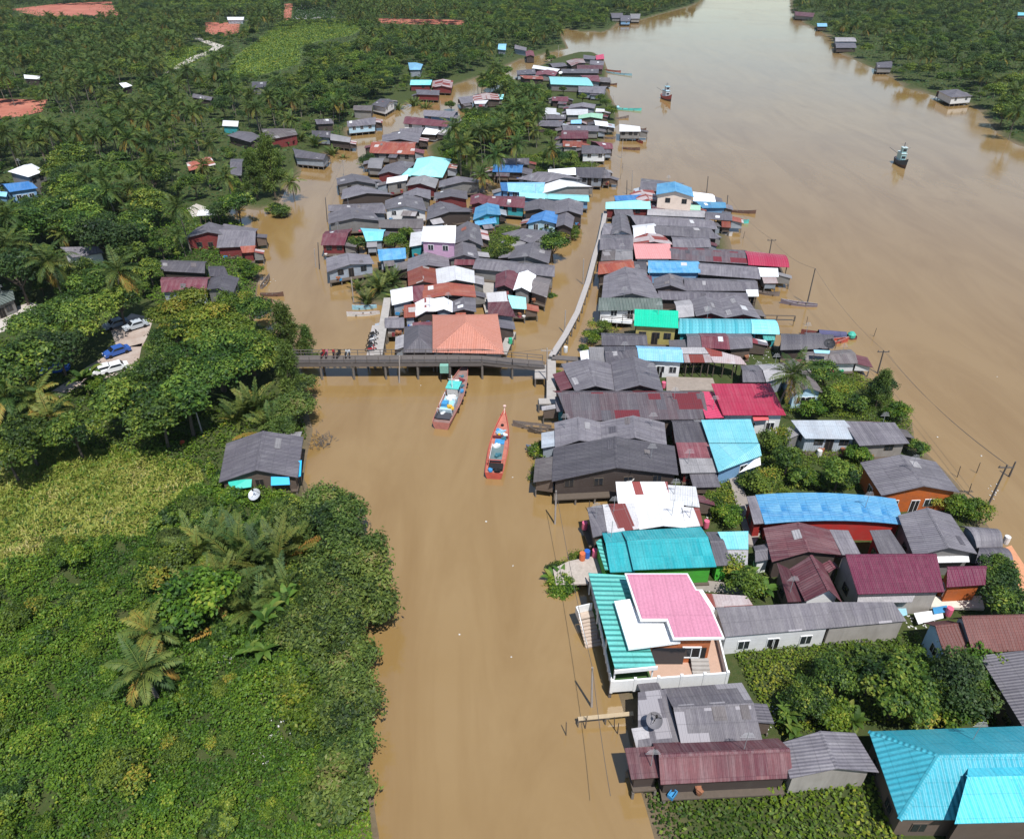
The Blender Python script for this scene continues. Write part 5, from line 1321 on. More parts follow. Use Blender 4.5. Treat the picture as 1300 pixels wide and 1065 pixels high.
# ================================================================== boats
def hull(t, L, W, D, sheer, transom):
    """half width, gunwale height, keel depth at t (0 stern .. 1 bow)"""
    w_ = W / 2 * (transom + (1 - transom) * min(1, t / .35) ** .7) if t < .35 else W / 2 * (1 - ((t - .35) / .65) ** 2.3)
    return max(w_, .02), D + sheer * (max(0, t - .35) / .65) ** 2.2 + .12 * sheer * max(0, (.3 - t) / .3), -.35 * (1 - .5 * max(0, t - .8) / .2)
def make_hull(L, W, D, sheer, transom, mats, root, deckz=None, rim=.07, name='hull'):
    n_ = 18; mb = MB(); S_ = []
    for i in range(n_ + 1):
        t = i / n_; w_, gz_, kz = hull(t, L, W, D, sheer, transom); x = (t - .5) * L
        rake = .25 * sheer * max(0, (t - .7) / .3)
        S_.append([Vector((x + rake * f, w_ * k, kz + (gz_ - kz) * f)) for k, f in ((0, 0), (.62, .12), (.86, .45), (1, 1))] + [Vector((x + rake, max(w_ - rim, .005), gz_)), w_, gz_])
    for i in range(n_):
        a, b = S_[i], S_[i + 1]
        for sg in (1, -1):
            f = lambda v: Vector((v.x, v.y * sg, v.z))
            for k in range(3):
                q = [f(a[k]), f(b[k]), f(b[k + 1]), f(a[k + 1])]; mb.face(q if sg < 0 else q[::-1], None, 0 if k < 2 else 1)
            q = [f(a[3]), f(b[3]), f(b[4]), f(a[4])]; mb.face(q if sg < 0 else q[::-1], None, 2)
            dz = deckz if deckz is not None else -.1
            ia = Vector((a[4].x, a[4].y, min(a[4].z, a[6] - .28 if deckz is not None else dz))); ib = Vector((b[4].x, b[4].y, min(b[4].z, b[6] - .28 if deckz is not None else dz)))
            q = [f(a[4]), f(b[4]), f(ib), f(ia)]; mb.face(q if sg < 0 else q[::-1], None, 1)
    a = S_[0]; P = [Vector((v.x, -v.y, v.z)) for v in a[3::-1]] + a[1:4]; mb.face(P, None, 1)
    h_ = mb.build(name, mats, root)
    mb = MB()
    for i in range(n_):
        a, b = S_[i], S_[i + 1]
        za = a[6] - .28 if deckz is not None else -.1; zb = b[6] - .28 if deckz is not None else -.1
        mb.face([(a[4].x, -a[4].y, za), (b[4].x, -b[4].y, zb), (b[4].x, b[4].y, zb), (a[4].x, a[4].y, za)], None, 0)
    mb.build('deck' if deckz is not None else 'floorboards', mats[-1], root)
    return h_
def boat_pose(bow, stern):
    a, b = U(*stern, .5), U(*bow, .5); c = (a + b) / 2; c.z = 0; d = b - a
    return c, math.atan2(d.y, d.x), math.hypot(d.x, d.y)
def heap(mb, c, r_, n_, sd_, z, m=0):
    rr = random.Random(sd_)
    for i in range(n_):
        a = rr.uniform(0, 6.28); q = rr.uniform(0, r_); mb.box((c[0] + q * math.cos(a), c[1] + q * math.sin(a), z + rr.uniform(0, .25)), (rr.uniform(.15, .5), rr.uniform(.15, .4), rr.uniform(.12, .35)), rr.uniform(0, 3), m)
RED = plain('red_boat_paint', (0.50, 0.085, 0.06), .5, .4, .35, 1.5); PINKB = plain('faded_pink_paint', (0.44, 0.165, 0.135), .6, .3, .4, 1.5)
BRN = plain('boat_brown', (0.14, 0.075, 0.055), .7, .3, .3); TEALP = plain('teal_paint', (0.10, 0.50, 0.45), .5, .4, .15); BLUEP = plain('blue_tarp', (0.05, 0.26, 0.50), .5, .4, .3, 2)
LBLUE = plain('light_blue_paint', (0.30, 0.55, 0.65), .5, .4, .3, 2); NET = plain('net_heap', (0.05, 0.16, 0.2), .9, .1, .4, 4); YEL = plain('yellow_plastic', (0.6, 0.36, .04), .5, .4, .1)
# grey-pink fishing boat
c, ang, L = boat_pose((593, 467), (560, 541)); W = 2.9
bt = empty('fishing_boat', c, ang); tag(bt, 'larger weathered fishing boat with teal topped wheelhouse moored by the bridge', 'boat', 'fishing boats in the canal and river')
make_hull(L, W, 1.0, .9, .8, [BRN, PINKB, PINKB, plain('worn_deck', (0.27, 0.165, 0.145), .8, .2, .5, 2)], bt, 0.7)
k = MB(); k.box((-.5, 0, 1.55), (1.7, 1.5, 1.6)); cb = k.build('wheelhouse', plain('dirty_white', (0.55, 0.53, 0.5), .6, .3, .3), bt)
k = MB(); k.box((0, 0, 0), (2.0, 1.8, .12)); k.box((0, 0, .08), (1.5, 1.3, .08)); k.build('wheelhouse_roof', TEALP, cb, (-.4, 0, 2.42))
for x_, y_, a_, b_ in ((.36, 0, .06, 1.1), (-.5, .76, 1.1, .06), (-.5, -.76, 1.1, .06)):
    k = MB(); k.box((0, 0, 0), (a_, b_, .5)); k.build('window', GLASS, cb, (x_, y_, 1.8))
k = MB(); k.box((0, 0, 1.05), (3.4, 1.7, .75)); k.box((-.2, 0, 1.46), (3.0, 1.5, .07), 0, 1); k.build('aft_cabin', [plain('cabin_blue_white', (0.40, 0.50, 0.54), .6, .3, .4), LBLUE], bt, (-3.4, 0, 0))
k = MB(); k.box((0, 0, 0), (.9, .8, .5)); k.build('engine_box', BLUEP, bt, (-4.1, .3, 1.75)); 
k = MB(); heap(k, (0, 0), .7, 16, 3, 0); k.build('cabin_top_gear', [WHITE], bt, (-2.6, 0, 1.55))
k = MB(); heap(k, (0, 0), .8, 20, 4, 0); k.build('net_heap', [NET], bt, (1.9, -.2, .85)); k = MB(); k.box((0, 0, 0), (1.6, .5, .5)); k.build('green_locker', plain('green_paint', (0.03, .25, .12), .6), bt, (1.1, .75, 1.1))
k = MB(); heap(k, (0, 0), .5, 9, 6, 0); k.build('crate_heap', [plain('maroon_plastic', (0.2, .03, .04), .6)], bt, (3.1, -.1, .95))
k = MB(); k.box((-5.9, 0, 1.05), (1.4, 1.9, .08)); 
for i in range(4): k.box((-6.4 + .35 * i, 1.0, 1.1), (.2, .25, .35))
k.build('stern_rack', plain('rack_dark', (0.05, .05, .06), .7), bt)
k = MB(); k.tube([(-1.2, 0, 2.4), (-1.2, 0, 4.4)], .05, 6); k.tube([(-1.2, -.5, 3.8), (-1.2, .5, 3.8)], .03, 5); k.build('mast', WHITE, bt)
k = MB(); k.box((L / 2 - .9, 0, 1.75), (.5, .9, .18)); k.tube([(L / 2 - .2, 0, 1.4), (L / 2 + .1, 0, 2.1)], .07, 6); k.build('bow_post', BLUEP, bt)
for i in range(4):
    hw_ = hull((-3.6 + 2.1 * i) / L + .5, L, W, 1.0, .9, .8)[0]
    k = MB(); k.lathe([(.16, -.1), (.28, 0), (.16, .1), (.10, 0), (.16, -.1)], (0, 0, 0), 12); o_ = k.build('tyre_fender', DARK, bt, (-3.6 + 2.1 * i, -hw_ - .04, .72)); o_.rotation_euler = (math.pi / 2, 0, 0)
for i, (x_, y_, mt_) in enumerate(((-4.6, -.6, YEL), (.4, -.6, BLUEP), (2.9, .5, WHITE), (4.2, 0, NET), (-.2, .95, RED), (-5.2, .4, WHITE), (1.6, .1, plain('orange_plastic', (0.6, .1, .04))))):
    k = MB(); heap(k, (0, 0), .38, 9, 30 + i, 0); k.build('gear_pile', mt_, bt, (x_, y_, .82 if x_ > -1 or x_ < -4.9 else 1.5))
k = MB(); k.tube([(-5.6, -1.0, 1.0), (-5.6, -1.0, 1.9), (-5.6, 1.0, 1.9), (-5.6, 1.0, 1.0)], .04, 5); k.tube([(-2.0, .8, 1.5), (-2.0, .8, 2.2), (-4.9, .8, 2.2), (-4.9, .8, 1.5)], .03, 5); k.build('rail', WHITE, bt)
k = MB(); k.tube([(5.6, .3, 1.3), (6.4, 1.5, .6), (7.5, 3.0, .05)], .025, 4); k.build('mooring_rope', WOOD, bt)
# red fishing boat
c, ang, L = boat_pose((640.5, 529), (627, 604)); W = 2.5
bt = empty('fishing_boat', c, ang); tag(bt, 'slim bright red fishing boat with open deck in the middle of the canal', 'boat', 'fishing boats in the canal and river')
make_hull(L, W, .85, .85, .86, [BRN, RED, RED, plain('red_deck', (0.46, 0.16, 0.115), .75, .2, .45, 2)], bt, .6)
k = MB(); k.box((0, 0, 0), (3.0, 1.25, .55)); k.box((0, 0, .3), (3.2, 1.4, .07), 0, 1); k.build('fish_hold', [plain('hold_side', (0.42, .12, .09), .6), plain('hold_lid', (0.13, 0.19, 0.19), .6, .3, .4, 3)], bt, (-2.7, 0, .95))
k = MB(); k.box((0, 0, 0), (1.1, 1.7, .5)); k.build('engine_well', DARK, bt, (-4.9, -.1, .75))
k = MB(); k.tube([(0, -.9, .6), (0, -.9, 1.5), (0, .9, 1.5), (0, .9, .6)], .06, 6); k.build('stern_frame', RED, bt, (-4.4, 0, 0))
k = MB(); heap(k, (0, 0), .75, 20, 9, 0); k.build('blue_net_heap', [plain('pale_net', (0.28, .45, .55), .9)], bt, (2.1, 0, .8)); k = MB(); k.box((0, 0, 0), (1.0, 1.2, .16)); k.build('blue_mat', BLUEP, bt, (.35, 0, .68))
k = MB(); k.box((0, 0, 0), (.25, 1.9, .35)); k.build('cross_beam', plain('dark_red', (0.12, .02, .02), .6), bt, (1.15, 0, .8))
k = MB(); k.lathe([(0, 0), (.16, 0), (.18, .35), (0, .38)], (0, 0, 0), 10); k.build('yellow_bucket', YEL, bt, (1.5, .2, .7))
k = MB(); k.lathe([(0, 0), (.2, 0), (.2, .15), (0, .16)], (0, 0, 0), 10); k.build('hatch', DARK, bt, (3.5, 0, .95))
k = MB(); k.tube([(L / 2 - .35, 0, 1.2), (L / 2 + .12, 0, 2.0)], .09, 6); k.lathe([(0, -.2), (.2, -.1), (.22, .1), (0, .22)], (L / 2 + .12, 0, 2.1), 8); k.build('bow_post', plain('cloth_pink', (0.62, .42, .36), .8), bt)
for i, (x_, y_, mt_) in enumerate(((-1.6, .2, WHITE), (-3.4, -.2, NET), (2.6, .3, BLUEP), (1.7, -.4, WHITE), (-5.5, .5, BLUEP), (-5.6, -.4, DARK), (.9, -.5, NET))):
    k = MB(); heap(k, (0, 0), .3, 8, 50 + i, 0); k.build('gear_pile', mt_, bt, (x_, y_, .7 if x_ > -1.4 or x_ < -5 else 1.3))
k = MB(); k.tube([(-4.2, .75, .8), (-4.2, .75, 1.5), (-1.2, .75, 1.5), (-1.2, .75, .8)], .035, 5); k.build('rail', WHITE, bt)
# trawlers out on the river
def trawler(px, L, ang, label, hm, um, top):
    c = U(px[0], px[1], 0); b = empty('fishing_boat', (c.x, c.y, 0), ang); tag(b, label, 'boat', 'fishing boats in the canal and river')
    make_hull(L, L * .27, 1.3, 1.5, .75, [BRN, hm, WHITE, PINKB], b, .9)
    k = MB(); k.box((-L * .12, 0, 2.1), (L * .42, L * .17, 2.2)); k.box((-L * .05, 0, 3.9), (L * .2, L * .15, 1.6)); w_ = k.build('wheelhouse', um, b)
    k = MB(); k.box((-L * .12, 0, 3.25), (L * .46, L * .20, .12)); k.box((-L * .05, 0, 4.75), (L * .24, L * .18, .1)); k.build('roof', top, w_)
    for z_, x_, y_ in ((2.3, L * .095, L * .13), (4.1, L * .055, L * .12)):
        k = MB(); k.box((x_, 0, z_), (.06, y_, .6)); k.build('window', GLASS, w_)
    k = MB(); k.tube([(-L * .1, 0, 4.7), (-L * .1, 0, 6.0)], .09, 6); k.tube([(-L * .1, -.8, 5.5), (-L * .1, .8, 5.5)], .05, 5); k.tube([(-L * .1, 0, 5.9), (L * .42, 0, 2.4)], .03, 4); k.build('mast', plain('mast_dark', (0.1, .1, .11), .6), b)
    k = MB(); k.tube([(-L * .3, 0, 2.2), (-L * .45, 2.8, 4.0)], .07, 5); k.tube([(-L * .3, 0, 2.2), (-L * .45, -2.8, 4.0)], .07, 5); k.build('outrigger_boom', plain('mast_dark', (0.1, .1, .11)), b)
    k = MB(); heap(k, (L * .22, 0), 1.0, 14, 5, 1.4); k.build('net_heap', [NET], b)
trawler((846, 127), 8.6, R(-78), 'trawler with red and white hull far up the river, left of the other trawler', plain('trawler_red', (0.45, .10, .09), .6), plain('trawler_white', (0.62, .63, .66), .6), LBLUE)
trawler((1143, 210), 7.6, R(-96), 'pale teal trawler with dark hull in the wide river on the right', plain('trawler_dark', (0.05, .07, .09), .6), plain('trawler_teal', (0.38, .58, .58), .6), plain('trawler_grey', (0.5, .6, .6), .6))
# canoes and longtails
def canoe(bow, stern, W, hm, im, label, cover=None, top=None):
    c, ang, L = boat_pose(bow, stern); b = empty('canoe', c, ang); tag(b, label, 'boat', 'small boats and canoes')
    make_hull(L, W, .42, .55, .35, [hm, hm, im, plain('canoe_inside', (0.20, .15, .12), .9, .2, .4)], b, None, .05)
    for t in (-.22, .02, .24):
        k = MB(); k.box((L * t, 0, .28), (.28, W * .86, .05)); k.build('thwart', WOOD, b)
    if cover:
        k = MB()
        for i in range(8):
            a0, a1 = math.pi * i / 8, math.pi * (i + 1) / 8
            for x0, x1 in ((-L * .3, L * .2),): k.face([(x0, W * .45 * math.cos(a0), .35 + .7 * math.sin(a0)), (x0, W * .45 * math.cos(a1), .35 + .7 * math.sin(a1)), (x1, W * .45 * math.cos(a1), .35 + .7 * math.sin(a1)), (x1, W * .45 * math.cos(a0), .35 + .7 * math.sin(a0))])
        k.build('tarpaulin', cover, b)
    if top:
        k = MB(); k.lathe([(.6, 0), (.65, .5), (.35, .85), (0, .95)], (-L * .40, 0, .3), 10); k.build('cover', top, b)
    return b
GRB = plain('grey_boat', (0.22, .18, .16), .8, .2, .4); WHB = plain('white_boat', (0.6, .58, .56), .6, .3, .25)
canoe((441, 398.5), (482, 395), 1.0, WHB, PINKB, 'pink and white canoe at the mouth of the left canal')
canoe((448, 390), (478, 387), .95, LBLUE, WHB, 'light blue canoe beside the pink and white one')
canoe((342, 350), (331, 364), 1.0, GRB, GRB, 'curved grey canoe beached at the left bank debris')
canoe((359, 373), (330, 372), .8, BRN, GRB, 'dark thin canoe poking out from the left bank')
canoe((345, 382), (322, 377), .9, BRN, GRB, 'brown canoe lowest at the left bank bushes')
canoe((959, 269), (927, 266.5), 1.1, BRN, GRB, 'dark canoe lying off the river landing')
canoe((950, 281), (927, 279), 1.5, TEALP, WHB, 'boat under a teal tarpaulin at the river landing', plain('teal_tarp', (0.03, .33, .30), .6, .3, .3))
canoe((929, 297), (911, 294), 1.1, WHB, WHB, 'white boat tucked in below the river landing')
canoe((992, 382), (1038, 386), 1.25, plain('purple_grey_boat', (0.2, .16, .19), .7), WHB, 'long grey violet boat beside a tall leaning pole in the river')
canoe((1018, 421), (1088, 427), 1.5, plain('maroon_boat', (0.22, .06, .055), .7, .3, .4), BRN, 'large longtail boat with dark blue nets and a green cover at one end', plain('violet_net', (0.09, .09, .17), .9, .1, .4, 3), plain('green_cover', (0.05, .38, .28), .6))
canoe((1076, 430.5), (1040, 432), 1.2, RED, WHB, 'small orange red boat alongside the large longtail boat')
canoe((989, 373), (962, 369), 1.0, GRB, GRB, 'grey canoe below the white awning over the river')
canoe((1013, 384.5), (994, 379), .5, LBLUE, LBLUE, 'tiny pale blue dinghy at the tip of the grey violet boat') if False else None
canoe((652, 537), (700, 541), 1.2, GRB, WOOD, 'old grey wooden boat moored by the charcoal gables')
canoe((672, 544.5), (704, 545), 1.0, WOOD, GRB, 'brown wooden canoe moored closest to the charcoal gables')
canoe((669, 568), (702, 571), 1.3, GRB, BLUEP, 'grey boat loaded with pink and blue bundles by the widest charcoal gable')
canoe((679, 576), (705, 575), 1.0, WHB, GRB, 'whitish canoe next to the loaded grey boat')
canoe((814, 139), (781, 137), 2.2, TEALP, RED, 'turquoise and red boat moored by the far river houses', None, LBLUE)
canoe((802, 95), (770, 91), 2.0, LBLUE, BRN, 'pale blue longtail boat far off the island tip')
canoe((788, 91), (768, 88), 1.6, PINKB, BRN, 'pinkish boat alongside the far pale blue longtail')
canoe((783, 107), (770, 106), 1.2, BRN, GRB, 'small dark canoe off the turquoise roof')
canoe((798, 148), (780, 150), 1.3, GRB, BRN, 'dark canoe just below the turquoise and red boat')
canoe((812, 189), (790, 187), 1.6, BRN, PINKB, 'brown boat under the white roofed river house, with red trim')
canoe((781, 175), (768, 174), 1.2, GRB, GRB, 'grey canoe nosed into the bank beside the white river house')
canoe((820, 164), (813, 163.5), 1.0, BRN, BRN, 'very small dark boat right of the white river house')
canoe((816, 181), (808, 176), 1.2, RED, BRN, 'dark red dinghy at the foot of the white river house')
# ================================================================== poles and wires
POLEM = plain('pole_concrete', (0.36, .32, .29), .85, .2, .25); POLED = plain('pole_dark', (0.10, .09, .085), .85, .2, .25)
def pole(top, base, label, group, r_=.12, dark=False, arm=False, z0=0.0, name='utility_pole'):
    B0 = U(*base, z0); lo, hi = .5, 16
    for _ in range(40):
        h = (lo + hi) / 2
        if W2P(B0.x, B0.y, z0 + h)[1] > top[1]: lo = h
        else: hi = h
    _, _, d = W2P(B0.x, B0.y, z0 + h); dx = (top[0] - CX) * d / F - B0.x
    T = Vector((dx, 0, h)); mt = POLED if dark else POLEM
    root = empty(name, B0); tag(root, label, 'pole', group)
    mb = MB(); mb.tube([T * (-1.2 / h), T], [r_, r_ * .65], 7); mb.build('shaft', mt, root)
    if arm:
        mb = MB(); mb.box((T.x * .94, 0, h * .94), (1.7, .1, .12))
        for q in (-.75, 0, .75): mb.lathe([(.05, 0), (.07, .08), (.03, .2)], (T.x * .94 + q, 0, h * .94 + .06), 6)
        mb.build('crossarm', mt, root)
    return B0 + T
RP = [((899, 224), (897, 245)), ((924, 248), (922, 272)), ((980, 304), (976, 326)), ((1035, 341), (1024.6, 386)), ((1122, 445), (1114, 474)), ((1279, 590), (1253, 644)), ((1289.5, 586), (1281, 605))]
RL = ['slim dark pole in the water at the tip of the right village', 'dark pole by the river landing', 'dark pole behind the bright red roof end', 'tall leaning pole beside the grey violet boat',
      'pole with wires above the riverside greenery', 'longest leaning pole in the river near the orange house', 'shorter dark stump pole right of the longest leaning pole']
tops = [pole(a, b, l, 'poles in the river', .13, True, i in (2, 4, 5)) for i, ((a, b), l) in enumerate(zip(RP, RL))]
LP_ = [((413, 251), (415.6, 282), 'dark pole on the left canal by the upper grey gables'), ((403.6, 308), (405.6, 342), 'dark pole in the left canal beside the maroon stilt house'), ((399, 316), (401, 340), 'pale thin pole paired with the dark canal pole'),
       ((435, 203), (437, 224), 'pale pole at the left canal bend'), ((741, 329), (740, 361), 'white pole beside the long canal walkway, upper one'), ((718, 394), (716.6, 423), 'white pole beside the long canal walkway, lower one'),
       ((445.6, 352), (449, 384), 'white and green stake near the pink and white canoe'), ((694.5, 442), (694.5, 494), 'tall pole at the pier where the bridge ramp ends'), ((507, 452), (507, 486), 'thin pole standing in front of the footbridge'),
       ((706, 623), (704.5, 665), 'pole at the canal edge below the widest charcoal gable'), ((752, 847), (751, 897), 'leaning pole in the water beside the pink roofed house'), ((779, 122), (780, 146), 'pale pole at the upper river bank beside the round tree'),
       ((791, 177), (789, 201), 'pole in the water below the white river house'), ((796, 229), (795.6, 247), 'short dark pole in the canal mouth'), ((803, 216), (802, 243), 'thin tall pole in the canal mouth'),
       ((601, 102), (602, 120), 'pale pole at the upper left canal, left of two'), ((606, 104), (607, 121), 'darker pole at the upper left canal, right of two'), ((645, 87), (646, 101), 'pale pole at the far canal bend'),
       ((709, 58), (709, 73), 'farthest pale pole near the canal mouth'), ((559, 128), (559, 141), 'thin pole below the dark canal roofs'), ((249, 524), (260, 560), 'grey leaning pole by the grey gabled left bank house')]
ltops = [pole(a, b, l, 'poles along the canals', .12, l.split()[0] in ('dark', 'darker', 'short'), i in (3, 7)) for i, (a, b, l) in enumerate(LP_)]
def wire(a, b, label, sag=.6, r_=.022):
    mb = MB(); n_ = 10
    mb.tube([a.lerp(b, i / n_) - Vector((0, 0, sag * 4 * (i / n_) * (1 - i / n_))) for i in range(n_ + 1)], r_, 4)
    tag(mb.build('power_line', POLED), label, 'cable', 'cables between the poles')
for i, (p, q, l) in enumerate([(tops[1], tops[2], 'cable from the landing pole to the pole behind the red roof'), (tops[2], tops[3], 'cable from the red roof pole to the tall leaning pole'), (tops[3], tops[4], 'long cable over the river past the large longtail boat'), (tops[4], tops[5], 'cable running to the longest leaning pole')]):
    wire(p, q, l, .9)
wire(tops[4] + Vector((.7, 0, -.5)), tops[5] + Vector((.7, 0, -.5)), 'second parallel cable beside the one to the longest leaning pole', 1.0)
wire(ltops[7], Vector((*U(618, 447, 4.3)[:2], 4.3)), 'cable from the pier pole along the bridge ramp', .3)
wire(ltops[3], ltops[0], 'cable along the left canal', .6)
# canal-side cables in the foreground
wire(ltops[10], ltops[9], 'cable from the pole at the pink roofed house up the canal', .8)
wire(ltops[10], Vector((*U(775, 1010, 5)[:2], 5)), 'cable leaving the bottom of the view over the canal', .5)
# ================================================================== cars and motorbikes
def car(px, ang, col, label, pick=False):
    c = U(px[0], px[1], .7); root = empty('parked_car', (c.x, c.y, .6), ang); root.scale = (.9, .9, .9); tag(root, label, 'car', 'cars parked in the dirt yard')
    prof = [(-2.1, .35), (-2.1, .85), (-1.5, .95), (-1.05, 1.42), (.45, 1.45), (1.1, .98), (2.0, .82), (2.1, .35)]
    mb = MB(); W = .83
    for sg in (1, -1):
        q = [(x, sg * W * (.86 if z > 1.2 else 1), z) for x, z in prof]; mb.face(q if sg < 0 else q[::-1])
    for i in range(len(prof)):
        a, b = prof[i], prof[(i + 1) % len(prof)]; wa_ = W * (.86 if a[1] > 1.2 else 1); wb2 = W * (.86 if b[1] > 1.2 else 1)
        mb.face([(a[0], -wa_, a[1]), (a[0], wa_, a[1]), (b[0], wb2, b[1]), (b[0], -wb2, b[1])])
    mb.build('body', col, root)
    def quad(nm, q): m_ = MB(); m_.face(q); m_.face(q[::-1]); m_.build(nm, GLASS, root)
    quad('windscreen', [(.53, -.66, 1.43), (1.06, -.76, 1.03), (1.06, .76, 1.03), (.53, .66, 1.43)]); quad('rear_window', [(-1.13, -.68, 1.36), (-1.47, -.76, 1.0), (-1.47, .76, 1.0), (-1.13, .68, 1.36)])
    for sg in (1, -1): quad('side_window', [(-1.2, sg * .825, 1.0), (.8, sg * .825, 1.02), (.35, sg * .735, 1.36), (-.95, sg * .735, 1.36)])
    k = MB(); k.lathe([(0, -.1), (.3, -.1), (.32, 0), (.3, .1), (0, .1)], (0, 0, 0), 12); wm = k.mesh('wheel', DARK)
    for x_ in (-1.3, 1.3):
        for y_ in (-.78, .78): o_ = link('wheel', wm, root, (x_, y_, .32)); o_.rotation_euler = (math.pi / 2, 0, 0)
    for y_ in (-.6, .6):
        k = MB(); k.box((0, 0, 0), (.08, .3, .14)); k.build('headlight', WHITE, root, (2.06, y_, .7))
def paint(nm, c): return plain(nm, c, .25, .5, .03)
SILV = paint('silver_car', (0.42, .45, .48)); BLU = paint('blue_car', (0.03, .09, .32)); WCAR = paint('white_car', (0.7, .7, .7)); GRYC = paint('grey_car', (0.2, .24, .29))
car((173, 416), R(222), SILV, 'silver car in the open dirt yard, right of its neighbour'); car((148, 414), R(228), GRYC, 'bluish grey car half under the tree in the dirt yard')
car((131, 473), R(215), WCAR, 'white car at the edge of the dirt yard under branches, left of two'); car((146, 470), R(215), WCAR, 'white car beside the big tree crown, right of two')
car((71, 472), R(200), BLU, 'blue car in the shade under the wide tree'); car((149, 449), R(225), BLU, 'dark blue car in the tree shadow behind the white cars')
def motorbike(x, y, z, ang, col, label):
    root = empty('motorbike', (x, y, z), ang); tag(root, label, 'motorbike', 'motorbikes parked on the bridge and walkway')
    k = MB(); k.lathe([(.18, -.05), (.28, -.04), (.3, 0), (.28, .04), (.18, .05)], (0, 0, 0), 12); wm = k.mesh('wheel', DARK)
    for x_ in (-.6, .6): o_ = link('wheel', wm, root, (x_, 0, .3)); o_.rotation_euler = (math.pi / 2, 0, 0)
    k = MB(); k.box((-.1, 0, .5), (.8, .26, .3), 0, 0, .7); k.box((.45, 0, .7), (.14, .34, .55)); k.box((.62, 0, .52), (.35, .14, .08)); k.build('body', col, root)
    k = MB(); k.box((-.25, 0, .74), (.75, .26, .1)); k.build('seat', DARK, root); k = MB(); k.tube([(.45, -.36, 1.02), (.45, 0, .96), (.45, .36, 1.02)], .03, 5); k.build('handlebar', DARK, root)
MC = [plain('bike_red', (0.4, .03, .04), .4), plain('bike_white', (0.6, .6, .6), .4), plain('bike_black', (0.03, .03, .03), .4), plain('bike_pink', (0.55, .2, .25), .4)]
for i, px_ in enumerate((410, 415, 424, 430, 440, 444)):
    q = U(px_, 453.2, 3.0); motorbike(q.x, q.y, 3.0, R(80 + 12 * (i % 3)), MC[[0, 3, 0, 2, 1, 1][i]], ['red motorbike, leftmost on the bridge', 'pinkish motorbike next to the leftmost red one on the bridge', 'red motorbike in the middle of the bridge row', 'black motorbike in the bridge row', 'white motorbike near the walkway junction on the bridge', 'white motorbike closest to the walkway on the bridge'][i])
pk_ = strip('walkway', '470,452 473,430 477,413', (2.3, 2.3, 2.3), 1.1, 'pale parking platform beside the short island walkway', 'walkway', None, 3.0, plain('pale_concrete', (0.36, 0.33, 0.31)))
for i, (a, b) in enumerate(((471, 446), (472, 440), (473.3, 433), (474.5, 427))):
    q = U(a, b, 2.3); motorbike(q.x, q.y, 2.3, R(10 + 8 * i), MC[[0, 2, 1, 2][i]], ['red motorbike on the pale platform nearest the bridge', 'black motorbike second from the bridge on the pale platform', 'white motorbike on the pale platform', 'black motorbike farthest from the bridge on the pale platform'][i])
# ================================================================== dishes, huts, clutter
def dish(px, z, r_, mat, label, mesh_=True):
    c = U(px[0], px[1], z); root = empty('satellite_dish', (c.x, c.y, z - .6)); tag(root, label, 'satellite dish')
    mb = MB(); prof = [(r_ * t, .38 * r_ * t * t) for t in (0, .25, .5, .75, 1)]
    mb.lathe(prof, (0, 0, 0), 20); mb.lathe([(a, b - .03) for a, b in prof][::-1], (0, 0, 0), 20)
    o_ = mb.build('dish', mat, root, (0, 0, .55)); o_.rotation_euler = (R(28), R(-12), 0)
    k = MB()
    for i in range(3): a = i * 2.1; k.tube([(r_ * .8 * math.cos(a), r_ * .8 * math.sin(a), .85), (0, -.35, 1.6)], .025, 4)
    k.lathe([(0, -.1), (.1, -.08), (.1, .1), (0, .12)], (0, -.35, 1.6), 8); k.build('receiver', DARK, root)
    k = MB(); k.tube([(0, 0, -.3), (0, 0, .6)], .05, 6); k.build('stand', DARK, root)
dish((831, 914), 4.1, .62, plain('mesh_dish', (0.16, .15, .16), .6, .3, .2), 'large dark wire satellite dish on the grey patched roof')
dish((1053, 437), 4.3, .8, plain('black_dish', (0.03, .03, .035), .6, .3, .2), 'black satellite dish on the arched charcoal roof')
dish((799, 606), 2.6, .6, WHITE, 'white satellite dish between the wide charcoal gable and the white sheets')
dish((324, 628), 2.0, .7, plain('silver_dish', (0.6, .62, .64), .3, .5, .1, 3, .3), 'silver dish in front of the grey gabled left bank house')
dish((667, 92), 4.6, .9, WHITE, 'tiny white dish on a far roof near the canal mouth') if False else dish((712, 93), 4.6, .8, WHITE, 'tiny white dish left of the far turquoise roof')
# green hut on legs below the bridge
c = U(565, 483, 0); hr = empty('hut', (c.x, c.y, 0)); tag(hr, 'tiny green hut on black legs under the footbridge', 'hut')
k = MB(); k.box((0, 0, 2.1), (1.2, 1.0, 1.2)); k.build('cabin', plain('hut_green', (0.20, .42, .34), .6, .3, .3), hr)
for x_ in (-.5, .5):
    for y_ in (-.4, .4): k = MB(); k.tube([(x_, y_, -1), (x_ * 1.1, y_, 1.5)], .07, 5); k.build('leg', DARK, hr)
def awning(px4, zb, zf_, mat, label):
    q = [U(px4[0], px4[1], zb), U(px4[2], px4[3], zb), U(px4[4], px4[5], zf_), U(px4[6], px4[7], zf_)]
    o = q[0].copy(); o.z = 0; q = [p - o for p in q]; dn = Vector((0, 0, -.04))
    mb = MB(); mb.face([q[3], q[2], q[1], q[0]]); mb.face([p + dn for p in q])
    for i in range(4): mb.face([q[i], q[(i + 1) % 4], q[(i + 1) % 4] + dn, q[i] + dn])
    root = empty('awning', o); tag(root, label, 'awning'); mb.build('sheet', mat, root)
    for p in (q[2], q[3]): k = MB(); k.tube([(p.x, p.y, p.z - .03), (p.x, p.y, 0.2)], .04, 5); k.build('pole', WOOD, root)
awning((288, 605, 320, 604, 319, 618, 292, 622), 3.0, 2.3, plain('teal_awning', (0.02, .42, .33), .5, .4, .12), 'teal awning on the front of the left bank house')
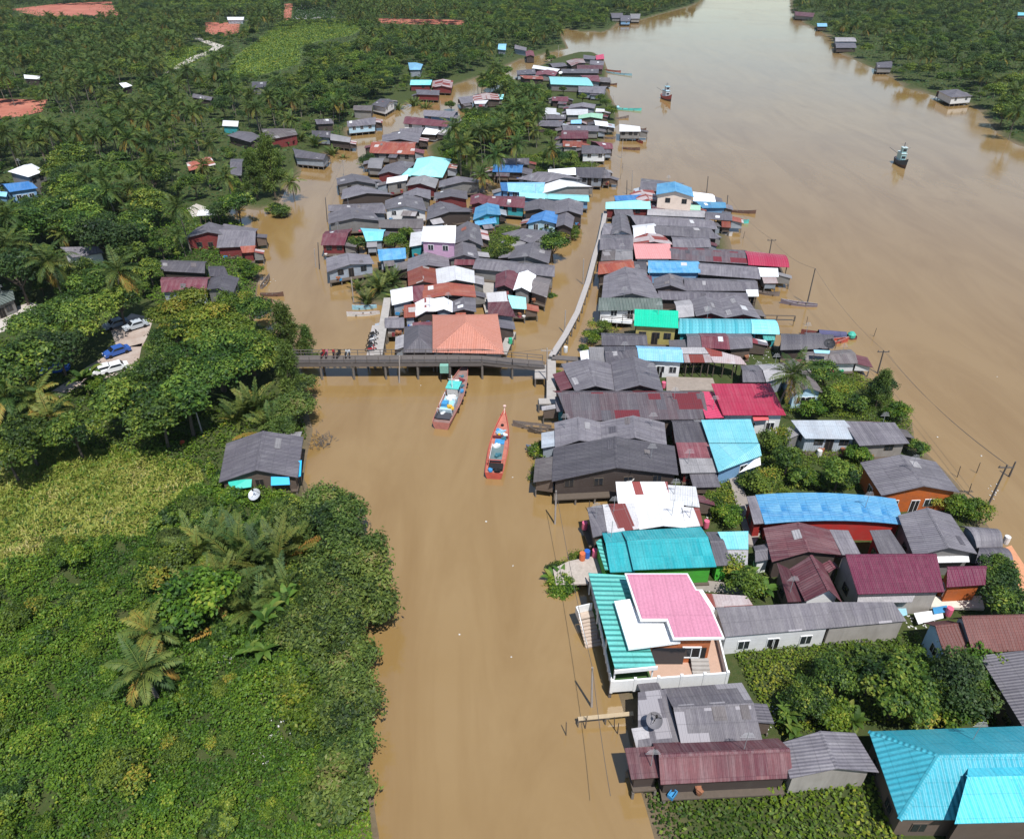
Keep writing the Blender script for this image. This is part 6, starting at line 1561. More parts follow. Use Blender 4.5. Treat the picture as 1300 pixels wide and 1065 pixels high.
awning((344, 605, 367, 605, 368, 615, 344, 616), 3.0, 2.4, plain('blue_awning', (0.02, .40, .72), .5, .4, .12), 'blue awning on the front of the left bank house')
awning((379, 585, 383, 584, 382, 604, 377, 606), 3.0, 2.4, plain('blue_awning', (0.02, .40, .72)), 'blue awning on the canal flank of the left bank house')
awning((736, 446, 748, 444, 749, 459, 738, 460), 3.0, 2.7, plain('white_blue_sheet', (0.7, .72, .74), .5), 'white sheet awning at the end of the link walkway')
awning((957, 545 + 39, 965, 580, 966, 590, 938, 600), 2.6, 2.2, plain('white_cloth', (0.75, .75, .75), .7), 'white cloth strung below the pale cyan roofs')
awning((949, 429, 972, 432, 975, 437, 955, 436), 2.8, 2.5, plain('pale_awning', (0.55, .55, .58), .6), 'pale awning below the cyan end of the long teal roof')
awning((1033, 444, 1054, 445, 1053, 449, 1034, 448), 4.2, 4.1, LBLUE, 'pale blue panel on the brownish grey riverside roof')
awning((918, 506, 975, 506, 0, 0, 0, 0), 1, 1, RED, 'x') if False else None
awning((955, 527, 975, 527, 976, 533, 957, 534), 3.4, 3.0, plain('red_awning', (0.5, .02, .03), .5), 'red awning over the door of the crimson roofed house')
def barrel(px, z, mat, label, r_=.3, h=.9):
    c = U(px[0], px[1], z); mb = MB(); mb.lathe([(0, 0), (r_, 0), (r_ * 1.05, h * .3), (r_ * 1.05, h * .7), (r_, h), (r_ * .8, h * 1.02), (0, h)], (0, 0, 0), 12)
    tag(mb.build('barrel', mat, None, (c.x, c.y, z)), label, 'barrel')
BLUD = plain('blue_drum', (0.02, .10, .40), .45, .4, .1); PNKD = plain('pink_drum', (0.6, .12, .2), .5, .4, .1); WHTD = plain('white_drum', (0.65, .63, .6), .5)
for px_, z, mt_, l in [((745, 707), .9, BLUD, 'blue drum on the deck of potted plants'), ((739, 710), .9, plain('orange_drum', (0.6, .14, .05), .5), 'orange red tub on the deck of potted plants'), ((755, 706), .9, PNKD, 'pink tub on the deck of potted plants'),
                        ((742, 671), .8, PNKD, 'pink drum on the cluttered wooden deck'), ((726, 489), .7, PNKD, 'pink water jar beside the skylight gable'), ((842, 492), .7, PNKD, 'pink jar at the edge of the concrete courtyard'),
                        ((896, 669), .8, PNKD, 'magenta bundle above the right end of the teal roof'), ((1039, 579), .7, WHTD, 'pale round jar in front of the silver tin house'), ((1010, 757), .8, PNKD, 'pinkish jar on the dark lean-to beside the narrow maroon gable'),
                        ((1203, 780), .9, PNKD, 'pink jar behind the brown tiled house'), ((718, 447), 1.8, WHTD, 'white drum on the link walkway') , ((648, 436), 1.4, plain('green_drum', (0.03, .4, .2), .5), 'green tub beside the orange hipped roof'),
                        ((233, 568), .6, plain('orange_plastic', (0.6, .1, .04), .5), 'orange red plastic tub on the grass near the left bank house'), ((1276, 689), 1.0, WHTD, 'white tub on the orange riverside terrace')]:
    barrel(px_, z, mt_, l)
# laundry and tarps
def tarp(poly, z, mat, label): slab('tarpaulin', poly, z, z + .05, mat, label, 'tarpaulin')
tarp('1184,771 1202,768 1204,776 1186,779', 1.2, BLUEP, 'crumpled blue tarpaulin beside the cream slab terrace'); tarp('1140,772 1150,770 1152,780 1142,783', 1.1, LBLUE, 'pale blue sheet at the end of the whitewashed building')
tarp('1160,778 1196,773 1198,784 1166,792', 1.0, WHITE, 'white sheets spread behind the brown tiled house')
tarp('868,480 885,480 887,484 869,485', .8, BLUEP, 'x') if False else None
# household things on the porches
KIT = []
def kit(nm, cat, mats, fn, lab):
    mb = MB(); fn(mb); KIT.append((nm, cat, [mb.mesh(nm, m_) for m_ in mats], lab))
kit('tub', 'tub', [BLUD, PNKD, WHTD, plain('green_drum', (0.03, .4, .2))], lambda m_: m_.lathe([(0, 0), (.24, 0), (.32, .3), (.29, .3), (.22, .06), (0, .06)], (0, 0, 0), 12), 'plastic tub left on a wooden porch among the packed stilt houses')
kit('crate', 'crate', [WOOD, BLUEP, plain('maroon_plastic', (0.2, .03, .04))], lambda m_: (m_.box((0, 0, .04), (.7, .45, .06)), m_.box((-.33, 0, .2), (.05, .45, .36)), m_.box((.33, 0, .2), (.05, .45, .36)), m_.box((0, .2, .2), (.6, .05, .36)), m_.box((0, -.2, .2), (.6, .05, .36))), 'open fish crate left on a wooden porch among the packed stilt houses')
kit('plant_pot', 'plant pot', [plain('clay', (0.3, .12, .06), .8)], lambda m_: (m_.lathe([(0, 0), (.16, 0), (.24, .36), (.2, .36), (0, .3)], (0, 0, 0), 10), heap(m_, (0, 0), .2, 10, 4, .45)), 'clay pot on a wooden porch among the packed stilt houses')
rr = random.Random(12)
for a, b, zf, sd_ in PORCH:
    for t_ in range(rr.choice((1, 2, 3))):
        p = a.lerp(b, rr.uniform(.08, .92)); d_ = (b - a).normalized(); n_ = Vector((-d_.y, d_.x, 0)); n_ = n_ if n_.y > 0 else -n_
        nm, cat, ms, lab = rr.choice(KIT); o_ = link(nm, rr.choice(ms), None, (p.x + n_.x * .3, p.y + n_.y * .3, zf), rr.uniform(0, 3)); tag(o_, lab, cat, cat + 's on the porches')
# brush pile in the canal
c = U(408, 561, 0); rr = random.Random(5); mb = MB()
for i in range(120):
    a = rr.uniform(0, 6.28); q = 1.5 * math.sqrt(rr.random()); b_ = rr.uniform(0, 6.28); l_ = rr.uniform(.4, 1.1)
    mb.tube([(q * math.cos(a), q * math.sin(a), -.2), (q * math.cos(a) + l_ * math.cos(b_), q * math.sin(a) + l_ * math.sin(b_), rr.uniform(.1, .5))], .025, 4, cap=False)
tag(mb.build('brush_pile', POLED, None, (c.x, c.y, 0)), 'round dark pile of brushwood sunk in the canal off the left bank', 'brush pile')
# small stakes standing in the water
mb = MB(); mb.tube([(0, 0, -1), (.15, .1, 1.6)], [.06, .04], 5); stk = mb.mesh('stake', WOOD)
for i, (a, b) in enumerate([(742, 925), (719, 934), (781, 925), (784, 930), (693, 600), (699, 615), (1007, 414), (1024, 413), (1109, 427), (943, 303), (1060, 443), (1216, 606), (1240, 600), (790, 214), (787, 228), (747, 651), (1230, 628)]):
    q = U(a, b, 0); o_ = link('stake', stk, None, (q.x, q.y, 0), i * 1.3); tag(o_, 'short wooden stake standing in the shallow water', 'stake', 'mooring stakes in the water')
# litter: nobody could count it
mb = MB(); rr = random.Random(8)
def litter(box, n_, zoff=.06):
    for i in range(n_):
        x_, y_ = rr.uniform(box[0], box[2]), rr.uniform(box[1], box[3]); q = U(x_, y_, .3); z_ = max(gz(q.x, q.y), 0) + zoff
        mb.box((q.x, q.y, z_), (rr.uniform(.06, .2), rr.uniform(.06, .17), .06), rr.uniform(0, 3))
for bx in [((280, 838, 300, 852), 22), ((330, 840, 372, 950), 70), ((320, 945, 345, 972), 25), ((880, 612, 905, 660), 45), ((950, 900, 985, 930), 90), ((1255, 612, 1268, 640), 12), ((935, 592, 970, 605), 40), ((895, 735, 945, 770), 40), ((1150, 770, 1200, 800), 40), ((920, 440, 985, 470), 50), ((700, 430, 1280, 660), 30),
           ((480, 470, 690, 900), 6), ((775, 700, 790, 720), 8), ((330, 350, 350, 372), 16)]: litter(*bx)
tag(mb.build('litter', plain('litter_white', (0.6, .58, .55), .7)), kind='stuff')
# ================================================================== vegetation
# hand-placed, by what the photo shows: kind, px, py (crown centre), scale, label
T_ = '''
rain 80 405 1.05|wide rain tree shading the dirt yard
almond 240 398 1.0|yellow green layered tree in front of the faded red roof
almond 265 425 1.05|light green layered tree behind the big dark canopy
rain 232 430 .72|broad green crown right of the parked silver car
rain 275 458 1.0|big spreading tree between dirt yard and canal
rain 198 492 .92|big spreading tree at the lower edge of the dirt yard
tree 235 515 1.15|dark leafy tree left of the near nipa fronds
tree 160 515 1.0|leafy tree above the meadow edge
tree 205 540 .9|low dark tree above the orange tub
rain 318 450 .75|light crown leaning towards the footbridge
feather 362 425 .85|grey green feathery tree where the footbridge meets the left bank
feather 388 432 .55|thin airy feathery tree leaning over the water by the footbridge
feather 366 470 .7|feathery tree just below the footbridge's left end
feather 343 212 1.25|tall dark feathery tree at the left canal corner
feather 322 225 .95|feathery tree left of the tall dark one
palm 368 222 .8|palm hanging over the canal beside the tall feathery tree
bush 345 258 1.3|bush at the water under the tall feathery tree
mangrove 357 262 1.1|waterside bush at the canal corner
tree 300 255 .9|leafy tree above the debris bank at the left canal
palm 60 333 1.05|big coconut palm before the white walled grey roof
palm 150 345 .95|coconut palm above the parked cars
palm 225 265 .9|coconut palm left of the dark red wooden house
palm 285 222 .8|coconut palm in front of the shaded grey roof
palm 258 208 .8|coconut palm left of the shaded grey roof
palm 225 300 .55|yellowing small palm at the dark red house
tree 140 300 1.2|green tree above the white walled grey roof
tree 175 285 1.1|bushy tree right of the white walled grey roof
tree 105 280 1.1|rounded bright tree in the left thicket
tree 30 290 1.2|rounded tree at the left edge above the big coconut palm
tree 75 265 1.1|bright green tree below the blue roofed house
tree 20 345 1.1|dark tree at the left edge beside the big coconut palm
tree 110 365 1.0|dark tree behind the rain tree
tree 150 385 .9|dark small tree behind the parked silver car
tree 100 345 .8|shrubby tree between big palm and white wall
tree 25 470 1.1|dark tree by the dirt road at the left edge
tree 70 440 .9|leafy tree overhanging the blue car
youngpalm 40 500 1.25|sprawling palm with drooping fronds at the left edge
youngpalm 8 505 1.2|sprawling palm cut by the left edge
youngpalm 60 523 1.0|low palm beside the dirt road end
tree 35 560 .9|leafy round tree at the left end of the meadow
tree 95 555 .8|bushy tree above the meadow, left of the orange tub
tree 12 585 .8|dark bushy tree at the left edge of the meadow
bush 118 490 1.0|banana like shrub beside the white cars
banana 112 487 1.2|banana clump beside the white parked cars
nipa 320 512 1.0|large fan of fronds above the left bank house
nipa 345 530 .9|lower frond clump at the canal above the left bank house
nipa 300 525 .75|small frond clump left of the large fan
mangrove 372 520 1.3|dark waterside bush above the left bank house
mangrove 380 490 1.1|dark bush overhanging the canal below the bridge
mangrove 360 545 .9|bush touching the back of the left bank house
youngpalm 183 855 .95|coconut palm with orange lower fronds in the undergrowth
youngpalm 190 802 .85|young coconut palm just above the orange fronded one
nipa 274 676 .8|frond clump below the teal awning
nipa 334 688 .8|frond clump below the silver dish
nipa 255 690 .9|frond clump at the meadow's edge
nipa 300 705 1.1|tall frond clump amid the nipa thicket, left centre
nipa 345 710 1.1|tall frond clump amid the nipa thicket, right centre
nipa 375 690 .95|frond clump at the right rim of the nipa thicket
nipa 270 745 1.0|frond clump at the lower left of the nipa thicket
nipa 320 755 1.0|frond clump at the lower middle of the nipa thicket
nipa 365 745 .9|frond clump at the lower right of the nipa thicket
banana 375 765 .85|banana clump below the nipa thicket
banana 345 800 .85|banana clump in the lower undergrowth
banana 330 830 .75|banana clump above the white litter
bush 255 775 1.8|rounded light green bush left of the nipa thicket
bush 215 735 1.2|bright bush on the meadow's lower edge
bush 208 664 1.0|dark green bush beside the nipa thicket
mangrove 410 652 1.2|mangrove at the water right below the left bank house
mangrove 430 665 1.5|mangrove beside the canal, top of the bulge
mangrove 445 700 1.5|mangrove on the canal bulge, second from top
mangrove 462 728 1.5|mangrove reaching farthest into the canal
mangrove 425 720 1.4|mangrove behind the canal bulge
mangrove 455 765 1.5|grey tipped mangrove below the farthest reaching one
mangrove 420 770 1.4|mangrove inland of the grey tipped one
mangrove 400 800 1.3|mangrove above the muddy gap
mangrove 428 815 1.4|mangrove on the lower bank, upper one
mangrove 447 850 1.3|mangrove on the lower bank, middle one
mangrove 440 900 1.3|mangrove on the lower bank, lower one
mangrove 446 945 1.2|mangrove at the bottom of the bank
mangrove 438 1000 1.3|mangrove below the bottom bank one
bush 390 850 1.3|bright rounded bush beside the muddy gap
bush 400 900 1.2|bright bush on the lower bank
feather 475 770 .3|bare twiggy shrub standing in the canal
palm 1008 476 .8|lone courtyard coconut palm right of the crimson roof
tree 1048 475 .55|dark round tree behind the riverside white wall
tree 1118 492 .45|dark tree above the silver tin house
feather 1118 495 .5|wispy tree at the wired river pole
bush 1062 508 1.1|vine covered mound left of the wired river pole
bush 1090 512 1.1|bright vine mound below the dark round tree
bush 1032 520 1.0|vine mound beside the crimson roofed house
bush 1140 525 .9|shrub at the river below the wired pole
bush 985 562 1.0|leafy bush beside the pale cyan roofs
tree 1000 585 .55|bushy tree in the garden below the crimson roof
bush 1015 608 .9|dark bush above the long blue roof
bush 1036 612 .75|yellow flowering shrub above the long blue roof
tree 1065 602 .55|grey green tree beside the big grey gable
bush 1088 580 .8|bush in front of the grey shed
bush 970 615 1.0|grassy bush left in the garden above the long blue roof
bush 948 612 .7|scrubby bush below the hanging white cloth
bush 908 640 .85|overgrown bush on the littered plot
bush 925 655 .8|grassy mound beside the concrete path
bush 985 632 .7|bush touching the long blue roof
bush 1165 567 .9|banana like bush at the river behind the big grey gable
bush 1217 642 .9|green bush below the orange walls at the river
bush 1240 650 .9|grassy shrub on the river edge
bush 1195 640 .7|dark bush right under the orange walls
tree 1265 724 .48|small round tree beside the orange terrace
tree 1290 765 .55|dark tree at the right edge above the brown roof
tree 1272 748 .45|dark small tree left of the right edge
tree 1108 858 .62|large leafy tree filling the middle of the overgrown plot
tree 1142 882 .75|bright leafy tree right in the overgrown plot
tree 1066 862 .5|rounded tree at the left of the overgrown plot
tree 1028 884 .42|dark tree above the white flowers in the plot
bush 1003 902 .9|yellowish bush beside the white flowers
bush 1050 908 1.0|yellow leafed bush above the ribbed grey gable
banana 1015 897 .7|banana clump in the overgrown plot, upper
banana 1000 921 .65|banana clump beside the grey patched house
banana 1080 919 .65|banana clump above the bright cyan roof
tree 1226 872 .6|round dark leaf tree beside the steep purple roof
bush 1182 868 1.1|brownish scrub mound in the plot's right part
bush 1172 902 1.1|green scrub mound above the bright cyan roof
bush 1158 835 .9|grassy mound below the whitewashed building's end
bush 1215 905 1.3|pale scrub beside the steep purple roof
bush 1245 850 1.3|bush under the brown house wall
banana 957 746 .9|pale banana clump behind the pink roofed house
bush 940 738 1.0|shrub by the banana clump behind the pink roofed house
bush 735 478 .9|shrub beside the pier
bush 714 472 .8|bright shrub touching the pier
bush 690 562 1.0|green bush at the canal beside the charcoal gables
bush 687 590 .8|low waterside bush under the widest charcoal gable
bush 712 712 .9|potted shrub on the canal deck, upper left
bush 722 732 .9|potted shrub on the canal deck, front
bush 712 730 .8|potted shrub on the canal deck, front left
bush 730 702 .7|potted shrub on the canal deck, upper right
banana 708 720 .7|yellow green potted palm on the canal deck
bush 643 430 .7|yellow green bush at the right side of the orange roof
nipa 480 358 .75|nipa clump on the island's left corner, centre
nipa 465 372 .65|nipa clump on the island's left corner, waterside
nipa 497 350 .7|nipa clump on the island's left corner, behind
nipa 505 372 .6|nipa clump beside the short island walkway
nipa 455 358 .5|small nipa clump beside the canal corner house
tree 452 300 .65|small tree between the maroon and the cyan roof
tree 500 303 .6|small round tree beside the cyan roof
bush 515 300 1.1|bushes left of the pink walled house
tree 703 307 .75|round tree overhanging the right canal
tree 640 313 .55|low leafy tree among the grey island roofs
bush 650 310 1.0|leafy bush among the grey island roofs
banana 690 288 1.0|banana clump below the worn blue roof
bush 722 292 1.1|bush on the canal bank beside the worn blue roof
bush 700 365 .8|bush at the canal bend house
tree 466 196 .55|small palm like tree left of the red tiled house
nipa 462 200 .55|fronds at the canal corner left of the red tiled house
nipa 400 178 .85|frond thicket over the left canal, centre
nipa 380 172 .75|frond thicket over the left canal, left end
nipa 420 186 .75|frond thicket over the left canal, right end
nipa 435 192 .55|low fronds over the left canal bend
nipa 525 124 .95|frond bank on the upper left canal
nipa 540 128 .8|frond bank at the upper left canal's edge
nipa 505 130 .8|frond bank beside the white canal house
tree 572 128 .65|round green tree on the canal edge near the striped shacks
tree 700 75 .6|tree at the canal mouth
feather 695 70 .5|yellowish tree at the canal mouth
tree 775 142 .55|round dark tree at the river by the white awning
tree 770 130 .5|bush at the river edge above the round dark tree
palm 683 143 .8|lone tall palm at the island's upper roofs
palm 577 165 .95|leaning palm right of the long maroon ridge roof
palm 605 168 .95|coconut palm in the island grove, left part
palm 625 165 .9|coconut palm in the island grove, centre left
palm 645 160 .9|coconut palm in the island grove, centre
palm 655 180 .85|coconut palm in the island grove, lower right
palm 630 188 .9|coconut palm in the island grove, lower centre
palm 600 195 .85|coconut palm in the island grove, lower left
palm 585 185 .9|coconut palm on the grassy patch of the island
palm 612 212 .75|coconut palm above the crimson ridge roof
palm 665 122 .85|golden palm among the upper island trees
palm 640 115 .85|coconut palm left of the golden one
palm 680 165 .7|small coconut palm before the maroon ridge roof
palm 645 130 .8|coconut palm above the striped shacks
palm 700 190 .65|short palm on the island lawn
palm 1292 138 .85|leaning palm on the right bank shore
tree 710 200 .6|leafy tree on the island lawn
tree 690 200 .6|leafy tree left on the island lawn
tree 725 200 .55|leafy tree beside the small white walled hip
tree 700 172 .55|dark tree left of the maroon ridge roof
tree 668 110 .55|leafy tree at the upper island grove's top
tree 640 102 .55|tree at the canal side of the upper island
tree 715 115 .5|leafy tree in front of the turquoise roof
tree 740 124 .5|hedge like tree below the long turquoise roof
tree 762 125 .5|leafy tree at the river below the turquoise roof
bush 575 198 1.2|grassy bush on the island patch
bush 750 424 .8|low water plants by the walkway above the footbridge
bush 760 414 .8|low water plants under the dark greenish roof
bush 742 436 .6|small water plant patch nearest the pier
bush 312 338 .9|bush at the water below the dark red wooden house
bush 322 345 1.0|low bush by the grey canoe at the left bank
tree 318 395 .7|leafy tree at the bank below the brown canoe
bush 300 385 1.3|bushes beside the dark roof at the canoes
tree 275 268 .6|small tree above the dark red wooden house
tree 205 315 .7|tree left of the dark red wooden house
bush 226 322 .9|shrubs below the dark red wooden house
tree 190 345 .7|tree left of the long dark roof
bush 328 385 1.1|dark bush at the left bank waterline
tree 245 232 .8|leafy tree behind the dark red wooden house
bush 280 270 1.4|bush on the debris bank at the left canal
'''
for ln in T_.strip().split('\n'):
    a, lab = ln.split('|'); k, px_, py_, sc_ = a.split()
    P_ = U(float(px_), float(py_), 1.5)
    plant(k, float(px_), float(py_), lab, None, float(sc_), at=0.6 if k in ('tree', 'rain', 'almond') else (0.9 if k in ('palm', 'youngpalm') else 0.5))
# ------------------------------------------------------------------ groves
def zone_pts(P, n, rng_): 
    lo, hi = P.min(0), P.max(0)
    q = rng_.uniform(lo, hi, (n, 2)); return q[inside(P, q[:, 0], q[:, 1])]
KEEP = [(a - 2, b - 1, c + 2, d + 2) for a, b, c, d in HBOX]
KEEP += [(18, 2, 150, 24), (0, 128, 58, 150), (262, 29, 304, 44), (361, 8, 371, 26), (376, 10, 425, 24), (485, 26, 588, 33), (246, 50, 284, 68), (216, 70, 262, 93), (143, 406, 190, 440), (70, 484, 120, 502), (302, 52, 382, 104), (380, 28, 455, 58), (340, 34, 440, 58), (230, 66, 262, 84), (200, 0, 330, 6), (100, 132, 118, 150), (80, 145, 100, 156)]
GRID = {}
def close(x, y, d):
    gx_, gy_ = int(x // 6), int(y // 6)
    for i in range(gx_ - 1, gx_ + 2):
        for j in range(gy_ - 1, gy_ + 2):
            for (a, b, r_) in GRID.get((i, j), ()):
                if (a - x) ** 2 + (b - y) ** 2 < (d * .5 + r_ * .45) ** 2: return True
    return False
def addg(x, y, r_): GRID.setdefault((int(x // 6), int(y // 6)), []).append((x, y, r_))
for (x, y, r_) in PLACED: addg(x, y, r_ * .8)
rg = np.random.default_rng(5)
GROVES = [('left', PW('-500,-50 700,-50 705,30 714,58 660,72 600,92 556,108 500,122 470,140 440,158 432,178 405,186 380,200 362,214 350,250 310,256 280,262 240,258 195,268 180,300 120,305 60,300 -60,360 -300,330'), 4.35, .64),
          ('head', PW('700,34 740,40 775,36 810,24 836,18 880,6 900,-20 920,-40 600,-50 600,20'), 5.2, .35),
          ('right', PW('1006,14 1026,32 1056,46 1064,64 1096,78 1136,97 1150,110 1193,122 1236,132 1246,140 1270,168 1296,182 1400,200 1700,180 2000,-50 1010,-50'), 4.5, .42),
          ('isle', PW('556,172 590,150 612,128 612,116 640,110 690,112 700,120 690,140 684,170 640,205 590,215 570,200'), 4.3, .6),
          ('bank', PW('-120,250 60,240 190,262 200,300 130,330 180,330 195,380 140,400 60,380 30,400 -60,380'), 5.0, .3)]
cands = []
for nm, P, sp_, pf in GROVES:
    A_ = zone_pts(P, 150000 if nm == 'left' else 60000, rg)
    px_, py_, d_ = W2P(A_[:, 0], A_[:, 1], np.full(len(A_), 3.0))
    ok = (px_ > -60) & (px_ < 1360) & (py_ > -45) & (d_ > 0)
    pn = wob(A_[:, 0], A_[:, 1], .03, 21)
    sdv = sdist(A_[:, 0], A_[:, 1]); ok &= sdv > .8
    kr = rg.uniform(size=len(A_)); scv = rg.uniform(.75, 1.15, len(A_))
    palm = kr < pf + .45 * pn
    scv = np.where(palm, scv * .84, scv)
    def blocked(h, r_):
        tx, ty, td = W2P(A_[:, 0], A_[:, 1], h); rp = r_ * F / td; bad = np.zeros(len(A_), bool)
        for (a, b, c2, d2) in KEEP: bad |= (px_ + rp > a) & (px_ - rp < c2) & (py_ > b + 1) & (ty - rp * .5 < d2 - .25 * (d2 - b))
        return bad, td
    b1, td_ = blocked(np.where(palm, 10.5, 7.5) * scv, 3.4 * scv)
    b2, _ = blocked(np.full(len(A_), 3.2), np.full(len(A_), 1.8))
    small = b1 & ~b2
    for i in np.nonzero(ok & ~(b1 & b2))[0]:
        x, y = A_[i]; far = max(1.0, y / 330)
        kind = 'palm' if palm[i] and not small[i] else 'tree'; sc = .42 if small[i] else scv[i]
        spd = 3.2 if small[i] else sp_ * (1.0 if kind == 'tree' else .78) * min(far, 1.25)
        if close(x, y, spd): continue
        addg(x, y, spd); cands.append((td_[i], kind, x, y, sc, nm))
cands.sort()
GL = dict(left=('coconut palm in the dense grove inland of the left canal', 'broadleaf tree in the dense grove inland of the left canal'), head=('palm on the far headland above the island', 'tree on the far headland above the island'),
          right=('coconut palm in the woods on the far right bank', 'broadleaf tree in the woods on the far right bank'), isle=('coconut palm in the grove on the middle island', 'leafy tree in the grove on the middle island'),
          bank=('coconut palm in the thicket by the dirt yard', 'leafy tree in the thicket by the dirt yard'))
cntk = dict(palm=0, tree=0); rest = []
nhand = dict(palm=sum(1 for l in T_.split('\n') if l.startswith('palm')), tree=sum(1 for l in T_.split('\n') if l.startswith('tree')))
for td, kind, x, y, sc, nm in cands:
    if cntk[kind] + nhand[kind] < 296:
        cntk[kind] += 1; sp = SPEC[kind][random.randrange(5)]
        l_ = GL[nm][0 if kind == 'palm' else 1]
        stand(kind, sp, x, y, gz(x, y), l_, l_.split(' in ')[0].split(' on ')[0] + 's, ' + nm + ' grove', sc)
    else: rest.append((kind, x, y, sc))
print('grove', len(cands), cntk, len(rest))
# the far-off wood that reads as one mass: one object, instanced
def far_wood(name, kind, items):
    col_ = bpy.data.collections.new(name + '_models')
    for i, sp in enumerate(SPEC[kind]):
        bmj = [me for _, me in sp['parts'][:2]]
        o_ = bpy.data.objects.new(f'{kind}_{i}', bmj[0]); col_.objects.link(o_)
    me = bpy.data.meshes.new(name); n_ = len(items)
    me.vertices.add(n_); me.vertices.foreach_set('co', np.array([(x, y, .4) for _, x, y, _ in items], np.float32).ravel())
    s_ = me.attributes.new('size', 'FLOAT', 'POINT'); s_.data.foreach_set('value', np.array([i[3] for i in items], np.float32))
    r_ = me.attributes.new('turn', 'FLOAT', 'POINT'); r_.data.foreach_set('value', rg.uniform(0, 6.28, n_).astype(np.float32))
    k_ = me.attributes.new('pick', 'INT', 'POINT'); k_.data.foreach_set('value', rg.integers(0, len(SPEC[kind]), n_).astype(np.int32))
    o_ = tag(link(name, me), kind='stuff')
    ng = bpy.data.node_groups.new(name, 'GeometryNodeTree')
    ng.interface.new_socket('Geometry', in_out='INPUT', socket_type='NodeSocketGeometry'); ng.interface.new_socket('Geometry', in_out='OUTPUT', socket_type='NodeSocketGeometry')
    N = ng.nodes.new; gi = N('NodeGroupInput'); go = N('NodeGroupOutput'); ci = N('GeometryNodeCollectionInfo'); ip = N('GeometryNodeInstanceOnPoints'); m2p = N('GeometryNodeMeshToPoints')
    ci.inputs['Collection'].default_value = col_; ci.inputs['Separate Children'].default_value = True; ci.inputs['Reset Children'].default_value = True
    def att(nm, dt): a = N('GeometryNodeInputNamedAttribute'); a.data_type = dt; a.inputs[0].default_value = nm; return a.outputs[0]
    cx = N('ShaderNodeCombineXYZ'); ng.links.new(att('turn', 'FLOAT'), cx.inputs[2])
    L_ = ng.links.new
    L_(gi.outputs[0], m2p.inputs['Mesh']); L_(m2p.outputs[0], ip.inputs['Points']); L_(ci.outputs[0], ip.inputs['Instance']); ip.inputs['Pick Instance'].default_value = True
    L_(att('pick', 'INT'), ip.inputs['Instance Index']); L_(cx.outputs[0], ip.inputs['Rotation']); L_(att('size', 'FLOAT'), ip.inputs['Scale']); L_(ip.outputs[0], go.inputs[0])
    md_ = o_.modifiers.new('scatter', 'NODES'); md_.node_group = ng
for kind, nm in (('palm', 'far_palm_woods'), ('tree', 'far_woods')):
    it = [r_ for r_ in rest if r_[0] == kind]
    if it: far_wood(nm, kind, it)
# ------------------------------------------------------------------ ground cover
def cover(name, polys, dens, size, mat, blades=False, hmax=.35, tint=.45, seed=1, near=True, avoid=True, lump=.3, gaps=0):
    r = np.random.default_rng(seed); Cs = []
    for P in polys:
        lo, hi = P.min(0), P.max(0); n_ = int((hi - lo).prod() * dens)
        q = r.uniform(lo, hi, (n_, 2)); q = q[inside(P, q[:, 0], q[:, 1])]
        px_, py_, d_ = W2P(q[:, 0], q[:, 1], np.full(len(q), .5)); ok = (px_ > -40) & (px_ < 1340) & (py_ < 1120) & (py_ > -30); Cs.append(q[ok])
    q = np.concatenate(Cs); s = sdist(q[:, 0], q[:, 1]); kp = s > .3
    for P in FLATP: kp &= ~inside(P, q[:, 0], q[:, 1]) | (edge_dist(P, q[:, 0], q[:, 1]) < r.exponential(1, len(q)) * (.3 + np.maximum(q[:, 1] - 120, 0) * .008))
    q = q[kp]; s = s[kp]
    if gaps: kp = wob(q[:, 0], q[:, 1], 1.5, seed + 9) + .6 * wob(q[:, 0], q[:, 1], 3.1, seed + 8) > r.normal(-gaps, .35, len(q)); q = q[kp]; s = s[kp]
    z = ground_h(q[:, 0], q[:, 1], s); k = len(q)
    lm = wob(q[:, 0], q[:, 1], .9, seed + 3)
    h = r.uniform(0, 1, k) ** .7 * hmax * (1 + lump * lm)
    C = np.stack([q[:, 0], q[:, 1], z + h], 1)
    ti = tint + .15 * wob(q[:, 0], q[:, 1], .22, seed + 1) + .16 * lm + r.normal(0, .15, k)
    if blades:
        az = r.uniform(0, 6.28, k); el = r.uniform(.25, 1.1, k); T = np.stack([np.cos(az) * np.cos(el), np.sin(az) * np.cos(el), np.sin(el)], 1)
        N = unit(np.stack([-np.cos(az) * np.sin(el), -np.sin(az) * np.sin(el), np.cos(el)], 1)); L = size * r.uniform(.6, 1.4, k); W_ = L * .2
        C[:, 2] = z + L * .35 * np.sin(el) + .1
    else:
        N = unit(np.stack([r.normal(0, .5, k), r.normal(0, .5, k), np.ones(k)], 1)); T = unit(np.cross(N, unit(r.normal(size=(k, 3))))); L = size * r.uniform(.6, 1.4, k); W_ = L * r.uniform(.5, .8, k)
    o_ = link(name, cards_mesh(name, C, N, T, L, W_, ti, mat)); tag(o_, kind='stuff'); print(name, k)
LUSH = PW('60,722 122,702 190,692 206,660 262,618 270,600 300,625 384,640 430,655 470,720 470,760 450,800 468,900 462,975 478,1100 -60,1120 -60,750')
cover('undergrowth', [LUSH], 150, .21, UND, hmax=.8, tint=.5, seed=2, gaps=.75, lump=.5)
cover('meadow_grass', [DRYP], 85, .5, GRS, True, tint=.5, seed=3)
cover('weeds', [PW('-60,560 250,560 262,600 205,655 190,695 60,722 -60,760')], 12, .30, UND, hmax=.5, tint=.55, seed=4)
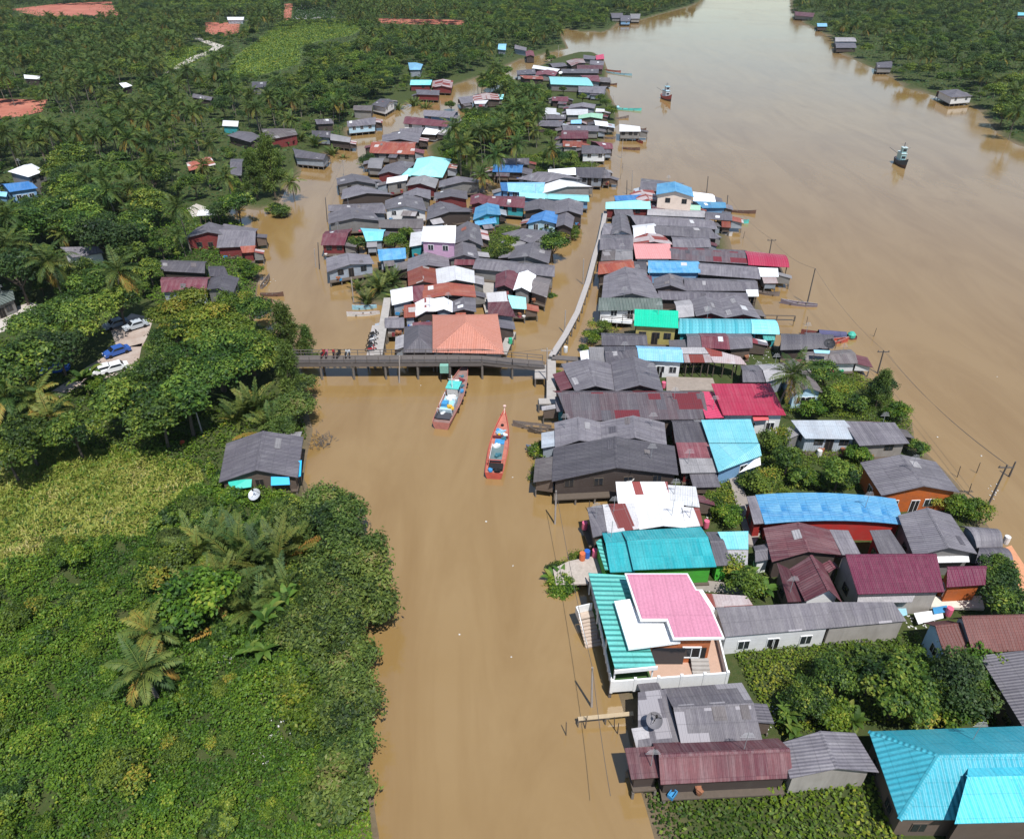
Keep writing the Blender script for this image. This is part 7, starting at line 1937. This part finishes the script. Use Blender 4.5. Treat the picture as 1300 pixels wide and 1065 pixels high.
PLOT = [PW('926,828 1050,820 1160,808 1190,838 1260,900 1300,925 1100,928 990,942 950,880'), PW('884,612 920,608 948,668 900,668'), PW('940,600 1010,545 1100,580 1110,628 960,628'), PW('985,500 1020,505 1070,470 1130,500 1160,540 1160,565 1100,540 1000,530'),
        PW('1190,640 1230,628 1262,668 1215,668'), PW('895,730 950,738 985,765 950,768')]
cover('plot_weeds', PLOT, 60, .22, UND, hmax=.5, tint=.57, seed=5, gaps=.9)
cover('bank_weeds', [PW('-60,430 60,440 130,500 250,520 384,500 390,560 270,612 -60,562'), PW('555,190 575,186 596,190 600,214 572,228'), PW('655,200 770,196 766,212 690,224 660,218'), PW('746,412 786,404 786,424 750,440'), PW('490,300 700,290 700,330 500,340')], 16, .34, UND, hmax=.5, tint=.5, seed=6)
cover('far_grass', MEADOW, 2.2, .8, UND, hmax=.6, tint=.62, seed=7)

cover('grove_scrub', [g_[1] for g_ in GROVES], .55, .8, LFD, hmax=1.5, tint=.5, seed=8)
cover('bank_scrub', [PW('180,262 290,270 330,300 326,330 334,380 312,402 372,432 300,440 180,380')], 9, .42, UND, hmax=.7, tint=.45, seed=10)
cover('yard_weeds', [PW('800,985 1000,975 1140,1000 1140,1110 780,1110')], 30, .3, UND, hmax=.5, tint=.5, seed=9)
# rows of young plants in the nursery
r9 = np.random.default_rng(3); Cs = []
for P in FLAT['nursery_plot']:
    lo, hi = P.min(0), P.max(0)
    for yy in np.arange(lo[1], hi[1], 5.0):
        xs = np.arange(lo[0], hi[0], .5); q = np.stack([np.repeat(xs, 3), np.full(len(xs) * 3, yy)], 1) + r9.normal(0, .5, (len(xs) * 3, 2)); Cs.append(q[inside(P, q[:, 0], q[:, 1])])
q = np.concatenate(Cs); k = len(q); C = np.stack([q[:, 0], q[:, 1], r9.uniform(.7, 2.0, k)], 1); N = unit(r9.normal(size=(k, 3))); T = unit(np.cross(N, unit(r9.normal(size=(k, 3))))); L = r9.uniform(.8, 1.5, k)
tag(link('nursery_rows_foliage', cards_mesh('nursery_rows_foliage', C, N, T, L, L * .7, r9.uniform(.2, .7, k), LFD)), kind='stuff')
THICK = PW('196,690 215,668 250,664 300,668 395,662 440,690 452,760 420,840 395,960 380,1000 385,850 330,815 280,830 232,800')
for i, q in enumerate(zone_pts(THICK, 900, np.random.default_rng(41))):
    if sdist(q[:1], q[1:])[0] < 1 or close(q[0], q[1], 2.3): continue
    addg(q[0], q[1], 2.3); k_ = 'tree' if i % 3 else 'mangrove'; sp = SPEC[k_][(i * 7) % len(SPEC[k_])]
    stand(k_, sp, q[0], q[1], gz(q[0], q[1]) - (.9 if k_ == 'tree' else .1), 'leafy shrub in the thicket between meadow and canal', 'shrubs in the canal side thicket', (.34 if k_ == 'tree' else .7) + .14 * ((i * 37) % 10) / 10)
# bushes that break up the near undergrowth
for i, q in enumerate(zone_pts(LUSH, 420, np.random.default_rng(31))):
    px_, py_, _ = W2P(q[0], q[1], .8)
    if not (-40 < px_ < 480 and py_ < 1090) or sdist(q[:1], q[1:])[0] < 2 or close(q[0], q[1], 2.6): continue
    addg(q[0], q[1], 2.6); sp = SPEC['bush'][i % 4]
    stand('bush', sp, q[0], q[1], gz(q[0], q[1]) - .5, 'vine covered bush in the lush undergrowth of the near left bank', 'bushes in the near left undergrowth', .45 + .55 * ((i * 37) % 10) / 10)
print('total', len(bpy.data.objects))
# ================================================================== air
mb = MB(); mb.box((0, 2200, 29.25), (7000, 5200, 61.5))
m, n, out = new_mat('haze'); B = NB(n)
v = B('VolumePrincipled'); v.inputs['Color'].default_value = (0.80, 0.88, 1.0, 1); v.inputs['Density'].default_value = 0.00005; v.inputs['Anisotropy'].default_value = 0.2
n.links.new(v.outputs[0], out.inputs['Volume'])
hz = tag(mb.build('haze', m), kind='stuff')
S.cycles.volume_bounces = 0
